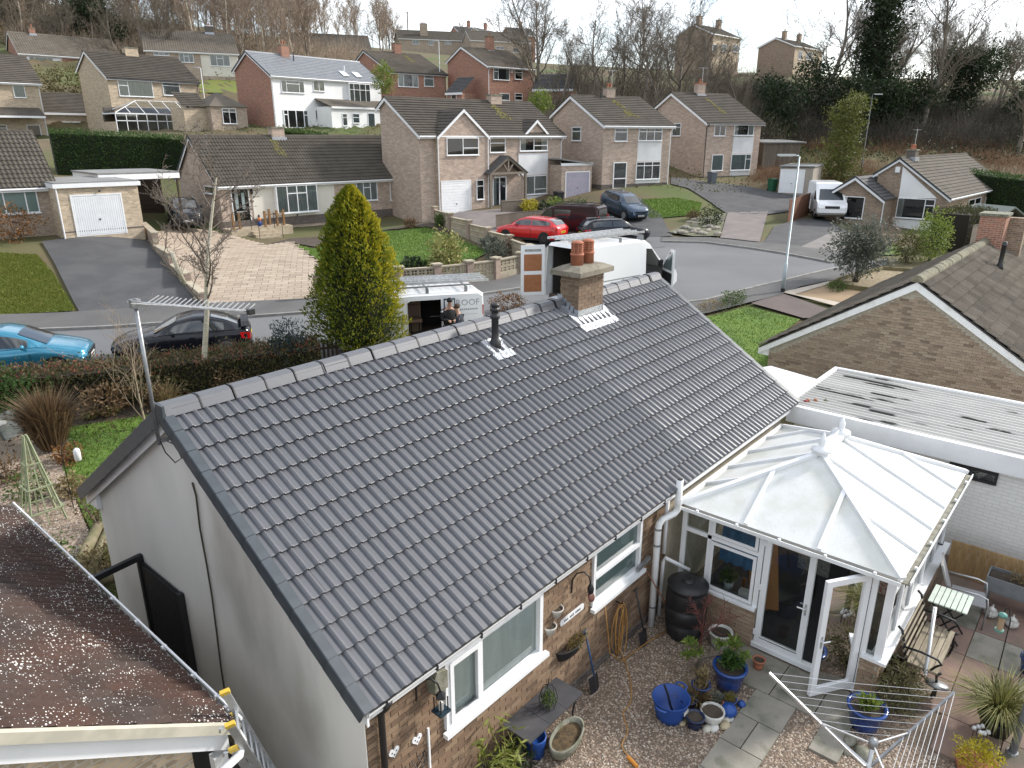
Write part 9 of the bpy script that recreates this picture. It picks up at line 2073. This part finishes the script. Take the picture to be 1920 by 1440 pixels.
# --------- street: walls, lamps, bins
BLK=P('pale_block',(.40,.35,.265),.9,(.30,.26,.19),4,bump=.3,objrnd=.15);PIER=P('pink_stone_pier',(.35,.27,.22),.9,(.27,.205,.165),5,bump=.3,objrnd=.15)
def screen_wall(label,pts,h=.95,n_per=4):
 t=thing('screen_block_wall',label,'wall',(pts[0][0],pts[0][1],gz(*pts[0])));o=np.array(t.location)
 for i in range(len(pts)-1):
  a,b=np.array(pts[i]),np.array(pts[i+1]);L=np.linalg.norm(b-a);u=(b-a)/L;rz=math.atan2(u[1],u[0]);z0,z1=gz(*a),gz(*b);zb=min(z0,z1)
  def W(s,z):p=a+u*s;return(p[0]-o[0],p[1]-o[1],z-o[2])
  MB().box(0,L,-.07,.07,-.6,.32+(max(z0,z1)-zb)*.5).build('base_course',BLK,t,loc=W(0,zb),rot=(0,0,rz))
  MB().box(-.17,.17,-.15,.15,-.5,h+.1).build('pier',PIER,t,loc=W(0,zb),rot=(0,0,rz));MB().box(-.22,.22,-.2,.2,h+.101,h+.17).build('pier_cap',BLK,t,loc=W(0,zb),rot=(0,0,rz))
  nb_=max(2,int((L-.34)/.30));s0=.17;bw_=(L-.34)/nb_
  zz0=.32+(max(z0,z1)-zb)*.5
  for r_ in range(2):
   for k in range(nb_):
    m=MB();x0,x1=0,bw_-.008;y0,y1=0,.292;q=.045;e=.045
    m.box(x0,x1,-e,e,y0,y0+q);m.box(x0,x1,-e,e,y1-q,y1);m.box(x0,x0+q,-e,e,y0+q,y1-q);m.box(x1-q,x1,-e,e,y0+q,y1-q)
    m.bar(((x0+x1)/2,0,y0+q),((x0+x1)/2,0,y1-q),.035,.07,(0,1,0));m.bar((x0+q,0,(y0+y1)/2),(x1-q,0,(y0+y1)/2),.07,.035)
    m.build('screen_block',BLK,t,loc=W(s0+k*bw_,zb+zz0+r_*.30),rot=(0,0,rz))
  MB().box(0,L,-.1,.1,zz0+.60,zz0+.66).build('coping',BLK,t,loc=W(0,zb),rot=(0,0,rz))
 a=np.array(pts[-1]);MB().box(-.17,.17,-.15,.15,-.5,h+.1).build('pier',PIER,t,loc=(a[0]-o[0],a[1]-o[1],gz(*a)-o[2]));MB().box(-.22,.22,-.2,.2,h+.101,h+.17).build('pier_cap',BLK,t,loc=(a[0]-o[0],a[1]-o[1],gz(*a)-o[2]))
 return t
screen_wall('pierced screen block wall curving round the lawn corner',gp((600,562),(680,553),(750,546),(820,540),(880,533),(930,526),(975,515),(995,500)))
screen_wall('stepped side wall of pierced blocks climbing beside the lawn',gp((992,498),(955,478),(915,462),(880,447),(845,432),(815,418)))
lw=[(272,441),(295,470),(325,505),(355,540),(383,572)]
t=thing('stone_wall','stepped rough stone wall between the dark drive and the paved drive','wall',tuple(G(*lw[0])));o=np.array(t.location);PS=gp(*lw)
for i in range(4):
 a,b=np.array(PS[i]),np.array(PS[i+1]);L=np.linalg.norm(b-a);rz=math.atan2(*(b-a)[::-1]);zb=min(gz(*a),gz(*b))
 hh=.85-i*.12
 for r_ in range(4):
  s=0
  while s<L-.05:
   w=min(random.uniform(.3,.55),L-s);MB().box(.006,w-.006,-.13+random.uniform(-.015,.01),.13+random.uniform(-.01,.015),0,hh/4-.008).build('stone',PIER if random.random()<.5 else BLK,t,loc=(a[0]-o[0]+(b-a)[0]/L*s,a[1]-o[1]+(b-a)[1]/L*s,zb-.02-o[2]+r_*hh/4),rot=(0,0,rz));s+=w
 MB().box(0,L,-.16,.16,hh-.02,hh+.05).build('coping',BLK,t,loc=(a[0]-o[0],a[1]-o[1],zb-o[2]),rot=(0,0,rz))
 MB().box(.02,L-.02,-.11,.11,-.5,hh-.03).build('core',SOIL,t,loc=(a[0]-o[0],a[1]-o[1],zb-o[2]),rot=(0,0,rz))
def street_lamp(label,base,h,rz,arm=.9,mat=None):
 t=thing('street_lamp',label,'street lamp',tuple(base),rz);mat=mat or P('galvanised',(.40,.46,.47),.5,(.34,.39,.40),3,metal=.4)
 MB().tube([(0,0,0),(0,0,1.35),(0,0,1.36),(0,0,h)],[.075,.075,.045,.038],12).build('column',mat,t,True);MB().lathe([(.092,0),(.092,.25)],12).build('base',BLACKP,t)
 MB().tube([(0,0,h-.05),(.05,0,h+.03),(.25,0,h+.06)],.03,8).build('bracket',mat,t,True);MB().prism([(.15,h+.02),(.2,h+.1),(arm,h+.10),(arm,h+.04)],-.10,.10,'y').build('lantern',P('lamp_grey',(.5,.52,.53),.4),t);MB().box(.3,arm-.05,-.08,.08,h+.01,h+.035).build('diffuser',HEADL,t)
 return t
lb=G(1467,551);street_lamp('tall galvanised street lamp on the near pavement at the right',lb,5.75,R(132))
l2=atD(1613,330,72);street_lamp('distant slim street lamp in front of the olive tree',(l2[0],l2[1],gz(l2[0],l2[1])),7.2,R(-49),.9,P('dark_column',(.09,.10,.10),.7))
l3=atD(384,190,84);street_lamp('thin white lamp post on the bank below the cream panel house',(l3[0],l3[1],gz(l3[0],l3[1])),5.6,R(130),.7,P('white_column',(.66,.67,.66),.5))
l4=atD(826,185,100);street_lamp('thin lamp post between the two red brick houses',(l4[0],l4[1],gz(l4[0],l4[1])),7.5,R(130),.7,P('white_column',(.66,.67,.66),.5))
tp=atD(765,60,225);t=thing('telegraph_pole','telegraph pole with cross arm on the skyline','pole',(tp[0],tp[1],gz(tp[0],tp[1])));zt_=float(atD(765,22,225)[2])-gz(tp[0],tp[1]);MB().tube([(0,0,0),(0,0,zt_)],.16,6).build('pole',BARK,t);MB().bar((-.9,.6,zt_-.3),(.9,-.6,zt_-.3),.15).build('cross_arm',BARK,t)
tp=atD(263,60,118);t=thing('telegraph_pole','leaning wooden pole at the edge of the hillside wood','pole',(tp[0],tp[1],gz(tp[0],tp[1])));MB().tube([(0,0,0),(-.3,.2,8)],.12,6).build('pole',BARKG,t);MB().box(-.5,-.1,.1,.3,7.7,7.9).build('cap',GREYM,t)
def bin_(label,base,mat,lid=None):
 t=thing('wheelie_bin',label,'bin',tuple(base),R(-20));MB().add([(-.24,-.26,0),(.24,-.26,0),(.24,.26,0),(-.24,.26,0),(-.29,-.34,.95),(.29,-.34,.95),(.29,.32,.95),(-.29,.32,.95)],[(3,2,1,0),(0,1,5,4),(1,2,6,5),(2,3,7,6),(3,0,4,7)]).build('body',mat,t)
 MB().prism([(-.36,.951),(.36,.951),(.36,1.02),(0,1.08),(-.36,1.0)],-.31,.31,'x').build('lid',lid or mat,t)
 for s in(1,-1):MB().lathe([(.09,-.02),(.09,.02)],10,Matrix.Translation((s*.26,.28,.09))@Matrix.Rotation(R(90),4,'Y')).build('wheel',TYRE,t)
bin_('grey wheelie bin in front of the road end house',G(1334,345),P('grey_bin',(.10,.115,.13),.6));bin_('green wheelie bin beside the pale garage',G(1447,358),P('green_bin',(.012,.09,.045),.6));bin_('dark wheelie bin at the corner of the gabled house',G(1047,385),BLACKP);bin_('black wheelie bin by the porch steps',(29.0,37.7,gz(29.0,37.7)),BLACKP)
def board_fence(label,pts,h,mat,w=.14,cap=True):
 t=thing('board_fence',label,'fence',(pts[0][0],pts[0][1],gz(*pts[0])));o=np.array(t.location)
 for i in range(len(pts)-1):
  a,b=np.array(pts[i]),np.array(pts[i+1]);L=np.linalg.norm(b-a);n=max(1,int(L/w));rz=math.atan2(*(b-a)[::-1])
  for k in range(n):p=a+(b-a)*k/n;MB().box(0,L/n-.006,-.012,.012,-.1,h).build('board',mat,t,loc=(p[0]-o[0],p[1]-o[1],gz(*p)-o[2]),rot=(0,0,rz))
  MB().bar((a[0]-o[0],a[1]-o[1],gz(*a)+h-o[2]+.02),(b[0]-o[0],b[1]-o[1],gz(*b)+h-o[2]+.02),.06,.035).build('capping',mat,t)
 return t
board_fence('dark red brown board fence beside the camper van',gp((1476,418),(1515,402)),1.6,P('red_fence',(.17,.07,.035),.85,(.12,.05,.025),3,objrnd=.15))
board_fence('low weathered picket fence in front of the gabled house',gp((930,432),(985,424),(1060,418)),.95,FENCE_OLD,.2)
board_fence('grey brown board fence behind the clipped hedge',[tuple(onZ(1812,485,1.5)[:2]),tuple(onZ(1885,462,1.5)[:2])],1.75,FENCE_OLD)
gb_=[tuple(atD(440,90,122)[:2]),tuple(atD(530,90,122)[:2])];board_fence('green board fence high between two far houses',gb_,2.0,P('green_fence',(.14,.17,.15),.9,(.11,.135,.12),2,objrnd=.1),.5)
pb_=[tuple(atD(895,400,48.5)[:2]),tuple(atD(960,395,50)[:2])];t=thing('porch_ramp','brown panelled ramp wall before the timber porch','wall',tuple(G(940,398)),R(-12));MB().box(0,3.0,-.06,.06,-.3,.75).build('panel',FENCE_OLD,t);MB().box(-.05,3.05,-.09,.09,.751,.80).build('rail',OAK,t)
# rockery beside the pink drive and timber edged bed
rp_=gp((1252,438),(1300,415),(1362,402),(1350,445),(1300,446));t=drape('rockery_bed',rp_,P('rockery_soil',(.16,.15,.11),.95,(.10,.11,.05),2),.12)
rk_=0
for k in range(60):
 x=rng.uniform(min(p[0]for p in rp_),max(p[0]for p in rp_));y=rng.uniform(min(p[1]for p in rp_),max(p[1]for p in rp_))
 if not inside(rp_,(x,y)):continue
 r_=rng.uniform(.12,.32);o=thing('rock','rough pale rock in the rockery beside the pink drive','rock',(x,y,gz(x,y)+.08),k,'rocks in the rockery');MB().lathe([(0,0),(r_*.9,r_*.1),(r_,r_*.4),(r_*.6,r_*.75),(0,r_*.8)],7,None,1.3,.8).build('rock',P('rockery_stone',(.34,.31,.26),.9,(.22,.20,.16),5),o)
bed=gp((1555,540),(1580,528),(1655,510),(1720,515),(1640,552))
t=thing('raised_bed','timber edged raised bed under the grey green tree','raised bed',(bed[0][0],bed[0][1],gz(*bed[0])))
for i in range(5):
 a,b=np.array(bed[i]),np.array(bed[(i+1)%5]);MB().bar((a[0]-bed[0][0],a[1]-bed[0][1],gz(*a)-t.location.z+.14),(b[0]-bed[0][0],b[1]-bed[0][1],gz(*b)-t.location.z+.14),.09,.28).build('sleeper',P('green_sleeper',(.20,.16,.085),.9,(.13,.12,.05),4),t)
drape('flower_bed',bed,P('bed_gravel',(.30,.23,.16),1.,(.16,.14,.07),9),.12)
shd=thing('garden_shed','low garden shed with grey felt roof behind the clipped hedge','shed',tuple(atD(1858,430,46)),R(-30));shd.location.z=1.9
MB().box(-1.3,1.3,-1,1,-.5,1.3).build('wall',FENCE_OLD,shd);MB().prism([(-1.6,1.25),(0,2.1),(1.6,1.25),(1.6,1.17),(0,2.0),(-1.6,1.17)],-1.3,1.3,'y').build('roof',P('green_felt',(.17,.19,.17),.9),shd)
